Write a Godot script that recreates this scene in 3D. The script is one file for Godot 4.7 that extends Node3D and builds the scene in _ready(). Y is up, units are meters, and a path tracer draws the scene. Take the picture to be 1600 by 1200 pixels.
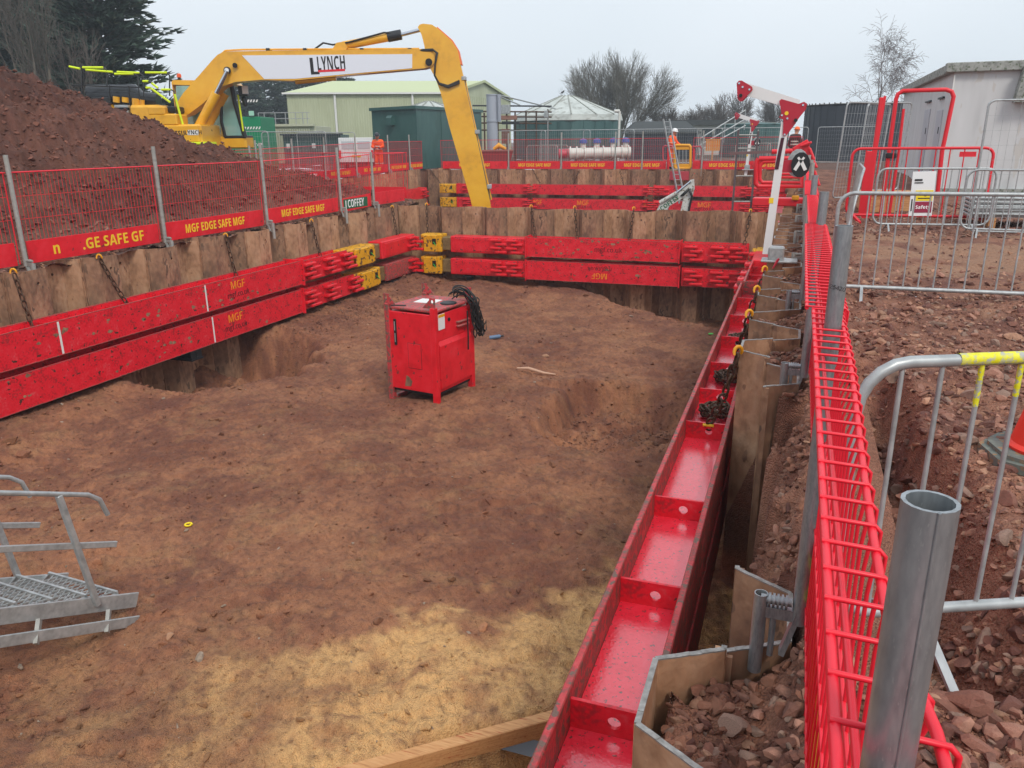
extends Node3D
# ---------------------------------------------------------------- camera model (pixels of the 1600x1200 photograph -> directions)
const F := 1220.0
const EYE := Vector3(0, 1.75, 0)
var VIEW: Basis
var rng := RandomNumberGenerator.new()
var M := {}
var taken := {}
var noise := FastNoiseLite.new()

func setup_view():
	var up := -(Vector3(840.0 - 800.0, -(4500.0 - 600.0), -F).normalized())
	var fw := Vector3(1258.0 - 800.0, -(203.0 - 600.0), -F).normalized()
	fw = (fw - up * fw.dot(up)).normalized()
	var right := fw.cross(up)
	VIEW = Basis(right, up, -fw).transposed()
func ray(u: float, v: float) -> Vector3:
	return VIEW * Vector3(u - 800.0, 600.0 - v, -F)
func on_y(u, v, y) -> Vector3:
	var r := ray(u, v); return EYE + r * ((y - EYE.y) / r.y)
func on_x(u, v, x) -> Vector3:
	var r := ray(u, v); return EYE + r * ((x - EYE.x) / r.x)
func on_z(u, v, z) -> Vector3:
	var r := ray(u, v); return EYE + r * ((z - EYE.z) / r.z)
func dep(u, v, d) -> Vector3:
	return EYE + ray(u, v) * (d / F)
func on_plane(u, v, p: Vector3, n: Vector3) -> Vector3:
	var r := ray(u, v); return EYE + r * ((p - EYE).dot(n) / r.dot(n))

# ---------------------------------------------------------------- mesh collecting
class MB:
	var v := PackedVector3Array()
	var n := PackedVector3Array()
	var c := PackedColorArray()
	func tri(a: Vector3, b: Vector3, d: Vector3):
		var m := (d - a).cross(b - a)
		if m.length_squared() < 1e-18: return
		m = m.normalized()
		v.push_back(a); v.push_back(b); v.push_back(d)
		n.push_back(m); n.push_back(m); n.push_back(m)
	func quad(a: Vector3, b: Vector3, d: Vector3, e: Vector3):   # clockwise seen from outside
		tri(a, b, d); tri(a, d, e)
	func face(a: Vector3, b: Vector3, d: Vector3, e: Vector3, out: Vector3):
		if (d - a).cross(b - a).dot(out) < 0: quad(e, d, b, a)
		else: quad(a, b, d, e)
	func stri(a: Vector3, b: Vector3, d: Vector3, na: Vector3, nb: Vector3, nd: Vector3):
		if (d - a).cross(b - a).dot(na + nb + nd) < 0:
			v.push_back(a); v.push_back(d); v.push_back(b); n.push_back(na); n.push_back(nd); n.push_back(nb)
		else:
			v.push_back(a); v.push_back(b); v.push_back(d); n.push_back(na); n.push_back(nb); n.push_back(nd)
	func box(x: Transform3D, s: Vector3, ch := 0.0) -> MB:
		var h := s * 0.5
		if ch <= 0.0:
			for ax in 3:
				for sg in [-1.0, 1.0]:
					var o := Vector3.ZERO; o[ax] = sg
					var p: Array = []
					for q in [[-1, -1], [1, -1], [1, 1], [-1, 1]]:
						var w := Vector3.ZERO; w[ax] = sg * h[ax]; w[(ax + 1) % 3] = q[0] * h[(ax + 1) % 3]; w[(ax + 2) % 3] = q[1] * h[(ax + 2) % 3]
						p.push_back(x * w)
					face(p[0], p[1], p[2], p[3], x.basis * o)
			return self
		ch = minf(ch, minf(h.x, minf(h.y, h.z)) * 0.9)
		for ax in 3:
			var a1 := (ax + 1) % 3
			var a2 := (ax + 2) % 3
			for sg in [-1.0, 1.0]:
				var o := Vector3.ZERO; o[ax] = sg
				var p: Array = []
				for q in [[-1, -1], [1, -1], [1, 1], [-1, 1]]:
					var w := Vector3.ZERO; w[ax] = sg * h[ax]; w[a1] = q[0] * (h[a1] - ch); w[a2] = q[1] * (h[a2] - ch)
					p.push_back(x * w)
				face(p[0], p[1], p[2], p[3], x.basis * o)
			for s1 in [-1.0, 1.0]:
				for s2 in [-1.0, 1.0]:   # chamfer along axis ax
					var o2 := Vector3.ZERO; o2[a1] = s1; o2[a2] = s2
					var p2: Array = []
					for q in [[-1, 0], [1, 0], [1, 1], [-1, 1]]:
						var w := Vector3.ZERO; w[ax] = q[0] * (h[ax] - ch)
						w[a1] = s1 * (h[a1] - (ch if q[1] == 0 else 0.0)); w[a2] = s2 * (h[a2] - (ch if q[1] == 1 else 0.0))
						p2.push_back(x * w)
					face(p2[0], p2[1], p2[2], p2[3], x.basis * o2)
		for sx in [-1.0, 1.0]:
			for sy in [-1.0, 1.0]:
				for sz in [-1.0, 1.0]:
					var g := Vector3(sx, sy, sz)
					var a := x * Vector3(sx * h.x, sy * (h.y - ch), sz * (h.z - ch))
					var b := x * Vector3(sx * (h.x - ch), sy * h.y, sz * (h.z - ch))
					var d := x * Vector3(sx * (h.x - ch), sy * (h.y - ch), sz * h.z)
					if (d - a).cross(b - a).dot(x.basis * g) < 0: tri(a, d, b)
					else: tri(a, b, d)
		return self
	func at(p: Vector3, s: Vector3, ch := 0.0) -> MB:
		return box(Transform3D(Basis.IDENTITY, p), s, ch)
	func bar(a: Vector3, b: Vector3, w: float, h: float, ch := 0.0, up := Vector3.UP) -> MB:   # box from a to b, w across, h along up
		var d := b - a
		var z := d.normalized()
		if absf(z.dot(up)) > 0.98: up = Vector3.RIGHT if absf(z.x) < 0.9 else Vector3.BACK
		var x := up.cross(z).normalized()
		return box(Transform3D(Basis(x, z.cross(x), z), (a + b) * 0.5), Vector3(w, h, d.length()), ch)
	func tube(pts: Array, r, sides := 8, caps := true) -> MB:
		var k := pts.size()
		var last := Vector3.ZERO
		var rings: Array = []
		var dirs: Array = []
		for i in k:
			var p: Vector3 = pts[i]
			var t := Vector3.ZERO
			if i > 0: t += (p - pts[i - 1]).normalized()
			if i < k - 1: t += (pts[i + 1] - p).normalized()
			t = t.normalized()
			if last == Vector3.ZERO: last = t.cross(Vector3.UP if absf(t.y) < 0.9 else Vector3.RIGHT).normalized()
			last = (last - t * last.dot(t)).normalized()
			var w := t.cross(last)
			var rad: float = r[i] if r is Array else r
			var ring := PackedVector3Array()
			var dd := PackedVector3Array()
			for j in sides:
				var a := TAU * j / sides
				var o := last * cos(a) + w * sin(a)
				dd.push_back(o); ring.push_back(p + o * rad)
			rings.push_back(ring); dirs.push_back(dd)
		for i in k - 1:
			for j in sides:
				var q := (j + 1) % sides
				stri(rings[i][j], rings[i + 1][j], rings[i + 1][q], dirs[i][j], dirs[i + 1][j], dirs[i + 1][q])
				stri(rings[i][j], rings[i + 1][q], rings[i][q], dirs[i][j], dirs[i + 1][q], dirs[i][q])
		if caps:
			for e in [0, k - 1]:
				var out: Vector3 = (pts[0] - pts[1]).normalized() if e == 0 else (pts[k - 1] - pts[k - 2]).normalized()
				for j in range(1, sides - 1):
					stri(rings[e][0], rings[e][j], rings[e][j + 1], out, out, out)
		return self
	func prism(poly: Array, x: Transform3D, z0: float, z1: float) -> MB:   # polygon in x's xy plane, extruded along x's z
		var pl := PackedVector2Array(poly)
		var idx := Geometry2D.triangulate_polygon(pl)
		for e in [[z0, -1.0], [z1, 1.0]]:
			var out: Vector3 = x.basis.z * e[1]
			for i in range(0, idx.size(), 3):
				var a := x * Vector3(pl[idx[i]].x, pl[idx[i]].y, e[0])
				var b := x * Vector3(pl[idx[i + 1]].x, pl[idx[i + 1]].y, e[0])
				var d := x * Vector3(pl[idx[i + 2]].x, pl[idx[i + 2]].y, e[0])
				if (d - a).cross(b - a).dot(out) < 0: tri(a, d, b)
				else: tri(a, b, d)
		var cw := Geometry2D.is_polygon_clockwise(pl)
		for i in pl.size():
			var p := pl[i]
			var q := pl[(i + 1) % pl.size()]
			var o := Vector2(q.y - p.y, p.x - q.x) * (-1.0 if cw else 1.0)
			face(x * Vector3(p.x, p.y, z0), x * Vector3(q.x, q.y, z0), x * Vector3(q.x, q.y, z1), x * Vector3(p.x, p.y, z1), x.basis * Vector3(o.x, o.y, 0))
		return self
	func lathe(prof: Array, x: Transform3D, segs := 16, smooth := true) -> MB:   # [Vector2(radius, height)]
		for i in prof.size() - 1:
			var p: Vector2 = prof[i]
			var q: Vector2 = prof[i + 1]
			var sl := Vector2(q.y - p.y, p.x - q.x).normalized()
			for j in segs:
				var a := TAU * j / segs
				var b := TAU * (j + 1) / segs
				var ca := Vector3(cos(a), 0, sin(a))
				var cb := Vector3(cos(b), 0, sin(b))
				var na := x.basis * (ca * sl.x + Vector3.UP * sl.y)
				var nb := x.basis * (cb * sl.x + Vector3.UP * sl.y)
				if not smooth:
					na = (na + nb).normalized(); nb = na
				var A := x * (ca * p.x + Vector3.UP * p.y)
				var B := x * (cb * p.x + Vector3.UP * p.y)
				var D := x * (cb * q.x + Vector3.UP * q.y)
				var E := x * (ca * q.x + Vector3.UP * q.y)
				if p.x > 1e-6: stri(A, B, D, na, nb, nb)
				if q.x > 1e-6: stri(A, D, E, na, nb, na)
		return self
	func mesh(mat: Material) -> ArrayMesh:
		var arr := []
		arr.resize(Mesh.ARRAY_MAX)
		arr[Mesh.ARRAY_VERTEX] = v
		arr[Mesh.ARRAY_NORMAL] = n
		if c.size() == v.size() and c.size() > 0: arr[Mesh.ARRAY_COLOR] = c
		var m := ArrayMesh.new()
		m.add_surface_from_arrays(Mesh.PRIMITIVE_TRIANGLES, arr)
		m.surface_set_material(0, mat)
		return m

func mb() -> MB: return MB.new()
func numbered(called: String) -> String:
	if not taken.has(called):
		taken[called] = 0
		return called
	taken[called] += 1
	return "%s_%03d" % [called, taken[called]]
func tag(o: Node, label: String, category: String, group := "", kind := ""):
	if label: o.set_meta("label", label)
	if category: o.set_meta("category", category)
	if group: o.set_meta("group", group)
	if kind: o.set_meta("kind", kind)
func thing(called: String, label: String, category: String, at := Vector3.ZERO, group := "") -> Node3D:
	var o := Node3D.new(); o.name = numbered(called); add_child(o); o.position = at
	tag(o, label, category, group); return o
func inst(mesh: Mesh, called: String, parent: Node, at := Transform3D.IDENTITY) -> MeshInstance3D:
	var o := MeshInstance3D.new(); o.mesh = mesh
	if parent == self: o.name = numbered(called)
	else: o.name = called
	parent.add_child(o, true); o.transform = at
	return o
func put(b: MB, called: String, mat: Material, parent: Node) -> MeshInstance3D:   # parts are collected in world coordinates
	var o := inst(b.mesh(mat), called, parent)
	if parent != self and not parent is MeshInstance3D: o.position = -(parent as Node3D).position
	return o
func single(b: MB, called: String, mat: Material, label: String, category: String, base: Vector3, group := "") -> MeshInstance3D:   # a thing that is one mesh
	for i in b.v.size(): b.v[i] -= base
	var o := put(b, called, mat, self); o.position = base
	tag(o, label, category, group); return o
func structure(b: MB, called: String, mat: Material) -> MeshInstance3D:
	var o := put(b, called, mat, self); o.set_meta("kind", "structure"); return o
func copy(o: Node3D, at: Vector3, turn := 0.0, label := "", group := "") -> Node3D:
	var base := String(o.name)
	var cut := base.length() - 4
	if cut > 0 and base[cut] == "_" and base.substr(cut + 1).is_valid_int(): base = base.substr(0, cut)
	var r: Node3D = o.duplicate(); r.name = numbered(base); add_child(r); r.position = at; r.rotation.y = turn
	if label: r.set_meta("label", label)
	if group: r.set_meta("group", group)
	return r
var fonts := {}
func lettering(text: String, height: float, mat: Material, x: Transform3D, parent: Node, family := "Droid Sans", weight := 700, deep := 0.004, wide := 0.0) -> MeshInstance3D:
	# x: origin = centre of the words, x axis along them, y up, z out of the face
	var key := family + str(weight)
	if not fonts.has(key):
		var f := SystemFont.new(); f.font_names = PackedStringArray([family]); f.font_weight = weight; fonts[key] = f
	var t := TextMesh.new(); t.font = fonts[key]; t.text = text; t.font_size = 48; t.pixel_size = height / 34.0; t.depth = deep; t.curve_step = 4.0
	t.material = mat
	var o := inst(t, "lettering", parent)
	var sx := 1.0
	if wide > 0.0: sx = wide / maxf(0.01, t.get_aabb().size.x)
	o.transform = Transform3D(x.basis * Basis.from_scale(Vector3(sx, 1, 1)), x.origin)
	if not parent is MeshInstance3D and parent != self: o.position -= (parent as Node3D).position
	return o

# ---------------------------------------------------------------- materials
func grey_noise(sd: int, freq: float, size: int, oct := 4, kind := FastNoiseLite.TYPE_SIMPLEX_SMOOTH) -> PackedByteArray:
	var f := FastNoiseLite.new(); f.seed = sd; f.frequency = freq; f.noise_type = kind; f.fractal_octaves = oct
	if kind == FastNoiseLite.TYPE_CELLULAR: f.cellular_return_type = FastNoiseLite.RETURN_DISTANCE
	var im := f.get_seamless_image(size, size); im.convert(Image.FORMAT_L8)
	return im.get_data()
func ramp(stops: Array) -> Array:
	var g := Gradient.new()
	g.offsets = PackedFloat32Array(stops.map(func(s): return s[0])); g.colors = PackedColorArray(stops.map(func(s): return s[1]))
	var out := []
	for i in 256: out.push_back(g.sample(i / 255.0))
	return out
# a colour picture from a fine and a coarse noise run through a ramp; spots where a third noise passes a limit take a colour of their own
func pattern(sd: int, size: int, stops: Array, fine: float, coarse: float, share := 0.5, spots := [], spot_freq := 0.02) -> ImageTexture:
	var a := grey_noise(sd, fine, size)
	var b := grey_noise(sd + 7, coarse, size, 3)
	var s := grey_noise(sd + 13, spot_freq, size, 4) if spots else PackedByteArray()
	var lut := ramp(stops)
	var rgb := PackedByteArray(); rgb.resize(size * size * 3)
	var lr := PackedByteArray(); var lg := PackedByteArray(); var lb := PackedByteArray()
	for col in lut:
		lr.push_back(col.r8); lg.push_back(col.g8); lb.push_back(col.b8)
	var lim := int(spots[0] * 255) if spots else 999
	var sc: Color = spots[1] if spots else Color.BLACK
	for i in size * size:
		var k := int(a[i] * share + b[i] * (1.0 - share))
		if lim < 256 and s[i] > lim + ((a[i] - 128) >> 3):
			rgb[i * 3] = sc.r8; rgb[i * 3 + 1] = sc.g8; rgb[i * 3 + 2] = sc.b8
		else:
			rgb[i * 3] = lr[k]; rgb[i * 3 + 1] = lg[k]; rgb[i * 3 + 2] = lb[k]
	var im := Image.create_from_data(size, size, false, Image.FORMAT_RGB8, rgb)
	im.generate_mipmaps()
	return ImageTexture.create_from_image(im)
func bumps(sd: int, size: int, freq: float, strength: float, kind := FastNoiseLite.TYPE_SIMPLEX_SMOOTH) -> ImageTexture:
	var f := FastNoiseLite.new(); f.seed = sd; f.frequency = freq; f.fractal_octaves = 5; f.noise_type = kind
	var im := f.get_seamless_image(size, size); im.convert(Image.FORMAT_L8); im.bump_map_to_normal_map(strength)
	return ImageTexture.create_from_image(im)
func relief(sd: int, size: int, fine: float, coarse: float) -> ImageTexture:
	var a := grey_noise(sd, fine, size, 3)
	var b := grey_noise(sd + 3, coarse, size, 4)
	for i in a.size(): a[i] = (a[i] * 3 + b[i] * 2) / 5
	return ImageTexture.create_from_image(Image.create_from_data(size, size, false, Image.FORMAT_L8, a))
func rgb(r: float, g: float, b: float) -> Color: return Color(r / 255.0, g / 255.0, b / 255.0)
func plain(col: Color, rough := 0.6, metal := 0.0) -> StandardMaterial3D:
	var m := StandardMaterial3D.new(); m.albedo_color = col; m.roughness = rough; m.metallic = metal
	m.vertex_color_use_as_albedo = false
	return m
func tex(t: Texture2D, scale: Vector3, rough := 0.6, metal := 0.0, nm: Texture2D = null, ns := 1.0, world := true) -> StandardMaterial3D:
	var m := StandardMaterial3D.new(); m.albedo_texture = t; m.roughness = rough; m.metallic = metal
	m.uv1_triplanar = true; m.uv1_world_triplanar = world; m.uv1_scale = scale
	if nm: m.normal_enabled = true; m.normal_texture = nm; m.normal_scale = ns
	return m

func make_materials():
	var rough_n := bumps(5, 512, 0.03, 6.0)
	var fine_n := bumps(6, 512, 0.08, 4.0)
	# red brace paint, chipped
	var brown := rgb(74, 46, 38)
	M.red = tex(pattern(21, 512, [[0.0, rgb(128, 54, 48)], [0.26, rgb(176, 34, 42)], [0.42, rgb(220, 22, 42)], [0.6, rgb(224, 28, 46)], [0.76, rgb(222, 62, 70)], [1.0, rgb(214, 120, 112)]], 0.07, 0.012, 0.5, [0.79, brown], 0.024), Vector3.ONE * 0.55, 0.38, 0.0, fine_n, 0.25)
	M.red_wet = tex(pattern(22, 512, [[0.0, rgb(220, 28, 48)], [0.5, rgb(242, 44, 66)], [1.0, rgb(244, 70, 88)]], 0.06, 0.012, 0.5, [0.79, rgb(110, 60, 52)], 0.06), Vector3.ONE * 0.9, 0.2, 0.0, fine_n, 0.12)
	M.red_wet.metallic_specular = 1.0; M.red_wet.clearcoat_enabled = true; M.red_wet.clearcoat = 0.6; M.red_wet.clearcoat_roughness = 0.2
	M.red_worn = tex(pattern(23, 512, [[0.0, rgb(110, 66, 58)], [0.36, rgb(150, 70, 66)], [0.55, rgb(190, 58, 62)], [1.0, rgb(200, 96, 92)]], 0.06, 0.012, 0.5, [0.62, rgb(112, 86, 74)], 0.03), Vector3.ONE * 0.8, 0.55, 0.0, fine_n, 0.3)
	M.red_plain = tex(pattern(24, 256, [[0.0, rgb(196, 20, 32)], [0.5, rgb(224, 24, 40)], [1.0, rgb(230, 56, 66)]], 0.04, 0.01, 0.4, [0.84, rgb(120, 52, 48)], 0.03), Vector3.ONE * 0.7, 0.42)
	M.wire_red = plain(rgb(226, 30, 50), 0.4)
	M.gate_red = plain(rgb(218, 30, 44), 0.4)
	M.brace_yellow = tex(pattern(25, 256, [[0.0, rgb(150, 100, 30)], [0.35, rgb(214, 154, 16)], [1.0, rgb(234, 178, 24)]], 0.05, 0.01, 0.5, [0.68, rgb(104, 76, 44)], 0.02), Vector3.ONE * 1.1, 0.5)
	M.ram_steel = tex(pattern(26, 256, [[0.0, rgb(96, 78, 52)], [0.5, rgb(134, 112, 74)], [1.0, rgb(158, 136, 92)]], 0.05, 0.012, 0.5), Vector3.ONE, 0.5, 0.3)
	# rusty sheet piles: long streaks down the face
	M.pile = tex(pattern(31, 512, [[0.0, rgb(102, 76, 60)], [0.3, rgb(148, 112, 84)], [0.55, rgb(178, 138, 106)], [0.8, rgb(188, 152, 122)], [1.0, rgb(194, 166, 140)]], 0.03, 0.008, 0.4, [0.8, rgb(124, 92, 72)], 0.01), Vector3(0.9, 0.4, 0.9), 0.72, 0.1, rough_n, 0.35)
	M.pile_dark = tex(pattern(32, 512, [[0.0, rgb(88, 68, 56)], [0.4, rgb(132, 100, 78)], [0.7, rgb(160, 124, 96)], [1.0, rgb(174, 142, 114)]], 0.03, 0.008, 0.4, [0.8, rgb(104, 82, 66)], 0.01), Vector3(0.9, 0.4, 0.9), 0.7, 0.1, rough_n, 0.35)
	M.pile_cut = tex(pattern(33, 256, [[0.0, rgb(110, 108, 104)], [1.0, rgb(190, 190, 186)]], 0.05, 0.02), Vector3.ONE * 3.0, 0.5, 0.5)
	M.chain = tex(pattern(34, 256, [[0.0, rgb(44, 32, 26)], [0.5, rgb(84, 62, 46)], [1.0, rgb(116, 92, 70)]], 0.06, 0.02), Vector3.ONE * 3.0, 0.55, 0.5)
	M.hook = plain(rgb(226, 158, 24), 0.5)
	M.galv = tex(pattern(35, 256, [[0.0, rgb(134, 138, 138)], [0.5, rgb(168, 172, 172)], [1.0, rgb(196, 199, 198)]], 0.03, 0.01), Vector3.ONE * 2.2, 0.42, 0.35)
	M.galv_dull = tex(pattern(36, 256, [[0.0, rgb(130, 130, 124)], [0.5, rgb(160, 160, 154)], [1.0, rgb(186, 186, 180)]], 0.04, 0.01), Vector3.ONE * 2.0, 0.6, 0.3)
	M.post = tex(pattern(37, 512, [[0.0, rgb(120, 125, 127)], [0.45, rgb(150, 155, 158)], [1.0, rgb(176, 181, 184)]], 0.04, 0.012, 0.6, [0.8, rgb(166, 172, 174)], 0.09), Vector3(5.0, 1.2, 5.0), 0.34, 0.6)
	M.post_inside = plain(rgb(88, 122, 118), 0.6, 0.2)
	M.black = plain(rgb(26, 27, 29), 0.4)
	M.black_gloss = plain(rgb(30, 32, 36), 0.22)
	M.rubber = plain(rgb(30, 29, 28), 0.75)
	M.dark_steel = plain(rgb(44, 46, 50), 0.5, 0.4)
	M.white = plain(rgb(226, 228, 228), 0.5)
	M.label_white = plain(rgb(222, 222, 218), 0.6)
	M.letter_yellow = plain(rgb(240, 200, 40), 0.55)
	M.letter_worn = plain(rgb(236, 150, 24), 0.6)
	M.letter_black = plain(rgb(26, 22, 24), 0.6)
	M.letter_dark = plain(rgb(70, 14, 22), 0.6)
	M.letter_white = plain(rgb(236, 238, 236), 0.55)
	M.board_green = plain(rgb(10, 96, 62), 0.5)
	M.plant = tex(pattern(41, 256, [[0.0, rgb(196, 140, 26)], [0.4, rgb(228, 166, 28)], [1.0, rgb(238, 184, 50)]], 0.03, 0.006, 0.35), Vector3.ONE * 0.5, 0.34)
	M.plant.clearcoat_enabled = true; M.plant.clearcoat = 0.4; M.plant.clearcoat_roughness = 0.2
	M.boom_white = plain(rgb(222, 226, 234), 0.35)
	M.rail_lime = plain(rgb(214, 236, 20), 0.5)
	M.purple = plain(rgb(44, 36, 84), 0.5)
	M.chrome = plain(rgb(190, 196, 204), 0.15, 0.9)
	M.glass = plain(Color(0.62, 0.8, 0.78, 0.42), 0.05); M.glass.transparency = BaseMaterial3D.TRANSPARENCY_ALPHA
	M.glass_dark = plain(rgb(36, 48, 50), 0.08)
	M.hose = plain(rgb(28, 28, 28), 0.6)
	M.orange = tex(pattern(43, 256, [[0.0, rgb(214, 66, 18)], [0.5, rgb(244, 92, 26)], [1.0, rgb(250, 118, 48)]], 0.05, 0.015), Vector3.ONE * 3.0, 0.7)
	M.reflective = plain(rgb(214, 210, 196), 0.35)
	M.skin = plain(rgb(206, 150, 122), 0.6)
	M.timber = tex(pattern(44, 512, [[0.0, rgb(150, 98, 56)], [0.45, rgb(196, 144, 92)], [1.0, rgb(216, 170, 118)]], 0.02, 0.008, 0.6, [0.76, rgb(168, 92, 52)], 0.01), Vector3(0.5, 6.0, 6.0), 0.7)
	# earth
	M.soil = tex(pattern(51, 1024, [[0.0, rgb(110, 102, 98)], [0.3, rgb(196, 191, 187)], [0.5, rgb(236, 233, 229)], [0.68, rgb(250, 248, 244)], [1.0, rgb(255, 255, 252)]], 0.16, 0.03, 0.62, [0.78, rgb(255, 244, 230)], 0.2), Vector3.ONE * 0.5, 0.95, 0.0, bumps(52, 1024, 0.09, 14.0), 1.6)
	M.soil.vertex_color_use_as_albedo = true
	M.soil.normal_enabled = false; M.soil.heightmap_enabled = true; M.soil.heightmap_scale = 3.2; M.soil.heightmap_texture = relief(54, 1024, 0.13, 0.04)
	M.rock = tex(pattern(53, 512, [[0.0, rgb(150, 146, 142)], [0.5, rgb(214, 210, 206)], [1.0, rgb(255, 250, 244)]], 0.03, 0.01), Vector3.ONE * 2.5, 0.9, 0.0, fine_n, 0.6)
	M.rock.vertex_color_use_as_albedo = true
	# buildings
	M.shed_wall = tex(pattern(61, 256, [[0.0, rgb(166, 172, 140)], [0.5, rgb(180, 186, 154)], [1.0, rgb(192, 198, 168)]], 0.03, 0.008), Vector3(0.3, 0.05, 0.3), 0.6)
	M.shed_roof = plain(rgb(186, 196, 150), 0.55)
	M.cream = tex(pattern(62, 256, [[0.0, rgb(160, 164, 138)], [0.5, rgb(186, 190, 164)], [1.0, rgb(198, 202, 180)]], 0.03, 0.01), Vector3(0.5, 0.1, 0.5), 0.6)
	M.kiosk = tex(pattern(63, 256, [[0.0, rgb(44, 78, 74)], [0.5, rgb(54, 90, 86)], [1.0, rgb(66, 102, 96)]], 0.03, 0.006, 0.5, [0.78, rgb(50, 84, 78)], 0.01), Vector3(0.3, 0.12, 0.3), 0.4)
	M.tank_green = tex(pattern(64, 256, [[0.0, rgb(44, 76, 74)], [0.5, rgb(58, 92, 90)], [1.0, rgb(78, 112, 108)]], 0.02, 0.008, 0.5), Vector3(0.4, 0.05, 0.4), 0.5)
	M.tank_roof = tex(pattern(65, 256, [[0.0, rgb(134, 138, 132)], [0.4, rgb(176, 182, 176)], [1.0, rgb(206, 210, 206)]], 0.03, 0.008, 0.5, [0.74, rgb(140, 142, 134)], 0.012), Vector3(0.25, 0.5, 0.25), 0.6)
	M.dark_clad = plain(rgb(52, 58, 66), 0.5)
	M.roof_felt = plain(rgb(62, 66, 66), 0.9)
	M.render_grey = tex(pattern(66, 512, [[0.0, rgb(172, 173, 173)], [0.4, rgb(194, 195, 195)], [1.0, rgb(206, 207, 207)]], 0.01, 0.006, 0.4, [0.8, rgb(190, 187, 182)], 0.01), Vector3(0.4, 0.1, 0.4), 0.85)
	M.concrete = tex(pattern(67, 512, [[0.0, rgb(96, 98, 92)], [0.5, rgb(146, 148, 142)], [1.0, rgb(176, 178, 172)]], 0.03, 0.01, 0.5, [0.66, rgb(92, 100, 82)], 0.02), Vector3.ONE * 0.6, 0.9)
	M.brick_far = plain(rgb(120, 84, 72), 0.9)
	M.box_green = plain(rgb(8, 128, 86), 0.45)
	M.bark = tex(pattern(71, 256, [[0.0, rgb(60, 56, 50)], [0.5, rgb(88, 82, 74)], [1.0, rgb(112, 106, 96)]], 0.05, 0.02), Vector3.ONE, 0.9)
	M.twig = plain(rgb(92, 84, 78), 0.9)
	M.twig_dark = plain(rgb(104, 100, 90), 0.9)
	M.birch_twig = plain(rgb(100, 84, 80), 0.9)
	M.needle = plain(rgb(255, 255, 255), 0.85); M.needle.vertex_color_use_as_albedo = true
	M.cone_red = plain(rgb(232, 54, 34), 0.5)
	M.cone_base = tex(pattern(72, 256, [[0.0, rgb(70, 74, 70)], [0.5, rgb(98, 104, 98)], [1.0, rgb(128, 132, 120)]], 0.04, 0.01, 0.5, [0.72, rgb(142, 110, 78)], 0.02), Vector3.ONE * 2.0, 0.85)
	M.paint_yellow = tex(pattern(73, 256, [[0.0, rgb(200, 196, 30)], [0.45, rgb(220, 214, 20)], [0.6, rgb(226, 222, 60)], [1.0, rgb(232, 226, 40)]], 0.05, 0.02, 0.5, [0.6, rgb(168, 170, 164)], 0.03), Vector3.ONE * 4.0, 0.5)
	M.davit_white = plain(rgb(222, 222, 220), 0.35)
	M.davit_red = plain(rgb(176, 30, 50), 0.4)
	M.blue = plain(rgb(60, 90, 150), 0.5)
	M.pipe_white = plain(rgb(206, 206, 198), 0.5)
	M.sign_yellow = plain(rgb(236, 210, 20), 0.5)
	M.crimson = plain(rgb(146, 24, 60), 0.5)
	M.plastic_orange = plain(rgb(216, 140, 40), 0.5)

func _ready():
	setup_view()
	var cam := Camera3D.new(); cam.name = "camera"; add_child(cam)
	cam.transform = Transform3D(VIEW, EYE); cam.fov = rad_to_deg(2.0 * atan(600.0 / F)); cam.near = 0.05; cam.far = 1200.0; cam.current = true
	var env := Environment.new()
	env.background_mode = Environment.BG_SKY
	var sky := Sky.new()
	sky.sky_material = make_sky(); env.sky = sky
	env.tonemap_mode = Environment.TONE_MAPPER_LINEAR
	env.tonemap_exposure = 1.2
	env.sdfgi_enabled = true; env.ssao_enabled = true; env.ssil_enabled = true
	env.fog_enabled = true; env.fog_density = 0.0012; env.fog_light_color = rgb(214, 224, 232)
	var we := WorldEnvironment.new(); we.name = "environment"; we.environment = env; add_child(we)
	var sun := DirectionalLight3D.new(); sun.name = "sun"; add_child(sun)
	sun.light_energy = 0.5; sun.light_angular_distance = 14.0; sun.light_color = Color(1.0, 0.97, 0.93); sun.shadow_enabled = true
	sun.rotation_degrees = Vector3(-47, 40, 0)
	rng.seed = 20240501
	noise.seed = 3; noise.frequency = 1.0; noise.noise_type = FastNoiseLite.TYPE_SIMPLEX_SMOOTH; noise.fractal_type = FastNoiseLite.FRACTAL_NONE
	make_materials()
	build_ground()
	build_piles()
	build_braces()
	build_edge_fences()
	build_background()
	build_grey_building()
	build_trees()
	build_excavator()
	build_second_cell()
	build_barriers()
	build_davits()
	build_cone()
	build_power_pack()
	build_stairs()
	build_people()
	build_chains()
	build_rubble()
	build_litter()
func make_sky() -> PanoramaSkyMaterial:
	var w := 512
	var h := 256
	var im := Image.create(w, h, false, Image.FORMAT_RGBF)
	var n := FastNoiseLite.new(); n.seed = 9; n.frequency = 1.1; n.fractal_octaves = 4
	for y in h:
		var el := (0.5 - (y + 0.5) / h) * PI
		for x in w:
			var a := TAU * x / w
			var d := Vector3(cos(a) * cos(el), sin(el), sin(a) * cos(el))
			var k := smoothstep(0.0, 0.7, absf(d.y))
			var c := Color(0.70, 0.765, 0.82).lerp(Color(0.80, 0.87, 0.965), k)
			var v := n.get_noise_3d(d.x * 2.0, d.y * 4.0, d.z * 2.0)
			c = c.lerp(Color(0.86, 0.90, 0.95), clampf(v * 0.6 + 0.25, 0, 1) * 0.5)
			im.set_pixel(x, y, c)
	var m := PanoramaSkyMaterial.new(); m.panorama = ImageTexture.create_from_image(im); return m

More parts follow.
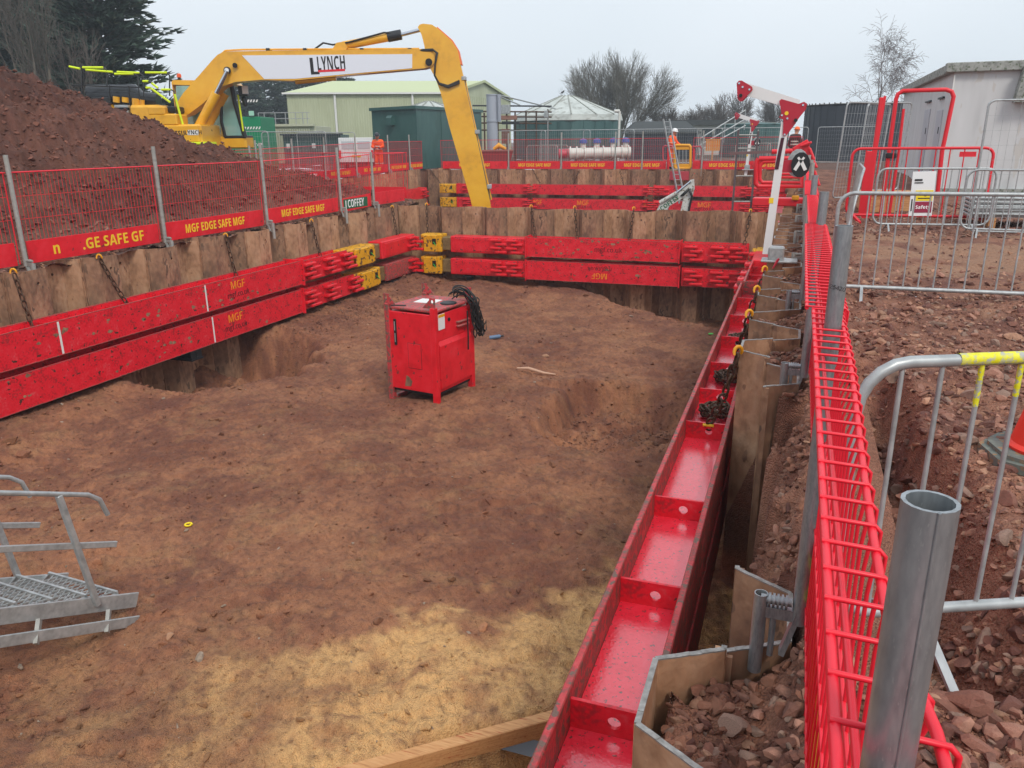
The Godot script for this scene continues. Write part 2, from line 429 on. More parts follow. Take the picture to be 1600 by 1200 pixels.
# ---------------------------------------------------------------- terrain
func nz(x: float, z: float, s: float, sd := 0.0) -> float: return noise.get_noise_3d(x * s, sd * 17.3, z * s)
func lin(r: float, g: float, b: float) -> Color: return rgb(r, g, b).srgb_to_linear()
func hill(x, z, cx, cz, rx, rz) -> float:   # 1 in the middle, 0 outside
	var d := Vector2((x - cx) / rx, (z - cz) / rz).length()
	return 1.0 - smoothstep(0.62, 1.0, d)
func floor_y(x: float, z: float) -> float:
	var h := -2.17 + nz(x, z, 0.35, 1) * 0.09 + nz(x, z, 1.4, 2) * 0.035 + nz(x, z, 5.0, 3) * 0.02 + nz(x, z, 9.0, 6) * 0.016 + (nz(x, z, 20.0, 4) + nz(x, z, 20.0, 9) * 0.6) * 0.013
	h += 0.22 * smoothstep(-9.0, -10.4, x) + 0.12 * smoothstep(-17.5, -19.8, z)
	var w := nz(x, z, 1.2, 5) * 0.35
	h -= (0.95 + nz(x, z, 2.5, 10) * 0.18) * hill(x + w, z, -9.9, -11.6, 1.75, 2.1)
	h -= (0.5 + nz(x, z, 3.0, 7) * 0.12) * hill(x + w, z + w, -2.1, -11.0, 1.7, 1.65)
	var e := (x + 1.2) * 0.62 + (z + 16.6) * -0.78 + w * 0.5      # broken ground at the far corner
	h -= 0.85 * smoothstep(-0.1, 0.4, e) * smoothstep(-5.4, -4.2, x)
	var f := (z + 4.63) * 0.72 + (x + 1.39) * 0.70 + w * 0.35       # cut edge beside the timber
	h -= 0.5 * smoothstep(0.05, 0.3, f) * smoothstep(-5.0, -3.0, x)
	var sc := smoothstep(0.12, 0.45, nz(x, z, 0.45, 33) + nz(x, z, 1.7, 34) * 0.3)      # bucket scrapes
	h += sc * (0.016 * sin((x * 0.5 + z * 0.87) * 21.0 + nz(x, z, 0.8, 35) * 4.0) + 0.01 * sin((x * 0.5 + z * 0.87) * 57.0))
	for t in [-1.1, 0.9]:      # tread prints of a tracked machine
		var q := absf(x + 0.55 * z + 1.9 + t + nz(x, z, 0.3, 28) * 0.8)
		h -= (0.018 + 0.02 * signf(sin((z - 0.5 * x) * 34.0))) * (1.0 - smoothstep(0.14, 0.2, q)) * smoothstep(-0.1, 0.35, nz(x, z, 0.6, 29) + 0.1)
	for t in [-0.9, 0.9]:                                        # shallow track marks crossing the floor
		h -= 0.02 * (1.0 - smoothstep(0.12, 0.3, absf(x - 0.42 * z - 0.2 + t + nz(x, z, 0.5, 8) * 0.5)))
	return h
func sand_share(x: float, z: float) -> float:
	var zb := -6.6
	var pts := [[-7.5, -3.0], [-5.5, -3.6], [-4.8, -4.2], [-3.8, -4.65], [-2.8, -4.95], [-2.4, -5.45], [-1.8, -5.95], [-1.3, -6.5]]
	for i in pts.size() - 1:
		if x >= pts[i][0] and x < pts[i + 1][0]:
			zb = lerpf(pts[i][1], pts[i + 1][1], (x - pts[i][0]) / (pts[i + 1][0] - pts[i][0]))
	if x < -7.5: zb = -3.0
	var d := z - zb + nz(x, z, 1.6, 21) * 0.9 + nz(x, z, 5.0, 22) * 0.35
	return smoothstep(-0.15, 0.8, d) * (0.1 + 0.9 * smoothstep(-4.4, -2.2, x + nz(x, z, 1.1, 25) * 0.9)) * (1.0 - 0.6 * smoothstep(0.0, 0.6, nz(x, z, 2.4, 23) * 0.7 + nz(x, z, 9.0, 26) * 0.4))
func floor_c(x: float, z: float) -> Color:
	var a := nz(x, z, 0.45, 11) * 0.5 + nz(x, z, 1.9, 12) * 0.35 + nz(x, z, 7.0, 13) * 0.35
	var c := lin(142, 94, 74).lerp(lin(184, 132, 100), clampf(a * 1.2 + 0.5, 0, 1))
	c = c.lerp(lin(128, 84, 70), smoothstep(0.0, 0.7, nz(x, z, 0.7, 14) * 0.7 + nz(x, z, 3.0, 15) * 0.4 + nz(x, z, 12.0, 20) * 0.25) * 0.75)
	c = c.lerp(lin(186, 148, 108), smoothstep(0.1, 0.7, nz(x, z, 1.1, 16) * 0.7 + nz(x, z, 5.0, 17) * 0.4 + nz(x, z, 16.0, 24) * 0.2) * (0.2 + 0.25 * smoothstep(-12.0, -6.0, z)))
	c = Color(c.r * 0.87, c.g * 0.81, c.b * 0.76).lerp(Color(0.78, 0.47, 0.2), sand_share(x, z))
	c = c.lerp(lin(104, 72, 60), smoothstep(0.3, 0.7, nz(x, z, 11.0, 19)) * 0.5)
	return c
# inner face of the right-hand sheet piles as a function of z
func pile_line(z: float) -> float:
	if z > -3.32 and z <= -0.6: return tooth(z, -2.33)
	if z < -5.85 and z > -20.9: return tooth(z, -6.87)
	if z <= -20.9: return tooth(z, -22.0)
	return 0.03 + nz(0, z, 1.3, 31) * 0.16 + nz(0, z, 5.0, 32) * 0.06
func tooth(z: float, front: float) -> float:   # x of the wall: -0.345 on front flanges, 0.125 on back ones
	var s := fposmod(z - front + 0.69, 1.38) - 0.69
	var k := clampf((absf(s) - 0.18) / 0.33, 0, 1)
	return lerpf(-0.345, 0.125, k)
func rise(z: float) -> float: return 0.28 * smoothstep(-20.0, -38.0, z)   # the far end of the site lies a little higher
func right_y(x: float, z: float) -> float:
	var h := 0.02 + nz(x, z, 0.5, 41) * 0.05 + nz(x, z, 2.2, 42) * 0.03 + nz(x, z, 9.0, 43) * 0.02 + nz(x, z, 22.0, 44) * 0.012
	var tr := smoothstep(0.98 + nz(x, z, 1.0, 45) * 0.2, 0.72, x) * smoothstep(0.2, 0.42, x) * smoothstep(-7.6, -5.6, z) * (1.0 - smoothstep(-2.9, -2.4, z))
	h -= 0.46 * tr
	h += rise(z)
	if x < 0.3:
		var edge := pile_line(z) + 0.045
		h -= (0.10 + 0.14 * smoothstep(-3.6, -2.8, z)) * smoothstep(0.3, 0.0, x) + absf(nz(x, z, 3.0, 46)) * 0.1
		if z > -5.85 and z < -3.3: h -= 0.28 * smoothstep(0.3, edge, x) + nz(x, z, 4.0, 47) * 0.1
		if x < edge: h -= minf(2.6, (edge - x) * 22.0)
	return h
func right_c(x: float, z: float) -> Color:
	var a := nz(x, z, 1.1, 51) * 0.6 + nz(x, z, 4.0, 52) * 0.5 + nz(x, z, 14.0, 53) * 0.4
	var c := lin(122, 80, 66).lerp(lin(166, 120, 98), clampf(a + 0.45, 0, 1))
	var tan := hill(x + nz(x, z, 0.7, 54), z + nz(x, z, 0.7, 55) * 3.0, 2.6, -13.5, 2.6, 2.6)
	c = c.lerp(lin(176, 138, 112), tan * 0.8)
	return Color(c.r * 0.98, c.g * 0.96, c.b * 0.94)
func left_y(x: float, z: float) -> float:
	var h := -0.02 + nz(x, z, 0.6, 61) * 0.06 + nz(x, z, 3.0, 62) * 0.04 + nz(x, z, 10.0, 63) * 0.03
	if x > -11.25: h -= 0.06
	h += rise(z)
	# spoil heap: rises from the fence, falls off towards the second cell
	var up := (-11.75 - x) * 0.7
	var prof := [[-40.0, -1.5], [-25.0, -0.3], [-23.0, 0.1], [-19.5, 1.15], [-17.2, 1.85], [-16.0, 2.6], [-14.8, 3.2], [-13.4, 3.66], [-11.0, 3.8], [-6.0, 3.9], [-3.0, 2.6], [2.0, 0.0], [50.0, -1.0]]
	var top := 0.0
	for i in prof.size() - 1:
		if z >= prof[i][0] and z < prof[i + 1][0]:
			var k: float = (z - prof[i][0]) / (prof[i + 1][0] - prof[i][0])
			top = lerpf(prof[i][1], prof[i + 1][1], k)
	top -= 0.45 * maxf(0.0, -21.0 - x)
	var m := minf(up, top)
	var d := up - top
	if absf(d) < 1.2: m -= (1.2 - absf(d)) * (1.2 - absf(d)) * 0.2
	if m > 0.0: h = maxf(h, h + m + nz(x, z, 0.7, 64) * 0.22 * minf(1.0, m) + nz(x, z, 2.5, 65) * 0.14 + nz(x, z, 6.0, 67) * 0.07 + nz(x, z, 11.0, 66) * 0.06)
	return h
func left_c(x: float, z: float) -> Color:
	var a := nz(x, z, 0.5, 71) * 0.5 + nz(x, z, 2.0, 72) * 0.4 + nz(x, z, 8.0, 73) * 0.5
	var c := lin(90, 57, 49).lerp(lin(126, 86, 73), clampf(a + 0.45, 0, 1))
	if x > -12.2: c = c.lerp(lin(128, 104, 92), 0.6)
	return Color(c.r * 0.86, c.g * 0.78, c.b * 0.72)
func grid(m: ArrayMesh, x0: float, x1: float, sx: float, z0: float, z1: float, sz: float, hf: Callable, cf: Callable, mat: Material):
	var nx := int(ceil((x1 - x0) / sx)) + 1
	var nzz := int(ceil((z1 - z0) / sz)) + 1
	var v := PackedVector3Array(); v.resize(nx * nzz)
	var c := PackedColorArray(); c.resize(nx * nzz)
	for j in nzz:
		var z := lerpf(z0, z1, j / float(nzz - 1))
		for i in nx:
			var x := lerpf(x0, x1, i / float(nx - 1))
			v[j * nx + i] = Vector3(x, hf.call(x, z), z); c[j * nx + i] = cf.call(x, z)
	var n := PackedVector3Array(); n.resize(nx * nzz)
	for j in nzz:
		for i in nx:
			var a := v[j * nx + mini(i + 1, nx - 1)] - v[j * nx + maxi(i - 1, 0)]
			var b := v[mini(j + 1, nzz - 1) * nx + i] - v[maxi(j - 1, 0) * nx + i]
			n[j * nx + i] = b.cross(a).normalized()
	var ix := PackedInt32Array(); ix.resize((nx - 1) * (nzz - 1) * 6)
	var k := 0
	for j in nzz - 1:
		for i in nx - 1:
			var p := j * nx + i
			for q in [p, p + 1, p + nx + 1, p, p + nx + 1, p + nx]:
				ix[k] = q; k += 1
	var arr := []; arr.resize(Mesh.ARRAY_MAX)
	arr[Mesh.ARRAY_VERTEX] = v; arr[Mesh.ARRAY_NORMAL] = n; arr[Mesh.ARRAY_COLOR] = c; arr[Mesh.ARRAY_INDEX] = ix
	m.add_surface_from_arrays(Mesh.PRIMITIVE_TRIANGLES, arr)
	m.surface_set_material(m.get_surface_count() - 1, mat)
func build_ground():
	var m := ArrayMesh.new()
	var flat := func(_x, _z): return 0.0
	grid(m, -0.36, 4.65, 0.04, -9.56, -0.4, 0.045, right_y, right_c, M.soil)
	grid(m, -0.36, 7.0, 0.08, -22.1, -9.5, 0.1, right_y, right_c, M.soil)
	grid(m, -0.36, 7.0, 0.2, -39.6, -22.0, 0.25, right_y, right_c, M.soil)
	grid(m, 4.6, 7.0, 0.2, -9.5, -0.4, 0.2, right_y, right_c, M.soil)
	grid(m, 7.0, 160.0, 6.0, -39.6, 60.0, 6.0, func(_x, z): return rise(z), right_c, M.soil)
	grid(m, -0.36, 7.0, 0.5, -0.4, 8.0, 0.5, flat, right_c, M.soil)
	grid(m, -30.0, -11.0, 0.085, -22.4, 1.0, 0.085, left_y, left_c, M.soil)
	grid(m, -30.0, -19.2, 0.25, -39.6, -22.4, 0.25, left_y, left_c, M.soil)
	grid(m, -200.0, -30.0, 5.0, -39.6, 60.0, 5.0, func(x, z): return left_y(-29.99, z) * smoothstep(-40.0, -30.0, x), left_c, M.soil)
	grid(m, -30.0, 7.0, 2.0, 1.0, 60.0, 2.0, func(_x, _z): return -0.02, left_c, M.soil)
	grid(m, -30.0, 10.0, 0.5, -60.0, -39.6, 0.5, func(x, z): return 0.28 + nz(x, z, 0.6, 81) * 0.05, left_c, M.soil)
	grid(m, 10.0, 300.0, 10.0, -60.0, -39.6, 10.0, func(_x, _z): return 0.28, left_c, M.soil)
	grid(m, -300.0, -30.0, 10.0, -60.0, -39.6, 10.0, func(_x, _z): return 0.28, left_c, M.soil)
	grid(m, -300.0, 300.0, 15.0, -420.0, -60.0, 15.0, func(_x, _z): return 0.27, func(_x, _z): return lin(96, 92, 78), M.soil)
	var g := inst(m, "ground", self); g.set_meta("kind", "structure")
	var f := ArrayMesh.new()
	grid(f, -11.3, 0.3, 0.04, -21.2, -8.93, 0.045, floor_y, floor_c, M.soil)
	grid(f, -9.5, 0.3, 0.033, -9.0, -2.6, 0.033, floor_y, floor_c, M.soil)
	grid(f, -11.3, 0.3, 0.4, -2.6, 1.2, 0.4, floor_y, floor_c, M.soil)
	grid(f, -11.3, -9.44, 0.06, -9.0, -2.6, 0.06, floor_y, floor_c, M.soil)
	inst(f, "excavation_floor", self).set_meta("kind", "structure")
	var f2 := ArrayMesh.new()
	grid(f2, -19.6, 0.4, 0.5, -39.9, -20.9, 0.5, func(x, z): return -3.0 + nz(x, z, 0.5, 82) * 0.15, left_c, M.soil)
	inst(f2, "excavation_floor", self).set_meta("kind", "structure")
	# cut earth behind the piles
	var em: StandardMaterial3D = M.soil.duplicate(); em.vertex_color_use_as_albedo = false; em.albedo_color = rgb(166, 120, 98)
	structure(mb().at(Vector3(-11.45, -1.75, -10.5), Vector3(0.5, 3.2, 23.6)), "earth_face", em)
	structure(mb().at(Vector3(-15.2, -1.75, -22.0), Vector3(8.0, 3.2, 0.5)), "earth_face", em)
	var le := mb()
	for k in 9:
		var zc := -23.2 - 2.0 * k
		var tp := minf(rise(zc - 1.0), rise(zc + 1.0)) - 0.06
		le.at(Vector3(-19.5, (tp - 3.3) * 0.5, zc), Vector3(0.5, tp + 3.3, 2.0))
	structure(le, "earth_face", em)
	structure(mb().at(Vector3(-9.5, -1.53, -39.95), Vector3(20.2, 3.56, 0.5)), "earth_face", em)
	structure(mb().at(Vector3(0.45, -1.85, -19.8), Vector3(0.4, 3.2, 39.6)), "earth_face", em)
	# earth face behind the camera closing the cell
	structure(mb().at(Vector3(-5.5, -1.3, 1.3), Vector3(11.4, 2.6, 0.4)), "earth_face", em)

# ---------------------------------------------------------------- loose stones
func rock_mesh(sd: int, rough := 0.28) -> ArrayMesh:
	var r := RandomNumberGenerator.new(); r.seed = sd
	var t := (1.0 + sqrt(5.0)) / 2.0
	var p: Array = [Vector3(-1, t, 0), Vector3(1, t, 0), Vector3(-1, -t, 0), Vector3(1, -t, 0), Vector3(0, -1, t), Vector3(0, 1, t), Vector3(0, -1, -t), Vector3(0, 1, -t), Vector3(t, 0, -1), Vector3(t, 0, 1), Vector3(-t, 0, -1), Vector3(-t, 0, 1)]
	var fs := [[0, 11, 5], [0, 5, 1], [0, 1, 7], [0, 7, 10], [0, 10, 11], [1, 5, 9], [5, 11, 4], [11, 10, 2], [10, 7, 6], [7, 1, 8], [3, 9, 4], [3, 4, 2], [3, 2, 6], [3, 6, 8], [3, 8, 9], [4, 9, 5], [2, 4, 11], [6, 2, 10], [8, 6, 7], [9, 8, 1]]
	for i in 12: p[i] = p[i].normalized()
	var mid := {}
	var out := []
	for f in fs:
		var q := []
		for e in 3:
			var a: int = mini(f[e], f[(e + 1) % 3])
			var b: int = maxi(f[e], f[(e + 1) % 3])
			var key := a * 1000 + b
			if not mid.has(key):
				mid[key] = p.size(); p.push_back(((p[a] + p[b]) * 0.5).normalized())
			q.push_back(mid[key])
		out.append_array([[f[0], q[0], q[2]], [f[1], q[1], q[0]], [f[2], q[2], q[1]], q])
	var cuts := []
	for i in 9: cuts.push_back(Vector3(r.randf_range(-1, 1), r.randf_range(-1, 1), r.randf_range(-1, 1)).normalized())
	for i in p.size():
		var s := 1.0 + r.randf_range(-0.1, 0.1)
		var w: Vector3 = p[i] * s
		for cu in cuts:       # cleave flat faces
			var d: float = w.dot(cu)
			if d > 0.5: w -= cu * (d - 0.5)
		p[i] = w * Vector3(1.25, 0.85, 0.95)
	var b := mb()
	for f in out:
		var A: Vector3 = p[f[0]]
		var B: Vector3 = p[f[1]]
		var D: Vector3 = p[f[2]]
		if (D - A).cross(B - A).dot(A + B + D) < 0: b.tri(A, D, B)
		else: b.tri(A, B, D)
	return b.mesh(M.rock)
var rocks := []
func scatter(called: String, label: String, list: Array):   # list of [position, size, colour]
	var sets := []
	for i in rocks.size(): sets.push_back([])
	for e in list: sets[rng.randi() % rocks.size()].push_back(e)
	for i in rocks.size():
		if sets[i].is_empty(): continue
		var mm := MultiMesh.new(); mm.transform_format = MultiMesh.TRANSFORM_3D; mm.use_colors = true; mm.mesh = rocks[i]; mm.instance_count = sets[i].size()
		for k in sets[i].size():
			var e: Array = sets[i][k]
			var b := Basis.from_euler(Vector3(rng.randf_range(-0.6, 0.6), rng.randf() * TAU, rng.randf_range(-0.6, 0.6))).scaled_local(Vector3(rng.randf_range(0.8, 1.35), rng.randf_range(0.55, 0.95), rng.randf_range(0.65, 1.1)) * e[1] * 0.62)
			mm.set_instance_transform(k, Transform3D(b, e[0])); mm.set_instance_color(k, e[2])
		var o := MultiMeshInstance3D.new(); o.multimesh = mm; o.name = numbered(called); add_child(o)
		tag(o, label, "rubble", "", "stuff")
func stone_c() -> Color:
	var k := rng.randf()
	var c := lin(134, 92, 78)
	if k < 0.3: c = lin(168, 124, 106)
	elif k < 0.45: c = lin(150, 124, 110)
	elif k < 0.6: c = lin(178, 138, 114)
	elif k < 0.8: c = lin(112, 74, 64)
	return c * rng.randf_range(0.95, 1.45)
func build_rubble():
	for i in 6: rocks.push_back(rock_mesh(100 + i))
	var list := []
	# right-hand ground: dense close to the camera, thinning out
	for i in 30000:
		var t := rng.randf()
		var z := -1.6 - 8.5 * pow(t, 1.25)
		var x := 0.24 + (0.75 + 0.42 * -z) * rng.randf()
		if x > 4.6: continue
		var s := 0.010 + 0.05 * pow(rng.randf(), 3.6)
		if rng.randf() < 0.03: s = rng.randf_range(0.05, 0.11)
		list.push_back([Vector3(x, right_y(x, z) + s * 0.02, z), s, stone_c() if s > 0.03 else right_c(x, z) * rng.randf_range(0.9, 1.6)])
	for i in 8000:
		var z := -9.5 - 14.0 * rng.randf()
		var x := 0.2 + 6.0 * rng.randf()
		var tan := hill(x, z, 2.6, -13.5, 2.4, 2.4)
		if rng.randf() < tan * 0.85: continue
		var s := 0.025 + 0.08 * pow(rng.randf(), 3.6)
		list.push_back([Vector3(x, right_y(x, z) + s * 0.03, z), s, stone_c()])
	scatter("ground_rubble", "broken red brown stone lying loose over the ground beside the barriers", list)
	list = []
	for i in 14000:      # fill between fence and piles
		var z := -1.0 - 19.0 * pow(rng.randf(), 1.5)
		var x := rng.randf_range(-0.33, 0.26)
		if x < pile_line(z) + 0.07: continue
		var s := 0.014 + 0.055 * pow(rng.randf(), 2.6)
		list.push_back([Vector3(x, right_y(x, z) + s * 0.05, z), s, (stone_c() if rng.randf() < 0.45 else right_c(x, z) * 1.25) * rng.randf_range(0.7, 1.05)])
	scatter("pile_backfill", "earthy lumps and stones packed behind the sheet piles under the red mesh fence", list)
	list = []
	for i in 28000:      # heap and left edge
		var z := -3.0 - 19.0 * rng.randf()
		var x := -11.1 - 9.5 * pow(rng.randf(), 1.2)
		var s := 0.025 + 0.075 * pow(rng.randf(), 3.0)
		list.push_back([Vector3(x, left_y(x, z) + s * 0.04, z), s, left_c(x, z) * rng.randf_range(1.1, 2.2)])
	for i in 3200:
		var z := -5.0 - 17.0 * rng.randf()
		var x := -11.0 - 0.9 * rng.randf()
		var s := 0.025 + 0.07 * pow(rng.randf(), 2.5)
		list.push_back([Vector3(x, left_y(x, z) + s * 0.1, z), s, stone_c()])
	scatter("heap_stones", "stones strewn over the dark red spoil heap and along its foot", list)
	list = []
	for i in 17000:      # grit on the excavation floor
		var z := -3.0 - 17.0 * pow(rng.randf(), 1.6)
		var x := rng.randf_range(-10.6, -0.9)
		var s := 0.008 + 0.022 * pow(rng.randf(), 3.0)
		if rng.randf() < 0.05: s = rng.randf_range(0.03, 0.075)
		var edge := clampf((x + 9.2) * -0.6, 0, 1) + smoothstep(-18.0, -19.8, z)
		if rng.randf() < edge * 0.5: s *= 2.3
		var c := floor_c(x, z) * rng.randf_range(0.7, 1.25)
		if rng.randf() < 0.03: c = Color(0.45, 0.36, 0.28)
		list.push_back([Vector3(x, floor_y(x, z) + s * 0.1, z), s, c])
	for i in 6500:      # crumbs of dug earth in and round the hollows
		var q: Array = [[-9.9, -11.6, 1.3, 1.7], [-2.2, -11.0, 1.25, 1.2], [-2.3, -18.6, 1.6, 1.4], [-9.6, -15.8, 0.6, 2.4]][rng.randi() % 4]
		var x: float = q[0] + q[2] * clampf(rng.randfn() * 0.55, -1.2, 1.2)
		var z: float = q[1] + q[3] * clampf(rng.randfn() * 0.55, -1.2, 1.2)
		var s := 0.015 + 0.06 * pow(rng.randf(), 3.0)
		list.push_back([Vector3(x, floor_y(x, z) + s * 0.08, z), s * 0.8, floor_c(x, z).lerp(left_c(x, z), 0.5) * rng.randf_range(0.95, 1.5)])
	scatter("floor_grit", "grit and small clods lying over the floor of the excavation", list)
	# stones that stand out one by one
	for e in [[265, 1002, 0.085, 205], [237, 925, 0.075, 150], [554, 757, 0.05, 150], [852, 553, 0.14, 190], [575, 822, 0.04, 130], [352, 771, 0.045, 190], [680, 641, 0.05, 190], [935, 478, 0.1, 170], [575, 512, 0.09, 190], [645, 610, 0.03, 180], [735, 750, 0.05, 160]]:
		var p := on_y(e[0], e[1], -2.15); p.y = floor_y(p.x, p.z) + 0.01
		var c := lin(e[3], e[3] * 0.78, e[3] * 0.62)
		loose_stone(p, e[2], c, "single pale stone lying on the bare floor of the excavation", "stones on the excavation floor")
	for e in [[1513, 1090, 0.16], [1500, 1075, 0.1], [1535, 1055, 0.12], [1580, 1085, 0.13], [1480, 1180, 0.12], [1530, 1160, 0.11], [1585, 1140, 0.12], [1520, 1030, 0.09], [1565, 1000, 0.1], [1590, 905, 0.12], [1500, 600, 0.12], [1550, 580, 0.14], [1570, 615, 0.13], [1450, 620, 0.1], [1480, 650, 0.1], [1520, 560, 0.13], [1470, 435, 0.16], [1495, 560, 0.1], [1430, 640, 0.1], [1590, 565, 0.13], [1150, 1090, 0.1], [1190, 1070, 0.09], [1240, 1100, 0.1], [1220, 1140, 0.1], [1180, 1120, 0.08]]:
		var p := on_y(e[0], e[1], 0.03 if e[0] > 1300 else -0.12); p.y = right_y(p.x, p.z) + e[2] * 0.16
		loose_stone(p, e[2], stone_c() * 1.1, "fist sized angular red stone among the rubble beside the fence" if e[0] > 1300 else "angular grey red stone lying behind the nearest sheet pile", "larger stones in the rubble" if e[0] > 1300 else "stones behind the nearest sheet pile")
func loose_stone(p: Vector3, s: float, c: Color, label: String, group: String):
	var m := StandardMaterial3D.new(); m.albedo_color = c.linear_to_srgb(); m.albedo_texture = M.rock.albedo_texture; m.uv1_triplanar = true; m.uv1_scale = Vector3.ONE * 1.5; m.roughness = 0.9
	var o := inst(rocks[rng.randi() % rocks.size()], "loose_stone", self)
	o.set_surface_override_material(0, m)
	o.transform = Transform3D(Basis.from_euler(Vector3(rng.randf_range(-0.3, 0.3), rng.randf() * TAU, rng.randf_range(-0.2, 0.2))).scaled_local(Vector3(s, s * 0.72, s) * 0.48), p)
	tag(o, label, "stone", group)

# ---------------------------------------------------------------- sheet piles
func holed(b: MB, x: Transform3D, w: float, h: float, c: Vector2, r: float, t: float, seg := 12):   # plate in x's xy plane with a round hole, thickness t along z
	for sg in [-1.0, 1.0]:
		var z: float = sg * t * 0.5
		var prev_o := Vector3.ZERO
		var prev_i := Vector3.ZERO
		for k in seg + 1:
			var a: float = TAU * k / seg + PI / 4
			var d := Vector2(cos(a), sin(a))
			var q := 1e9
			if d.x > 1e-4: q = minf(q, (w * 0.5 - c.x) / d.x)
			if d.x < -1e-4: q = minf(q, (-w * 0.5 - c.x) / d.x)
			if d.y > 1e-4: q = minf(q, (h * 0.5 - c.y) / d.y)
			if d.y < -1e-4: q = minf(q, (-h * 0.5 - c.y) / d.y)
			var o2 := c + d * q
			var o := x * Vector3(o2.x, o2.y, z)
			var i := x * Vector3(c.x + d.x * r, c.y + d.y * r, z)
			if k > 0:
				b.face(prev_i, prev_o, o, i, x.basis.z * sg)
				# square corners of the outline
				for cr in [Vector2(w, h) * 0.5, Vector2(-w, h) * 0.5, Vector2(w, -h) * 0.5, Vector2(-w, -h) * 0.5]:
					var cw: Vector3 = x * Vector3(cr.x, cr.y, z)
					if ((cw - prev_o).normalized().dot((o - cw).normalized()) < 0.3) and cw.distance_to(o) + cw.distance_to(prev_o) < (o.distance_to(prev_o)) * 1.5 + 1e-5: b.face(prev_o, cw, o, o, x.basis.z * sg)
			prev_o = o; prev_i = i
	for k in seg:
		var a := TAU * k / seg + PI / 4
		var e := TAU * (k + 1) / seg + PI / 4
		var p := Vector3(c.x + cos(a) * r, c.y + sin(a) * r, 0)
		var q := Vector3(c.x + cos(e) * r, c.y + sin(e) * r, 0)
		var dz := Vector3(0, 0, t * 0.5)
		b.face(x * (p - dz), x * (q - dz), x * (q + dz), x * (p + dz), x.basis * -Vector3(cos(a), sin(a), 0))
	var hw := w * 0.5
	var hh := h * 0.5
	var ht := Vector3(0, 0, t * 0.5)
	for e in [[Vector3(-hw, hh, 0), Vector3(hw, hh, 0), Vector3.UP], [Vector3(-hw, -hh, 0), Vector3(hw, -hh, 0), Vector3.DOWN], [Vector3(-hw, -hh, 0), Vector3(-hw, hh, 0), Vector3.LEFT], [Vector3(hw, -hh, 0), Vector3(hw, hh, 0), Vector3.RIGHT]]:
		b.face(x * (e[0] - ht), x * (e[1] - ht), x * (e[1] + ht), x * (e[0] + ht), x.basis * e[2])
var pile_meshes := []
func make_pile(long := 3.4, mat: Material = null) -> ArrayMesh:   # U pile: runs along x, flange towards +z, top at y 0
	var b := mb()
	var t := 0.02
	var line := [Vector2(-0.345, 0.0), Vector2(-0.322, 0.0), Vector2(-0.18, 0.235)]
	for sg in [-1.0, 1.0]:
		for i in 2:
			var p: Vector2 = line[i] * Vector2(sg, 1)
			var q: Vector2 = line[i + 1] * Vector2(sg, 1)
			b.bar(Vector3(p.x, -long * 0.5, p.y), Vector3(q.x, -long * 0.5, q.y), t, long)
		# interlock hook at each edge
		b.at(Vector3(sg * 0.338, -long * 0.5, 0.018), Vector3(0.02, long - 0.01, 0.03))
	var fl := 0.34
	holed(b, Transform3D(Basis.IDENTITY, Vector3(0, -fl * 0.5, 0.235)), 0.372, fl, Vector2(0.02, -0.04), 0.024, t)
	b.at(Vector3(0, -fl - (long - fl) * 0.5, 0.235), Vector3(0.372, long - fl, t))
	return b.mesh(mat)
var edge_mesh: ArrayMesh
func make_edge():
	var b := mb()
	var line := [Vector3(-0.345, 0, 0), Vector3(-0.322, 0, 0), Vector3(-0.18, 0, 0.235), Vector3(0.18, 0, 0.235), Vector3(0.322, 0, 0), Vector3(0.345, 0, 0)]
	for i in 5:
		var n := 6
		for k in n:
			var p: Vector3 = line[i].lerp(line[i + 1], k / float(n)) + Vector3(0, 0.001 + rng.randf() * 0.003, 0)
			var q: Vector3 = line[i].lerp(line[i + 1], (k + 1.0) / n) + Vector3(0, 0.001 + rng.randf() * 0.003, 0)
			b.bar(p, q, 0.021, 0.006)
	edge_mesh = b.mesh(M.pile_cut)
func sheet_wall(called_label: String, a: Vector3, along: Vector3, out: Vector3, spots: Array, group: String, mats := 2) -> Node3D:
	# spots: [distance along, front(1) / back(-1), top height]
	var w := thing("sheet_pile_wall", called_label, "pile wall", a, group)
	for s in spots:
		var o := inst(pile_meshes[rng.randi() % 2 if mats == 2 else 1], "sheet_pile", w)
		var z: Vector3 = out * s[1]
		o.transform = Transform3D(Basis(Vector3.UP.cross(z), Vector3.UP, z), along * s[0] + Vector3.UP * s[2])
	return w
func pile_run(s0: float, s1: float, top: float, jit: float, slope := 0.0) -> Array:
	var l := []
	var s := s0
	var k := 1
	while s < s1:
		l.push_back([s, k, top + rng.randf_range(-jit, jit) + slope * (s - s0)]); s += 0.69; k = -k
	return l
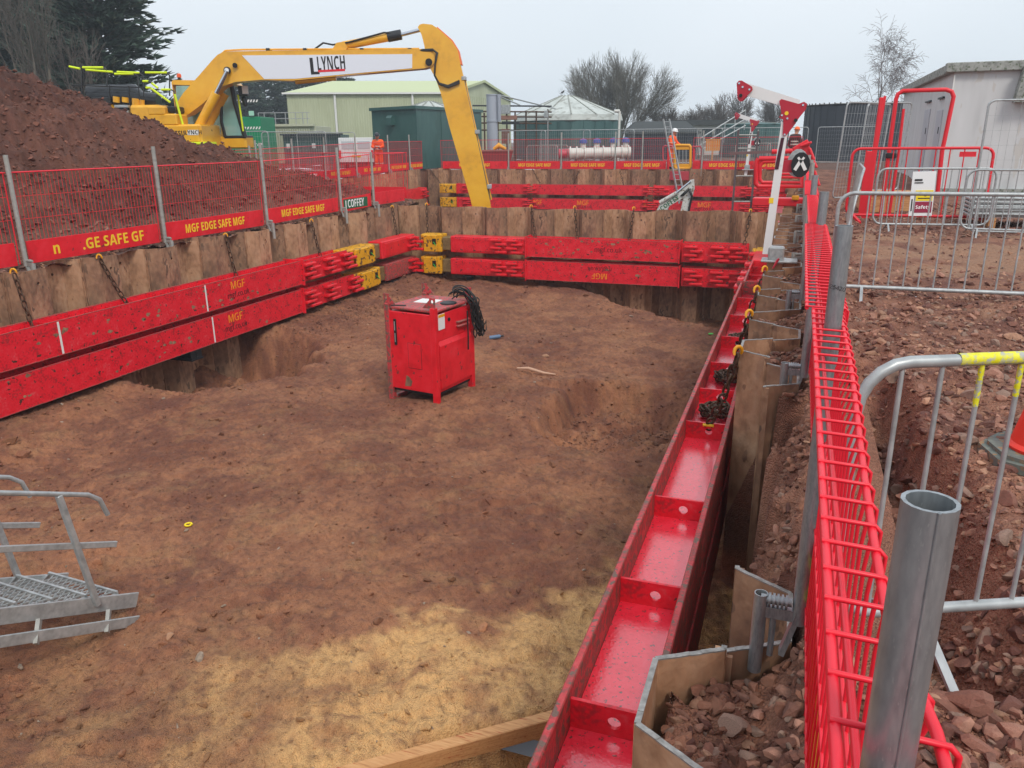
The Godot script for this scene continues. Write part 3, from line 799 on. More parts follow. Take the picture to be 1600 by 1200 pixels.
func build_piles():
	pile_meshes = [make_pile(3.4, M.pile), make_pile(3.4, M.pile_dark)]
	sheet_wall("rusty brown sheet pile wall along the spoil heap side of the dug cell", Vector3(-10.92, 0, 0), Vector3.FORWARD, Vector3.RIGHT, pile_run(0.3, 21.0, -0.07, 0.03, 0.004), "sheet pile walls")
	sheet_wall("rusty brown sheet pile wall closing the far end of the nearer cell", Vector3(-10.9, 0, -20.98), Vector3.RIGHT, Vector3.BACK, pile_run(0.15, 11.0, -0.06, 0.03), "sheet pile walls")
	var r := []
	for s in [[0.95, 1], [1.64, -1], [2.33, 1], [3.02, -1]]: r.push_back([s[0], s[1], -0.11 - (0.04 if s[1] < 0 else 0.0)])
	var s := 6.18
	var k := -1
	while s < 20.6:
		r.push_back([s, k, rng.randf_range(-0.05, 0.03)]); s += 0.69; k = -k
	make_edge()
	var zig := sheet_wall("zigzag sheet pile wall with a gap running under the red mesh edge fence", Vector3(-0.11, 0, 0), Vector3.FORWARD, Vector3.LEFT, r, "sheet pile walls")
	for o in zig.get_children(): inst(edge_mesh, "cut_edge", o)
	sheet_wall("sheet pile wall of the second cell below the excavator", Vector3(-19.1, 0, -22.4), Vector3.FORWARD, Vector3.RIGHT, pile_run(0.3, 16.8, 0.04, 0.03, 0.016), "sheet pile walls")
	sheet_wall("sheet pile wall on the near side of the second cell left of the shared wall", Vector3(-19.0, 0, -22.5), Vector3.RIGHT, Vector3.FORWARD, pile_run(0.2, 7.9, 0.02, 0.03), "sheet pile walls")
	sheet_wall("sheet pile wall at the back of the second cell below the lettered boards", Vector3(-18.9, 0, -39.4), Vector3.RIGHT, Vector3.BACK, pile_run(0.3, 18.9, 0.31, 0.03), "sheet pile walls")
	sheet_wall("sheet pile wall of the second cell beyond the slim lifting davit", Vector3(-0.11, 0, -21.3), Vector3.FORWARD, Vector3.LEFT, pile_run(0.35, 17.9, -0.02, 0.04, 0.015), "sheet pile walls")

# ---------------------------------------------------------------- hydraulic braces
class Frame:      # s along the wall, d out from it, y up
	var o: Vector3
	var a: Vector3
	var out: Vector3
	func p(s: float, d: float, y: float) -> Vector3: return o + a * s + out * d + Vector3.UP * y
	func x(s: float, d: float, y: float) -> Transform3D: return Transform3D(Basis(a, Vector3.UP, a.cross(Vector3.UP)), p(s, d, y))
func frame(o: Vector3, a: Vector3, out: Vector3) -> Frame:
	var f := Frame.new(); f.o = o; f.a = a; f.out = out; return f
func hbeam(t: Node3D, f: Frame, s0: float, s1: float, y0: float, y1: float, d: float, stiff: Array, mats: Array, ends := true):
	var ym := (y0 + y1) * 0.5
	var h := y1 - y0
	var sm := (s0 + s1) * 0.5
	var ln := s1 - s0
	put(mb().box(f.x(sm, d - 0.02, ym), Vector3(ln, h, 0.04), 0.006), "flange", mats[0], t)
	put(mb().box(f.x(sm, 0.02, ym), Vector3(ln, h, 0.04), 0.006), "flange", mats[0], t)
	if mats[0] != M.red_worn:
		for yy in [y0, y1]: put(mb().box(f.x(sm, d - 0.004, yy + (0.004 if yy == y0 else -0.004)), Vector3(ln - 0.07, 0.014, 0.012), 0.003), "worn_edge", M.red_worn, t)
		put(mb().box(f.x(sm, d * 0.5 - d * 0.5 + 0.034, y1 - 0.004), Vector3(ln - 0.07, 0.014, 0.016), 0.003), "worn_edge", M.red_worn, t)
	put(mb().box(f.x(sm, d * 0.5, ym + 0.03), Vector3(ln - 0.004, 0.03, d - 0.086)), "web", mats[1], t)
	for s in stiff:
		var b := mb()
		var x := f.x(s, d * 0.5, ym + 0.045 + (h * 0.5 - 0.1) * 0.5)
		holed(b, Transform3D(Basis(x.basis.z, x.basis.y, -x.basis.x), x.origin), d - 0.084, h * 0.5 - 0.1, Vector2(0.03, -0.005), 0.034, 0.02, 16)
		put(b, "stiffener", mats[2], t)
	if ends:
		for s in [s0, s1]: put(mb().box(f.x(s + (0.012 if s == s0 else -0.012), d * 0.5 + 0.02, ym), Vector3(0.03, h + 0.05, d + 0.07), 0.004), "end_plate", mats[0], t)
var lug_mesh: ArrayMesh
func hinge(t: Node3D, f: Frame, s: float, y0: float, y1: float, d: float, mat: Material, w := 0.34):   # interleaved lugs on the face with a pin through them
	if not lug_mesh: lug_mesh = mb().at(Vector3.ZERO, Vector3(1.0, 0.062, 0.13), 0.014).mesh(M.red_plain)
	var h := y1 - y0
	for k in 4:
		var y := y0 + h * (0.2 + 0.2 * k)
		var sh := -0.22 * w if k % 2 else 0.22 * w
		var x := f.x(s + sh, d + 0.045, y)
		var o := inst(lug_mesh, "lug", t, Transform3D(x.basis.scaled_local(Vector3(w * 0.95, 1, 1)), x.origin - t.position))
		if mat != M.red: o.set_surface_override_material(0, mat)
	put(mb().tube([f.p(s, d + 0.055, y0 + h * 0.1), f.p(s, d + 0.055, y0 + h * 0.9)], 0.028, 10), "pin", M.red_worn, t)
func sleeve(t: Node3D, f: Frame, s0: float, s1: float, y0: float, y1: float, d: float, mat: Material, called := "sleeve"):
	var ym := (y0 + y1) * 0.5
	var o := put(mb().box(f.x((s0 + s1) * 0.5, d * 0.5, ym), Vector3(s1 - s0, y1 - y0 - 0.03, d - 0.03), 0.02), called, mat, t)
	if called == "sleeve":
		var q := put(mb().box(f.x((s0 + s1) * 0.5, d - 0.012, ym), Vector3((s1 - s0) * 0.86, (y1 - y0) * 0.72, 0.022), 0.006), "cover_plate", mat, t)
	if called == "collar":
		put(mb().box(f.x((s0 + s1) * 0.5, d + 0.03, ym), Vector3((s1 - s0) * 0.62, (y1 - y0) * 0.9, 0.09), 0.02), "housing", mat, t)
		put(mb().box(f.x(s0 + (s1 - s0) * 0.72, d + 0.078, ym + 0.06), Vector3(0.11, 0.16, 0.012)), "valve_opening", M.black, t)
		put(mb().bar(f.p(s0 + (s1 - s0) * 0.7, d + 0.09, ym + 0.05), f.p(s0 + (s1 - s0) * 0.8, d + 0.09, ym - 0.05), 0.02, 0.015), "green_tag", plain(rgb(60, 190, 80), 0.5), t)
func wear(t: Node3D, f: Frame, s: float, y0: float, y1: float, d: float):
	put(mb().box(f.x(s, d + 0.001, (y0 + y1) * 0.5), Vector3(0.035, (y1 - y0) * 0.94, 0.003)), "chalk_line", M.label_white, t)
func rust_patches(t: Node3D, f: Frame, s0: float, s1: float, y0: float, y1: float, d: float, n: int):   # places where the paint has come off
	for i in n:
		var c := Vector2(rng.randf_range(s0, s1), rng.randf_range(y0 + 0.05, y1 - 0.03))
		for k in 1 + rng.randi() % 5:
			var q := c + Vector2(rng.randfn() * 0.16, rng.randfn() * 0.07)
			q.y = clampf(q.y, y0 + 0.05, y1 - 0.05)
			var r := 0.008 + 0.04 * pow(rng.randf(), 2.2)
			var pl := []
			for j in 9:
				var a := TAU * j / 9.0
				pl.push_back(Vector2(cos(a) * rng.randf_range(0.5, 1.7), sin(a) * rng.randf_range(0.4, 1.0)) * r)
			var x := f.x(q.x, d, q.y)
			if x.basis.z.dot(f.out) < 0: x.basis = Basis(-x.basis.x, x.basis.y, -x.basis.z)
			if Geometry2D.triangulate_polygon(PackedVector2Array(pl)).is_empty(): continue
			put(mb().prism(pl, x, -0.001, 0.0012), "rust_patch", M.pile_dark, t)
func words(t: Node3D, f: Frame, s: float, y: float, d: float, flip := 1.0, what := "MGF", size := 0.13):
	var x := f.x(s, d + 0.003, y)
	if f.a.cross(Vector3.UP).dot(f.out) < 0: x.basis = Basis(-x.basis.x, x.basis.y, -x.basis.z)
	if flip < 0: x.basis = x.basis * Basis(Vector3.BACK, PI)
	lettering(what, size, M.letter_worn, Transform3D(x.basis, x.origin + x.basis.y * 0.08), t, "Droid Sans", 400)
	lettering("mgf.co.uk", size * 0.7, M.letter_dark, Transform3D(x.basis, x.origin - x.basis.y * 0.1), t, "Droid Sans", 400)
const UP0 := -1.27
const UP1 := -0.75
const LO0 := -1.89
const LO1 := -1.37
func build_braces():
	var D := 0.45
	var red := [M.red, M.red_wet, M.red]
	# left side: s is -z
	var L := frame(Vector3(-10.65, 0, 0), Vector3.FORWARD, Vector3.RIGHT)
	var sl := func(u, v): return -on_x(u, v, -10.2).z
	for lev in 2:
		var y0: float = [UP0, LO0][lev]
		var y1: float = [UP1, LO1][lev]
		var t := thing("hydraulic_brace", ["upper red brace along the spoil heap side with yellow lettering on its face", "lower red brace along the spoil heap side hung below its twin"][lev], "brace", Vector3(-10.4, y0, -9), "red braces")
		var e1: float = sl.call(473, 430) if lev == 0 else sl.call(474, 472)
		var e2: float = sl.call(545, 410) if lev == 0 else sl.call(556, 450)
		var e3: float = sl.call(588, 400) if lev == 0 else sl.call(596, 436)
		var e4: float = e3 + 0.35
		var e5: float = sl.call(650, 390) if lev == 0 else sl.call(652, 420)
		hbeam(t, L, -0.8, e1, y0, y1, D, range(1, 12).map(func(i): return e1 - i * 1.25), red)
		hbeam(t, L, e1 + 0.06, e2, y0 + 0.03, y1 - 0.02, D - 0.03, [e1 + 1.2, e1 + 2.0], red, false)
		sleeve(t, L, e2, e3, y0 + 0.02, y1 - 0.02, D, M.brace_yellow, "collar")
		sleeve(t, L, e3, e4, y0 + 0.06, y1 - 0.06, D - 0.06, M.ram_steel, "ram")
		sleeve(t, L, e4, e5, y0 + 0.02, y1 - 0.02, D, M.red_plain if lev == 0 else M.red_worn)
		for q in [e1 + 0.3, e1 + 1.15, e2 - 0.05, e5 - 0.25]: hinge(t, L, q, y0, y1, D, M.red, 0.42)
		var sw: float = sl.call(372, 452) if lev == 0 else sl.call(368, 500)
		rust_patches(t, L, 6.0, e1 - 0.2, y0, y1, D, 26 if lev == 0 else 16)
		words(t, L, sw, (y0 + y1) * 0.5 + 0.03, D, 1.0, "MGF", 0.15)
		for q in ([[95, 530], [322, 462]] if lev == 0 else [[334, 516]]): wear(t, L, sl.call(q[0], q[1]), y0, y1, D)
	# far end of the cell: s is x
	var Fr := frame(Vector3(0, 0, -20.65), Vector3.RIGHT, Vector3.BACK)
	var sf := func(u, v): return on_z(u, v, -20.2).x
	for lev in 2:
		var y0: float = [UP0 - 0.02, LO0 - 0.02][lev]
		var y1: float = [UP1 - 0.02, LO1 - 0.02][lev]
		var t := thing("hydraulic_brace", ["upper red brace across the far end with heavily chipped face", "lower red brace across the far end lettered upside down"][lev], "brace", Vector3(-5.5, y0, -20.4), "red braces")
		var e := [658, 690, 704, 821, 1062, 1168].map(func(u): return sf.call(u, 400 if lev == 0 else 430))
		sleeve(t, Fr, e[0], e[1], y0 + 0.01, y1 + 0.01, D, M.brace_yellow, "collar")
		sleeve(t, Fr, e[1], e[2], y0 + 0.06, y1 - 0.06, D - 0.06, M.ram_steel, "ram")
		sleeve(t, Fr, e[2], e[3], y0 + 0.02, y1 - 0.02, D, M.red)
		hbeam(t, Fr, e[3], e[4], y0, y1, D, [e[3] + 1.1, e[3] + 2.2, e[3] + 3.3], red)
		hbeam(t, Fr, e[4] + 0.04, e[5], y0 + 0.02, y1 - 0.02, D - 0.03, [e[4] + 0.8], red, false)
		for q in [e[0] - 0.12, e[3] - 0.75, e[3] - 0.3, e[4] + 0.35, e[4] + 1.0, e[5] - 0.2]: hinge(t, Fr, q, y0, y1, D, M.red)
		rust_patches(t, Fr, e[3] + 0.1, e[4] - 0.1, y0, y1, D, 22 if lev == 0 else 8)
		if lev == 1: words(t, Fr, sf.call(937, 425), (y0 + y1) * 0.5, D, -1.0, "MGF", 0.15)
		else: lettering("mgf.co.uk", 0.12, M.letter_dark, Transform3D(Fr.x(0, 0, 0).basis, Fr.p(sf.call(950, 392), D + 0.003, (y0 + y1) * 0.5)), t, "Droid Sans", 400)
	# right side, nearly below the camera
	var Rr := frame(Vector3(-0.40, 0, 0), Vector3.FORWARD, Vector3.LEFT)
	for lev in 2:
		var y0: float = [UP0, LO0][lev]
		var y1: float = [UP1, LO1][lev]
		var t := thing("hydraulic_brace", ["upper red brace beside the edge fence with wet open web and chains on it", "lower red brace beside the edge fence almost hidden by the one above"][lev], "brace", Vector3(-0.6, y0, -8), "red braces")
		var stiff := [1.95, 3.03, 4.17, 5.38, 7.1, 8.17, 9.25, 10.6, 12.0, 13.4]
		hbeam(t, Rr, 0.6, 14.6, y0, y1, D, stiff, [M.red_worn, M.red_wet, M.red])
		hbeam(t, Rr, 14.7, 16.3, y0 + 0.02, y1 - 0.02, D - 0.03, [15.3, 15.9], [M.red_worn, M.red, M.red], false)
		hbeam(t, Rr, 16.4, 17.6, y0 + 0.02, y1 - 0.02, D - 0.03, [17.0], [M.red, M.red, M.red], false)
		sleeve(t, Rr, 17.7, 19.2, y0 + 0.02, y1 - 0.02, D, M.red_plain)
		sleeve(t, Rr, 19.2, 19.9, y0 + 0.02, y1 - 0.02, D, M.brace_yellow, "collar")
		for q in [14.8, 15.6, 16.35, 17.6, 19.2]: hinge(t, Rr, q, y0, y1, D, M.red)
	# second cell
	var B := frame(Vector3(0, 0, -39.1), Vector3.RIGHT, Vector3.BACK)
	for lev in 2:
		var y0: float = [UP0 + 0.36, LO0 + 0.26][lev]
		var y1: float = [UP1 + 0.33, LO1 + 0.27][lev]
		var t := thing("hydraulic_brace", ["upper red brace at the back of the second cell", "lower red brace at the back of the second cell with lettering"][lev], "brace", Vector3(-10, y0, -38.9), "red braces")
		var e := [-17.9, -16.9, -13.0, -10.3, -6.9, -2.3]
		sleeve(t, B, e[0], e[1], y0, y1, D, M.brace_yellow, "collar")
		hbeam(t, B, e[1], e[2], y0, y1, D, [], red)
		hbeam(t, B, e[2] + 0.3, e[4], y0, y1, D, [], red)
		hbeam(t, B, e[4] + 0.3, e[5], y0, y1, D, [], red)
		sleeve(t, B, e[5], -0.6, y0 + 0.03, y1 - 0.03, D, M.red)
		for q in [-16.2, -12.85, -6.75, -6.2, -2.2, -1.6, -1.0]: hinge(t, B, q, y0, y1, D, M.red, 0.5)
		if lev == 1:
			for q in [[837, 313], [910, 316], [1015, 318], [1100, 319]]: words(t, B, on_z(q[0], q[1], -38.6).x, (y0 + y1) * 0.5, D, 1.0, "MGF", 0.22)
	var K := frame(Vector3(-18.82, 0, -22.4), Vector3.FORWARD, Vector3.RIGHT)
	for lev in 2:
		var y0: float = [UP0 + 0.15, LO0 + 0.12][lev]
		var y1: float = [UP1 + 0.15, LO1 + 0.12][lev]
		var t := thing("hydraulic_brace", ["upper red brace below the excavator side of the second cell", "lower red brace below the excavator side of the second cell"][lev], "brace", Vector3(-18.6, y0, -31), "red braces")
		hbeam(t, K, 0.3, 15.6, y0, y1, D, [], [M.red_plain, M.red, M.red])
		for q in [10.6, 13.0, 15.4]: hinge(t, K, q, y0, y1, D, M.red, 0.5)
	var Q := frame(Vector3(-0.40, 0, -21.4), Vector3.FORWARD, Vector3.LEFT)
	for lev in 2:
		var y0: float = [UP0, LO0][lev]
		var y1: float = [UP1, LO1][lev]
		var t := thing("hydraulic_brace", ["upper red brace of the second cell in line with the edge fence", "lower red brace of the second cell in line with the edge fence"][lev], "brace", Vector3(-0.6, y0, -30), "red braces")
		hbeam(t, Q, 0.2, 17.2, y0, y1, D, [], [M.red_plain, M.red, M.red])
	# steel brackets under the braces
	for e in [[300, 566, -10.35], [885, 0, 0], [612, 452, -10.35]]:
		if e[1] == 0: continue
		var p := on_x(e[0], e[1], e[2]); p.y = -2.2
		var t := thing("support_bracket", "black steel stub bracket under the left brace" , "bracket", p, "brace brackets")
		put(mb().at(p + Vector3(-0.1, 0.13, 0), Vector3(0.5, 0.025, 0.3)).at(p + Vector3(-0.1, 0.285, 0.0), Vector3(0.5, 0.025, 0.32)).at(p + Vector3(-0.1, 0.21, 0), Vector3(0.48, 0.14, 0.025)), "bracket", M.dark_steel, t)
		put(mb().at(p + Vector3(0.12, 0.208, 0), Vector3(0.02, 0.128, 0.28)), "end_plate", M.dark_steel, t)
	for u in [735]:
		var p := on_z(u, 437, -20.4); p.y = -2.25
		var t := thing("support_bracket", "black steel stub bracket under the far brace", "bracket", p, "brace brackets")
		put(mb().at(p + Vector3(0, 0.16, 0), Vector3(0.22, 0.38, 0.03)).at(p + Vector3(0.0, 0.335, 0.1), Vector3(0.26, 0.025, 0.3)), "bracket", M.dark_steel, t)

# ---------------------------------------------------------------- chains
var link_mesh: ArrayMesh
func make_link():
	var pts := []
	for k in 15:
		var a := TAU * k / 14.0
		pts.push_back(Vector3(cos(a) * 0.034, 0, sin(a) * 0.034 + (0.03 if sin(a) > 0.01 else (-0.03 if sin(a) < -0.01 else 0.0))))
	link_mesh = mb().tube(pts, 0.0115, 6, false).mesh(M.chain)
func chain(pts: Array, label: String, scale := 1.0, hook := true, group := "brace chains"):
	var t := thing("chain", label, "chain", pts[0], group)
	if hook:
		var p: Vector3 = pts[0]
		var c := []
		for k in 8: c.push_back(p + Vector3(0, 0.03, 0) * scale + Vector3(0.03 * cos(-0.6 + k * 0.62), 0.045 * sin(-0.6 + k * 0.62), 0.01 * k - 0.03) * scale)
		put(mb().tube(c, [0.01 * scale, 0.014 * scale, 0.016 * scale, 0.016 * scale, 0.016 * scale, 0.016 * scale, 0.014 * scale, 0.009 * scale], 8), "hook", M.hook, t)
	var curve := Curve3D.new()
	for p in pts: curve.add_point(p)
	var step := 0.108 * scale
	var n := int(curve.get_baked_length() / step)
	for i in n:
		var a := curve.sample_baked(i * step)
		var b := curve.sample_baked((i + 1) * step)
		var z := (b - a).normalized()
		var x := z.cross(Vector3.UP if absf(z.y) < 0.9 else Vector3.RIGHT).normalized()
		x = x.rotated(z, (PI / 2 if i % 2 else 0.0) + rng.randf_range(-0.3, 0.3))
		inst(link_mesh, "link", t, Transform3D(Basis(x, z.cross(x), z).scaled_local(Vector3.ONE * scale), (a + b) * 0.5 - t.position))
func build_chains():
	make_link()
	for e in [[24, 438, 54, 515, "the first fence post"], [157, 412, 205, 476, "the peeling lettered board"], [353, 372, 371, 428, "the first complete lettered board"], [487, 350, 502, 392, "the second complete lettered board"], [613, 328, 622, 362, "the corner of the two cells"]]:
		var a := on_x(e[0], e[1], -10.66); a.y = -0.04
		var b := on_x(e[2], e[3], -10.5); b.y = -0.98
		chain([a, a.lerp(b, 0.5) + Vector3(0, -0.04, 0), b], "rusty chain with yellow hook hung from the piles below " + e[4], 0.95)
	for e in [[667, 330, 668, 364], [830, 330, 838, 372], [898, 333, 903, 372], [990, 333, 982, 376], [1172, 338, 1162, 384]]:
		var a := on_z(e[0], e[1], -20.72); a.y = -0.03
		var b := on_z(e[2], e[3], -20.5); b.y = -0.98
		chain([a, b], "rusty chain with yellow hook hung from the far end piles", 0.95)
	for e in [[832, 268, 846, 290], [905, 268, 895, 290], [968, 268, 975, 290], [1100, 269, 1096, 292], [672, 272, 690, 290]]:
		var a := on_z(e[0], e[1], -39.1); a.y = 0.3
		var b := on_z(e[2], e[3], -39.05); b.y = -0.5
		chain([a, b], "thin chain hung from the piles at the back of the second cell", 1.0, false)
	# slung over the right brace
	chain([Vector3(-0.36, 0.0, -6.62), Vector3(-0.44, -0.35, -6.7), Vector3(-0.56, -0.72, -7.0), Vector3(-0.6, -0.82, -7.1)], "heavy chain running from a yellow hook down to the stiffener beside the fence", 1.0)
	chain([Vector3(-0.36, 0.02, -8.05), Vector3(-0.45, -0.5, -8.3), Vector3(-0.55, -0.9, -8.6)], "chain hung from a yellow hook on the second front pile", 1.0)
	chain([Vector3(-0.36, 0.02, -9.45), Vector3(-0.46, -0.5, -9.5), Vector3(-0.52, -0.9, -9.7)], "chain hung from a yellow hook on the third front pile", 1.0)
	chain([Vector3(-0.34, 0.02, -11.0), Vector3(-0.42, -0.5, -11.0), Vector3(-0.5, -0.9, -11.1)], "chain hung from a yellow hook near the davit", 1.0)
	for c in [[Vector3(-0.6, -0.93, -7.75), "chain heaped on the web just past the chained stiffener"], [Vector3(-0.58, -0.93, -9.0), "chain heaped on the web one bay further along the brace"], [Vector3(-0.58, -0.93, -10.9), "loose chain heap on the web toward the far knuckle"]]:
		var pts := []
		for k in 24:
			var a := k * 0.95
			var r := 0.05 + 0.1 * absf(sin(k * 0.37))
			pts.push_back(c[0] + Vector3(cos(a) * r, 0.02 + k * 0.0022 + 0.018 * sin(k * 1.7), sin(a) * r * 1.5))
		chain(pts, c[1], 0.95, false)
	# shackle on the stiffener
	var s := on_y(1113, 645, -0.8)
	var t := thing("shackle", "small shackle with a yellow pin on the stiffener end of the heavy chain", "shackle", Vector3(-0.6, -0.86, -7.1))
	put(mb().tube([Vector3(-0.63, -0.83, -7.08), Vector3(-0.63, -0.88, -7.14), Vector3(-0.6, -0.9, -7.16), Vector3(-0.57, -0.88, -7.14), Vector3(-0.57, -0.83, -7.08)], 0.011, 6), "bow", M.chain, t)
	put(mb().tube([Vector3(-0.65, -0.82, -7.07), Vector3(-0.55, -0.82, -7.07)], 0.014, 8), "pin", M.letter_yellow, t)

# ---------------------------------------------------------------- edge fence: posts and mesh panels
func edge_post(p: Vector3, top: float, label: String, out: Vector3, r := 0.034, low := -0.28, mat: Material = null):
	var t := thing("edge_post", label, "fence post", p, "edge fence posts")
	var lean := Vector3(rng.randf_range(-0.012, 0.012), 0, rng.randf_range(-0.012, 0.012)) * (0.0 if p.z > -3.0 else 1.0)
	var m: Material = mat if mat else M.galv_dull
	var a := p + Vector3(0, 0.02, 0)
	var b := p + Vector3(0, top, 0) + lean
	put(tube_open(a, b, r), "tube", m, t)
	# clamp on the pile: short socket tube, threaded rod, jaw plate
	var s := p + out * 0.14
	put(tube_open(s + Vector3(0, low, 0), s + Vector3(0, low + 0.34, 0), r * 0.95), "socket", m, t)
	var c := mb()
	c.bar(p + Vector3(0, 0.05, 0), s + Vector3(0, 0.05, 0), 0.03, 0.045)
	c.tube([p + out * 0.03 + Vector3(0, 0.1, 0), s + Vector3(0, 0.1, 0)], 0.018, 8)
	for k in 5: c.tube([p + out * (0.045 + k * 0.015) + Vector3(0, 0.1, 0), p + out * (0.053 + k * 0.015) + Vector3(0, 0.1, 0)], 0.026, 8)
	c.bar(p + Vector3(0, 0.08, 0), p + out * 0.05 + Vector3(0, -0.12, 0), 0.05, 0.02)
	c.tube([p + out * 0.09 + Vector3(0, 0.05, 0), p + out * 0.09 + Vector3(0, -0.14, 0)], 0.013, 6)
	put(c, "clamp", m, t)
	return t
func tube_open(a: Vector3, b: Vector3, r: float, wall := 0.004, sides := 16) -> MB:   # hollow tube with a rim
	var d := (b - a).normalized()
	var x := d.cross(Vector3.RIGHT if absf(d.x) < 0.9 else Vector3.UP).normalized()
	var tf := Transform3D(Basis(x, d, x.cross(d)), a)
	var h := a.distance_to(b)
	return mb().lathe([Vector2(r - wall, 0.0), Vector2(r, 0.0), Vector2(r, h), Vector2(r - wall, h), Vector2(r - wall, maxf(0.0, h - 0.4))], tf, sides)
func edge_panel(a: Vector3, b: Vector3, side: Vector3, words_in: Array, label: String, top := 1.36, toe := 0.34, step := 0.07, wire := 0.0024, letters_side := 1.0):
	# a, b: ends at ground level; side: towards the excavation; words_in: [text, share along, material, height]
	var t := thing("mesh_fence_panel", label, "fence panel", (a + b) * 0.5, "red mesh fence panels")
	var dir := (b - a).normalized()
	var up := Vector3.UP
	var n := int(a.distance_to(b) / step)
	var w := mb()
	for i in n + 1:
		var p := a.lerp(b, i / float(n))
		w.bar(p + up * toe, p + up * top, wire * 2, wire * 2)
	for y in [toe + (top - toe) * 0.33, toe + (top - toe) * 0.66]: w.bar(a + up * y, b + up * y, wire * 2.4, wire * 2.4)
	put(w, "wires", M.wire_red, t)
	var f := mb()
	f.tube([a + up * top, b + up * top], 0.013, 6).tube([a + up * top + side * 0.05, b + up * top + side * 0.05], 0.01, 6)
	for e in [a, b]: f.tube([e + up * 0.02, e + up * top], 0.01, 6)
	put(f, "rails", M.wire_red, t)
	put(mb().bar(a.lerp(b, 0.02) + up * (toe * 0.5 + 0.01) + side * 0.025, a.lerp(b, 0.98) + up * (toe * 0.5 + 0.01) + side * 0.025, 0.012, toe, 0.003), "toe_board", M.red_plain, t)
	var zz: Vector3 = side * letters_side
	var xx := up.cross(zz)
	for q in words_in:
		var c := a.lerp(b, q[1]) + up * (toe * 0.5 + 0.01) + side * 0.025 + zz * 0.0085
		if q.size() > 4 and q[5]: put(mb().box(Transform3D(Basis(xx, up, zz), c - zz * 0.0005), Vector3(q[4], toe * 0.72, 0.003)), "sign_board", q[5], t); c += zz * 0.003
		lettering(q[0], q[3], q[2], Transform3D(Basis(xx, up, zz), c), t, "Droid Sans", 700, 0.003, q[6] if q.size() > 6 else 0.0)
	return t
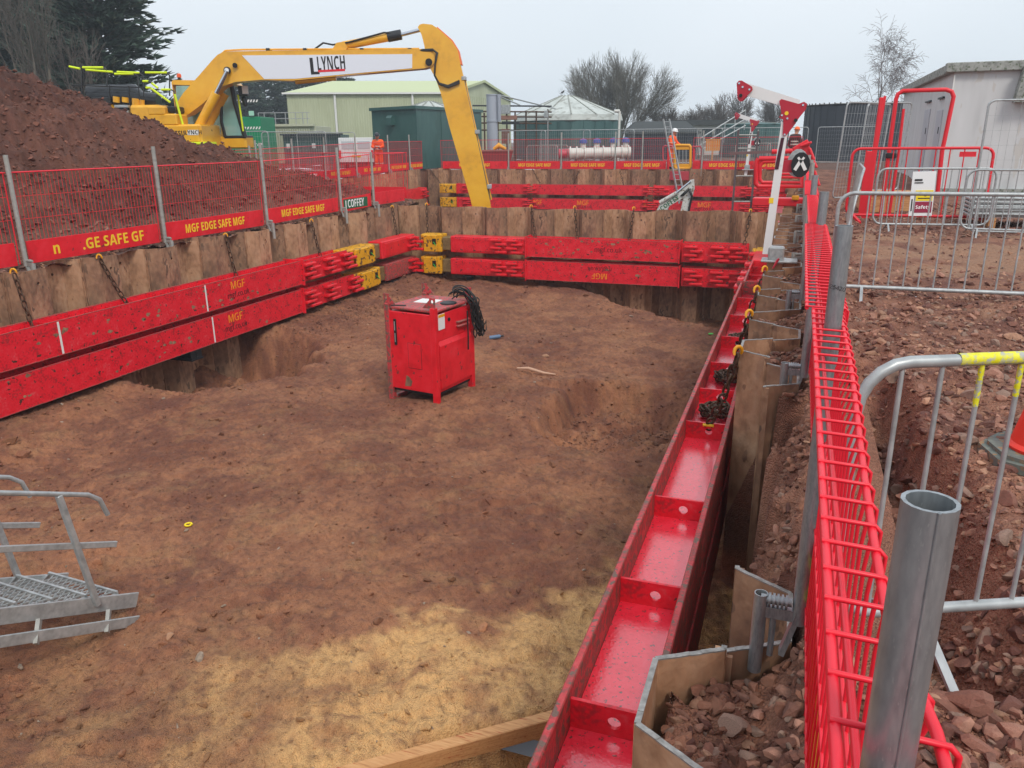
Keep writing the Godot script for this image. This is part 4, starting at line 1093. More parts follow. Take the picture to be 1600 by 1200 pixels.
func build_edge_fences():
	var ES := "MGF EDGE SAFE MGF"
	# left fence
	var X := -11.0
	var zs := [-5.55, -8.68, -11.56, -14.62, -17.68, -19.36]
	for i in range(1, 6): edge_post(Vector3(X + 0.05, [0.0, -0.03, -0.02, 0.0, 0.03, 0.05][i], zs[i]), [0, 1.64, 1.72, 1.74, 1.58, 1.42][i], ["", "galvanised fence post beside the plain scuffed board on the spoil heap side", "galvanised fence post between the peeling and the complete lettering", "galvanised fence post between the two completely lettered boards", "galvanised fence post beside the green company sign", "shorter galvanised fence post past the green company sign"][i], Vector3.RIGHT)
	var la := ["red mesh fence panel with plain scuffed toe board beside the spoil heap", "red mesh fence panel with peeling lettering on its toe board", "red mesh fence panel with complete yellow lettering before the spoil heap", "red mesh fence panel with lettered board next to the green company sign", "short red mesh fence panel carrying a green and white company sign"]
	for i in 5:
		var wd := []
		if i == 1: wd = [["n", 0.2, M.letter_yellow, 0.17], [".GE SAFE", 0.55, M.letter_yellow, 0.17], ["GF", 0.8, M.letter_yellow, 0.17]]
		if i == 2 or i == 3: wd = [[ES, 0.48, M.letter_yellow, 0.155, 0.0, null, 1.75]]
		if i == 4: wd = [["COFFEY", 0.47, M.letter_white, 0.19, 1.22, M.board_green, 0.82], ["J", 0.16, M.letter_white, 0.2]]
		edge_panel(Vector3(X - 0.02, 0.0, zs[i] - 0.04), Vector3(X - 0.02, 0.0 if i < 3 else 0.05, zs[i + 1] + 0.04), Vector3.RIGHT, wd, la[i])
	edge_panel(Vector3(X - 0.02, 0.05, -19.45), Vector3(X - 0.02, 0.05, -21.3), Vector3.RIGHT, [], "short plain red fence panel ending at the corner of the two cells")
	# fence along the near edge of the second cell, seen from its back
	var xs := [-11.3, -14.2, -17.0, -19.4]
	for i in 3: edge_panel(Vector3(xs[i], 0.05, -22.1), Vector3(xs[i + 1], 0.05, -22.1), Vector3.FORWARD, [], "red mesh fence panel turned away behind the foot of the spoil heap, plain board")
	for i in range(1, 3): edge_post(Vector3(xs[i], 0.05, -22.15), 1.6, "galvanised fence post on the near edge of the second cell", Vector3.FORWARD)
	# fence below the excavator
	var yl := [-22.4, -25.4, -27.7, -30.0, -32.6, -35.7, -38.0, -39.6]
	for i in 7:
		var wd := []
		if i == 1 or i == 2: wd = [["COFFEY", 0.5, M.letter_white, 0.22, 1.1, M.red_plain], ]
		elif i > 2: wd = [[ES, 0.5, M.letter_yellow, 0.15, 0.0, null, 1.6]]
		edge_panel(Vector3(-19.3, 0.02 + rise(yl[i]), yl[i]), Vector3(-19.3, 0.02 + rise(yl[i + 1]), yl[i + 1]), Vector3.RIGHT, wd, ["red fence panel at the spoil heap foot below the excavator", "red fence panel with white company letters just past the spoil heap", "red fence panel with white company letters in front of the green hut", "red fence panel with worn letters before the white van", "red fence panel with lettering at the feet of the leaning worker", "red fence panel with lettering just past the leaning worker", "red fence panel with lettering at the corner below the green kiosk"][i], 1.42, 0.36, 0.08, 0.003)
		if i > 0: edge_post(Vector3(-19.22, 0.02 + rise(yl[i]), yl[i]), 1.75, "galvanised post of the fence below the excavator", Vector3.RIGHT)
	# fence at the back of the second cell
	var k := [690, 795, 877, 961, 1003, 1096, 1180, 1250].map(func(u): return on_z(u, 262, -39.6).x)
	k[3] = on_z(961, 262, -39.6).x
	for i in 7:
		if i == 3:
			edge_panel(Vector3(k[3], 0.3, -39.6), Vector3(on_z(1042, 262, -39.6).x, 0.3, -39.6), Vector3.BACK, [[ES, 0.52, M.letter_yellow, 0.155, 0.0, null, 1.75]], "red fence panel left of the yellow gate across the second cell", 1.45, 0.38, 0.085, 0.003)
			continue
		if i == 4:
			edge_panel(Vector3(on_z(1082, 262, -39.6).x, 0.3, -39.6), Vector3(k[5], 0.3, -39.6), Vector3.BACK, [], "very short plain red fence panel beside the yellow gate", 1.45, 0.38, 0.085, 0.003)
			continue
		edge_panel(Vector3(k[i], 0.3, -39.6), Vector3(k[i + 1], 0.3, -39.6), Vector3.BACK, [[ES, 0.5, M.letter_yellow, 0.155, 0.0, null, 1.75]], ["red lettered fence panel behind the yellow dipper arm", "red lettered fence panel in front of the grey barriers", "red lettered fence panel in front of the white pipework", "", "", "red lettered fence panel behind the dark ladder", "red lettered fence panel at the far end behind the slim davit"][i], 1.45, 0.38, 0.085, 0.003)
	for u in [795, 877, 961, 1003, 1096, 1180]: edge_post(Vector3(on_z(u, 262, -39.55).x, 0.3, -39.52), 1.78, "galvanised post of the fence across the back of the second cell", Vector3.BACK, 0.036, -0.3)
	# right fence, almost below the camera: mesh folded over at the top
	near_fence()
func near_fence():
	var ztop := [[-0.35, -2.98], [-3.02, -6.02], [-6.1, -9.1], [-9.2, -12.2], [-12.3, -15.3], [-15.4, -18.4], [-18.5, -21.5], [-21.6, -24.6], [-24.7, -27.7], [-27.8, -30.8], [-30.9, -33.9]]
	var off := [0.0, -0.035, 0.0, -0.03, 0.0, -0.03, 0.0, -0.02, 0.0, -0.02, 0.0]
	var la := ["red folded top mesh fence panel closest to the thick steel post", "red folded top mesh fence panel around the numbered steel post", "red folded top mesh fence panel just past the numbered steel post", "red folded top mesh fence panel beside the davit foot"]
	for i in ztop.size():
		var z0: float = ztop[i][0]
		var z1: float = ztop[i][1]
		var g := rise(z0)
		var t := thing("mesh_fence_panel", la[i] if i < 4 else "red folded top mesh fence panel further along the edge toward the second cell", "fence panel", Vector3(0.12, g, (z0 + z1) * 0.5), "red mesh fence panels")
		var xl := 0.088 if i % 2 == 0 else 0.066
		var xm := 0.12
		var xr := 0.16 if i == 0 else (0.178 if i % 2 == 0 else 0.195)
		var top := 1.15 + g
		var rails := mb()
		rails.tube([Vector3(xl, top, z0), Vector3(xl, top, z1)], 0.0072, 8)
		var xs := func(z: float): return xr + (0.036 * smoothstep(-0.98, -0.72, z) + 0.018 * smoothstep(-1.2, -2.4, z) if i == 0 else 0.0)
		var rl := []
		for k in 13: rl.push_back(Vector3(xs.call(lerpf(z0, z1, k / 12.0)), top - 0.004, lerpf(z0, z1, k / 12.0)))
		rails.tube(rl, 0.0072, 8)
		rails.tube([Vector3(xm + 0.005, top - 0.1, z0), Vector3(xm + 0.005, top - 0.1, z1)], 0.006, 6)
		for y in [0.1, 0.42, 0.75]: rails.tube([Vector3(xr + 0.004, y + g, z0), Vector3(xr + 0.004, y + g, z1)], 0.005, 6)
		put(rails, "rails", M.wire_red, t)
		var wires := mb()
		var fine := i < 3
		var n := int((z0 - z1) / 0.08)
		for k in n + 1:
			var z := lerpf(z0, z1, k / float(n))
			var xq: float = xs.call(z)
			if fine: wires.tube([Vector3(xl - 0.006, top + 0.007, z), Vector3(xq + 0.004, top + 0.004, z), Vector3(xq + 0.013, top - 0.006, z), Vector3(xq + 0.012, top - 0.04, z), Vector3(xr + 0.006, top - 0.12, z), Vector3(xr + 0.004, g + 0.06, z)], 0.0039, 6)
			else: wires.tube([Vector3(xl - 0.006, top + 0.007, z), Vector3(xr + 0.01, top + 0.002, z), Vector3(xr + 0.006, g + 0.06, z)], 0.0039, 4)
		put(wires, "wires", M.wire_red, t)
		put(mb().bar(Vector3(xr + 0.022, g + 0.2, z0 - 0.02), Vector3(xr + 0.022, g + 0.2, z1 + 0.02), 0.014, 0.36, 0.003), "toe_board", M.red_plain, t)
		lettering("MGF EDGE SAFE MGF", 0.19, M.letter_yellow, Transform3D(Basis(Vector3(0, 0, 1), Vector3.UP, Vector3.LEFT), Vector3(xr + 0.0125, g + 0.21, (z0 + z1) * 0.5)), t, "Droid Sans", 700, 0.003)
		for z in [z0, z1]: put(mb().tube([Vector3(xr, g + 0.06, z), Vector3(xr, top, z)], 0.007, 6), "end_bar", M.wire_red, t)
	var fp := dep(1454, 783, 0.70)
	var pz := [[fp.z, fp.y, 0.0245, fp.x], [-2.72, 1.48, 0.027, 0.145], [-6.05, 1.38, 0.032, 0.16], [-9.15, 1.36, 0.032, 0.14], [-12.25, 1.4, 0.032, 0.15], [-15.3, 1.36, 0.032, 0.15], [-18.45, 1.38, 0.032, 0.14], [-21.55, 1.4, 0.032, 0.14], [-24.6, 1.4, 0.032, 0.14], [-27.7, 1.4, 0.032, 0.14]]
	for i in pz.size():
		var e: Array = pz[i]
		var g := rise(e[0])
		var t: Node3D = edge_post(Vector3(e[3], g, e[0]), e[1], ["thick open topped steel fence post standing closest to the camera end of the mesh", "steel fence post with a handwritten number", "steel fence post past the numbered one on the right fence"][mini(i, 2)], Vector3.LEFT, e[2], -0.22, M.post if i < 4 else M.galv_dull)
		if i == 0:
			# weld seam down the nearest tube
			put(mb().tube([Vector3(e[3] + 0.004, 0.3, e[0] + 0.0243), Vector3(e[3] + 0.004, e[1], e[0] + 0.0243)], 0.0016, 6), "weld_seam", M.post, t)
		if i == 1: lettering("25420", 0.013, M.letter_black, Transform3D(Basis.from_euler(Vector3(0, 0, -0.2)), Vector3(e[3], 1.285, e[0] + 0.0275)), t, "Droid Sans", 400, 0.001)

# ---------------------------------------------------------------- pedestrian barriers
func rounded(w: float, h: float, r: float, y0 := 0.0) -> Array:   # closed outline in xy, corners rounded
	var pts := []
	for c in [[w / 2 - r, h - r, 0.0], [-w / 2 + r, h - r, PI / 2], [-w / 2 + r, y0 + r, PI], [w / 2 - r, y0 + r, PI * 1.5]]:
		for k in 6:
			var a: float = c[2] + PI / 2 * k / 5.0
			pts.push_back(Vector3(c[0] + cos(a) * r, c[1] + sin(a) * r, 0))
	pts.push_back(pts[0]); return pts
func barrier(w := 2.2, h := 1.1, mat: Material = null, bars := 17, r := 0.019, feet := true) -> Node3D:   # built at the origin, along x
	var t := thing("pedestrian_barrier", "barrier", "barrier")
	var m: Material = mat if mat else M.galv
	put(mb().tube(rounded(w, h, 0.16, 0.14), r, 10, false), "frame", m, t)
	for i in bars:
		var x := -w / 2 + w * (i + 1) / (bars + 1.0)
		put(mb().tube([Vector3(x, 0.14, 0), Vector3(x, h, 0)], r * 0.42, 6, false), "bar", m, t)
	if feet:
		for sx in [-1.0, 1.0]: put(mb().bar(Vector3(sx * w * 0.36, 0.15, 0), Vector3(sx * w * 0.36 - 0.02, 0.0, 0.28), 0.03, 0.015).bar(Vector3(sx * w * 0.36, 0.15, 0), Vector3(sx * w * 0.36 - 0.02, 0.0, -0.28), 0.03, 0.015), "foot", m, t)
	return t
func stand(t: Node3D, p: Vector3, turn: float, label: String, group := "", tilt := 0.0):
	t.position = p; t.rotation = Vector3(tilt, turn, 0); t.set_meta("label", label)
	if group: t.set_meta("group", group)
func heras(w := 3.2, h := 2.0, mat: Material = null, step := 0.11) -> Node3D:
	var t := thing("mesh_site_panel", "panel", "site fence")
	var m: Material = mat if mat else M.galv
	put(mb().tube(rounded(w, h, 0.12, 0.1), 0.021, 8, false), "frame", m, t)
	var b := mb()
	var n := int(w / step)
	for i in range(1, n): b.bar(Vector3(-w / 2 + w * i / n, 0.12, 0), Vector3(-w / 2 + w * i / n, h - 0.02, 0), 0.005, 0.005)
	for k in range(1, 9): b.bar(Vector3(-w / 2, 0.1 + (h - 0.1) * k / 9.0, 0), Vector3(w / 2, 0.1 + (h - 0.1) * k / 9.0, 0), 0.005, 0.005)
	put(b, "mesh", m, t)
	return t
func build_barriers():
	# nearest barrier with yellow paint on its top rail
	var n := barrier(2.3, 1.06, M.galv, 16, 0.02, true)
	var a := Vector3(0.24, 0, -2.62)
	var dir := Vector3(0.86, 0, -0.40).normalized()
	stand(n, a + dir * 1.15, atan2(-dir.z, dir.x), "galvanised barrier with yellow paint along its top rail, beside the traffic cone", "grey pedestrian barriers")
	var yp := mb().tube([Vector3(-0.83, 1.062, 0), Vector3(0.9, 1.062, 0)], 0.0212, 12, false)
	inst(yp.mesh(M.paint_yellow), "yellow_paint", n)
	for i in 3: inst(mb().tube([Vector3(-1.15 + 2.3 * (3 + i) / 17.0, 0.9 + 0.03 * i, 0), Vector3(-1.15 + 2.3 * (3 + i) / 17.0, 1.05, 0)], 0.0092, 6, false).mesh(M.paint_yellow), "paint_splash", n)
	var b := barrier(2.4, 1.16, M.galv, 15, 0.022, true)
	stand(b, Vector3(1.62, 0.0, -9.5), 0.03, "long galvanised barrier standing across the stony ground past the cone", "grey pedestrian barriers")
	# barriers behind
	var spots := [[1395, 300, 0.15, 1.6, -15.0, "galvanised barrier carrying a white sign with yellow and crimson panels"], [1500, 300, -0.05, 3.4, -14.6, "galvanised barrier in front of the stack of grey sheets"], [1590, 300, 0.1, 5.3, -13.9, "galvanised barrier running out past the grey building end"]]
	var pro := barrier(2.0, 1.15, M.galv, 15, 0.02, true)
	stand(pro, Vector3(3.0, 0, -16.4), 0.12, spots[0][5], "grey pedestrian barriers")
	pro.position = Vector3(2.35, 0.02, -16.6)
	var p2 := copy(pro, Vector3(3.75, 0.02, -15.9), -0.12, spots[1][5], "grey pedestrian barriers")
	copy(pro, Vector3(5.7, 0.02, -15.6), 0.05, spots[2][5], "grey pedestrian barriers")
	# sign on the first of them
	var s := thing("site_sign", "white plastic site sign with yellow and crimson panels hung on a grey barrier", "sign", Vector3(2.15, 0.5, -16.5))
	var x := Transform3D(Basis.from_euler(Vector3(-0.05, 0.12, 0.02)), Vector3(2.15, 0.72, -16.52))
	put(mb().box(x, Vector3(0.4, 0.8, 0.012), 0.004), "board", M.white, s)
	put(mb().box(x * Transform3D(Basis.IDENTITY, Vector3(0.03, -0.03, 0.009)), Vector3(0.3, 0.19, 0.006)), "yellow_panel", M.sign_yellow, s)
	put(mb().box(x * Transform3D(Basis.IDENTITY, Vector3(0.03, -0.24, 0.009)), Vector3(0.3, 0.2, 0.006)), "crimson_panel", M.crimson, s)
	lettering("Danger", 0.055, M.letter_black, x * Transform3D(Basis.IDENTITY, Vector3(0.02, 0.0, 0.013)), s)
	lettering("Safety", 0.06, M.letter_white, x * Transform3D(Basis.IDENTITY, Vector3(0.03, -0.24, 0.013)), s)
	for q in [[-0.09, 0.25, 0.13, 0.035], [-0.08, 0.2, 0.15, 0.02], [0.03, -0.08, 0.2, 0.02], [-0.165, -0.2, 0.02, 0.22]]: put(mb().box(x * Transform3D(Basis.IDENTITY, Vector3(q[0], q[1], 0.013)), Vector3(q[2], q[3], 0.002)), "small_print", M.letter_black, s)
	# red barriers and the tall red gate
	var r1 := barrier(2.62, 1.5, M.gate_red, 9, 0.03, false)
	stand(r1, on_z(1427, 330, -18.6) * Vector3(1, 0, 1), 0.02, "wide red barrier in front of the tall red gate frame", "red barriers")
	for sx in [-1.0, 1.0]: inst(mb().bar(Vector3(sx * 1.2, 0.16, 0), Vector3(sx * 1.2 + 0.15, 0.02, 0.5), 0.05, 0.05).bar(Vector3(sx * 1.2, 0.16, 0), Vector3(sx * 1.2 + 0.15, 0.02, -0.5), 0.05, 0.05).mesh(M.gate_red), "foot", r1)
	inst(mb().at(Vector3(0.85, 1.38, 0.0), Vector3(0.3, 0.1, 0.012)).mesh(M.gate_red), "name_plate", r1)
	var g := thing("red_gate_post", "stout red gate post with a tapered foot and black ties", "gate post", Vector3(1.7, 0, -19.4))
	var pp := func(u, v): return on_z(u, v, -19.4)
	put(mb().bar(pp.call(1353, 338), pp.call(1378, 152), 0.07, 0.1, 0.02), "post", M.gate_red, g)
	put(mb().bar(pp.call(1349, 342), pp.call(1362, 236), 0.06, 0.22, 0.02, Vector3.RIGHT), "foot_plate", M.gate_red, g)
	put(mb().bar(pp.call(1368, 240), pp.call(1383, 150), 0.05, 0.05), "latch_rail", M.gate_red, g)
	var fr := thing("red_gate", "tall red tubular gate frame standing before the grey building", "gate", Vector3(3.2, 0, -19.8))
	var gp := func(u, v): return on_z(u, v, -19.8)
	var loop := [gp.call(1375, 345), gp.call(1400, 155), gp.call(1403, 147), gp.call(1411, 142), gp.call(1478, 140), gp.call(1487, 143), gp.call(1490, 151), gp.call(1472, 237), gp.call(1465, 300)]
	put(mb().tube(loop, 0.045, 10), "frame", M.gate_red, fr)
	put(mb().tube([gp.call(1388, 345), gp.call(1404, 240), gp.call(1412, 170)], 0.03, 8), "inner_rail", M.gate_red, fr)
	put(mb().box(Transform3D(Basis.IDENTITY, gp.call(1392, 243)), Vector3(0.22, 0.12, 0.16), 0.02), "black_tie", M.black, fr)
	# tall mesh panels leaning near the gate
	var h := heras(1.9, 3.0, M.galv, 0.12)
	var hx := on_z(1546, 157, -16.4)
	h.scale = Vector3(1, hx.y / 3.0, 1)
	stand(h, Vector3(hx.x + 0.95, 0.0, -16.4), 0.0, "tall rounded mesh panel standing against the grey building", "tall mesh panels")
	for e in [[1328, 2.2, -24.0, 0.9, "upright folded mesh panel behind the red gate post"], [1350, 2.0, -25.0, 1.1, "second folded mesh panel behind the red gate post"], [1368, 2.1, -26.2, 0.6, "mesh panel leaning furthest back behind the red gate post"]]:
		var q := heras(1.5, 2.55, M.galv, 0.12)
		var p := on_z(e[0], 300, e[2]); p.y = right_y(p.x, p.z)
		stand(q, p, e[3], e[4], "tall mesh panels", 0.06)
	# dark leaning panel and clips left of the gate
	var dk := thing("leaning_barrier", "dark sheeted grey barrier leaning beside the fence end", "barrier", Vector3(1.0, 0, -15.5))
	var q0 := Vector3(0.78, 0.05, -15.0)
	var q1 := Vector3(1.45, 1.15, -20.0)
	put(mb().tube([Vector3(0.85, 0.1, -15.0), Vector3(1.0, 1.1, -15.2), Vector3(1.05, 1.2, -15.6), Vector3(1.15, 1.2, -18.4), Vector3(1.0, 0.1, -18.6)], 0.022, 8), "frame", M.galv, dk)
	for i in 12:
		var k := (i + 0.5) / 12.0
		put(mb().tube([Vector3(0.87, 0.12, -15.0).lerp(Vector3(1.0, 0.12, -18.5), k), Vector3(1.03, 1.18, -15.3).lerp(Vector3(1.14, 1.19, -18.4), k)], 0.012, 6), "bar", M.galv_dull, dk)
	# stack of grey sheets behind the barriers
	var st := thing("sheet_stack", "stack of long grey trench sheets on timber bearers", "steel sheets", Vector3(5.0, 0, -19.0))
	for i in 5:
		put(mb().box(Transform3D(Basis.from_euler(Vector3(0, 0.02 * (i % 3 - 1), 0)), Vector3(5.3, 0.24 + i * 0.075, -18.3)), Vector3(4.2, 0.05, 1.1), 0.012), "sheet", M.galv, st)
		put(mb().tube([Vector3(3.25, 0.275 + i * 0.075, -17.76), Vector3(7.3, 0.275 + i * 0.075, -17.76)], 0.03, 6), "edge_roll", M.galv, st)
	for xx in [3.6, 5.2, 6.8]: put(mb().at(Vector3(xx, 0.11, -18.3), Vector3(0.12, 0.2, 1.2)), "bearer", M.timber, st)
	# timber pallets / board by the gate
	single(mb().at(Vector3(2.1, 0.22, -21.2), Vector3(1.4, 0.42, 0.9), 0.01).at(Vector3(2.1, 0.46, -21.2), Vector3(1.5, 0.03, 1.0)), "timber_crate", M.timber, "pale low timber crate behind the red barrier", "crate", Vector3(2.1, 0, -21.2))
func build_cone():
	var p := Vector3(1.41, 0.04, -4.7)
	var t := thing("traffic_cone", "red traffic cone on a heavy grey octagonal base at the trench edge", "traffic cone", p)
	var poly := []
	for k in 8:
		var a := TAU * k / 8 + PI / 8
		poly.push_back(Vector2(cos(a), sin(a)) * 0.33)
	var tf := Transform3D(Basis(Vector3.RIGHT, -PI / 2).rotated(Vector3.UP, 0.2), p)
	put(mb().prism(poly, tf, 0.0, 0.05), "base", M.cone_base, t)
	var inner := poly.map(func(q): return q * 0.88)
	put(mb().prism(inner, tf, 0.0505, 0.072), "base_step", M.cone_base, t)
	put(mb().lathe([Vector2(0.2, 0.073), Vector2(0.205, 0.09), Vector2(0.185, 0.11), Vector2(0.05, 0.74), Vector2(0.045, 0.76), Vector2(0.0, 0.76)], Transform3D(Basis.IDENTITY, p), 28), "cone", M.cone_red, t)
	put(mb().lathe([Vector2(0.139, 0.34), Vector2(0.097, 0.54)], Transform3D(Basis.IDENTITY, p), 28), "reflective_sleeve", M.reflective, t)

# ---------------------------------------------------------------- lifting davits
func davit(base: Vector3, k: float, label: String, z: float, s: Array):
	# s: pixel outline points mapped through on_z at this depth, given as a callable scale
	var t := thing("lifting_davit", label, "davit", base, "lifting davits")
	var q := func(u, v): return s[0] + Vector3((u - 1215.0) * s[1], (270.0 - v) * s[1], 0)
	var P := func(l: Array): return l.map(func(e): var w: Vector3 = q.call(e[0], e[1]) - base; return Vector2(w.x, w.y))
	var tf := Transform3D(Basis.IDENTITY, base)
	put(mb().prism(P.call([[1214, 190], [1226, 190], [1215, 405], [1202, 405]]), tf, -0.07 * k, 0.07 * k), "mast", M.davit_white, t)
	put(mb().prism(P.call([[1222, 190], [1227, 190], [1221, 258], [1217, 258]]), tf, -0.05 * k, 0.075 * k), "strut", M.davit_white, t)
	put(mb().prism(P.call([[1216, 214], [1221, 214], [1216, 264], [1210, 264]]), tf, 0.071 * k, 0.08 * k), "dark_scale", plain(rgb(66, 16, 34), 0.5), t)
	put(mb().prism(P.call([[1146, 125], [1240, 156], [1236, 172], [1205, 162], [1142, 143]]), tf, -0.05 * k, 0.05 * k), "jib", M.davit_white, t)
	for sg in [-1.0, 1.0]:
		var z0: float = sg * 0.075 * k
		put(mb().prism(P.call([[1139, 128], [1142, 124], [1147, 124], [1164, 134], [1165, 139], [1150, 155], [1146, 156], [1142, 152]]), tf, z0 - 0.012 * k, z0 + 0.012 * k), "head_plate", M.davit_red, t)
		put(mb().prism(P.call([[1208, 157], [1211, 154], [1238, 162], [1246, 159], [1251, 162], [1250, 170], [1240, 184], [1236, 192], [1224, 210], [1220, 212], [1218, 209], [1217, 186], [1210, 182], [1213, 175]]), tf, z0 - 0.012 * k, z0 + 0.012 * k), "knuckle_plate", M.davit_red, t)
	for e in [[1143, 128], [1149, 134], [1160, 138], [1245, 164], [1214, 179], [1223, 184], [1221, 209]]:
		put(mb().tube([q.call(e[0], e[1]) + Vector3(0, 0, -0.1 * k), q.call(e[0], e[1]) + Vector3(0, 0, 0.1 * k)], 0.014 * k, 8), "bolt", M.chrome, t)
	put(mb().tube([q.call(1147, 147) + Vector3(0, 0, -0.11 * k), q.call(1147, 147) + Vector3(0, 0, 0.11 * k)], 0.024 * k, 10), "knob", M.black, t)
	put(mb().tube([q.call(1236, 187) + Vector3(0, 0, -0.11 * k), q.call(1236, 187) + Vector3(0, 0, 0.12 * k)], 0.024 * k, 10), "knob", M.black, t)
	put(mb().tube([q.call(1221, 176) + Vector3(0, 0, 0.087 * k), q.call(1221, 176) + Vector3(0, 0, 0.094 * k)], 0.026 * k, 14), "round_label", M.letter_yellow, t)
	# winch
	put(mb().prism(P.call([[1218, 250], [1250, 248], [1250, 270], [1216, 268]]), tf, -0.04 * k, 0.05 * k), "winch_bracket", M.davit_red, t)
	var w: Vector3 = q.call(1250, 258)
	var oct := []
	for i in 14:
		var a := TAU * i / 14
		oct.push_back(Vector2(cos(a) * 0.125, sin(a) * 0.17 + 0.01) * k)
	put(mb().prism(oct, Transform3D(Basis.IDENTITY, w), -0.06 * k, 0.1 * k), "winch", M.black, t)
	put(mb().prism(oct.map(func(e): return e * 1.12), Transform3D(Basis.IDENTITY, w + Vector3(-0.04, 0.02, -0.02) * k), -0.05 * k, 0.06 * k), "winch_back", M.galv, t)
	for sg in [-1.0, 1.0]:
		put(mb().bar(w + Vector3(0, 0.07, 0.108) * k, w + Vector3(sg * 0.07, -0.06, 0.108) * k, 0.045 * k, 0.012 * k, 0.0, Vector3.BACK), "winch_handle", M.label_white, t)
	put(mb().bar(w + Vector3(0.0, 0.06, 0.108) * k, w + Vector3(0.04 , 0.11, 0.108) * k, 0.03 * k, 0.012 * k, 0.0, Vector3.BACK).bar(w + Vector3(0.0, 0.06, 0.108) * k, w + Vector3(-0.04, 0.11, 0.108) * k, 0.03 * k, 0.012 * k, 0.0, Vector3.BACK), "winch_handle", M.label_white, t)
	# foot
	put(mb().at(base + Vector3(0.1, -0.02, 0) * k, Vector3(0.5, 0.03, 0.34) * k, 0.008).at(base + Vector3(0.05, 0.08, 0.0) * k, Vector3(0.22, 0.2, 0.2) * k, 0.02), "foot", M.galv, t)
	put(mb().box(Transform3D(Basis.IDENTITY, q.call(1209, 315) + Vector3(0, 0, 0.073 * k)), Vector3(0.06, 0.075, 0.004) * k), "warning_label", M.letter_yellow, t)
	return t
func build_davits():
	var s := 1.0 / (proj_scale(-12.0))
	davit(Vector3(-0.28, 0.06, -12.0), 1.0, "white and red lifting davit clamped beside the edge fence", -12.0, [on_z(1215, 270, -12.0), s])
	var lever := thing("release_lever", "red release lever at the foot of the davit", "lever", Vector3(-0.2, 0.0, -11.7))
	put(mb().tube([Vector3(-0.25, -0.02, -11.6), Vector3(-0.2, 0.09, -11.62), Vector3(-0.18, 0.12, -11.62)], [0.01, 0.022, 0.014], 8), "handle", M.davit_red, lever)
	# the further one: same make, seen at a third of the size
	var o := on_z(1165, 268, -39.0)
	var c := s * 39.0 / 12.0 * 0.36
	davit(Vector3(o.x, 0.34, -39.0), 1.1, "second lifting davit at the back edge of the further cell", -39.0, [o + Vector3(c * 8, c * 118, 0), c])
func proj_scale(z: float) -> float:   # pixels per metre across at the davit
	return 100.0 / on_z(1315, 300, z).distance_to(on_z(1215, 300, z))

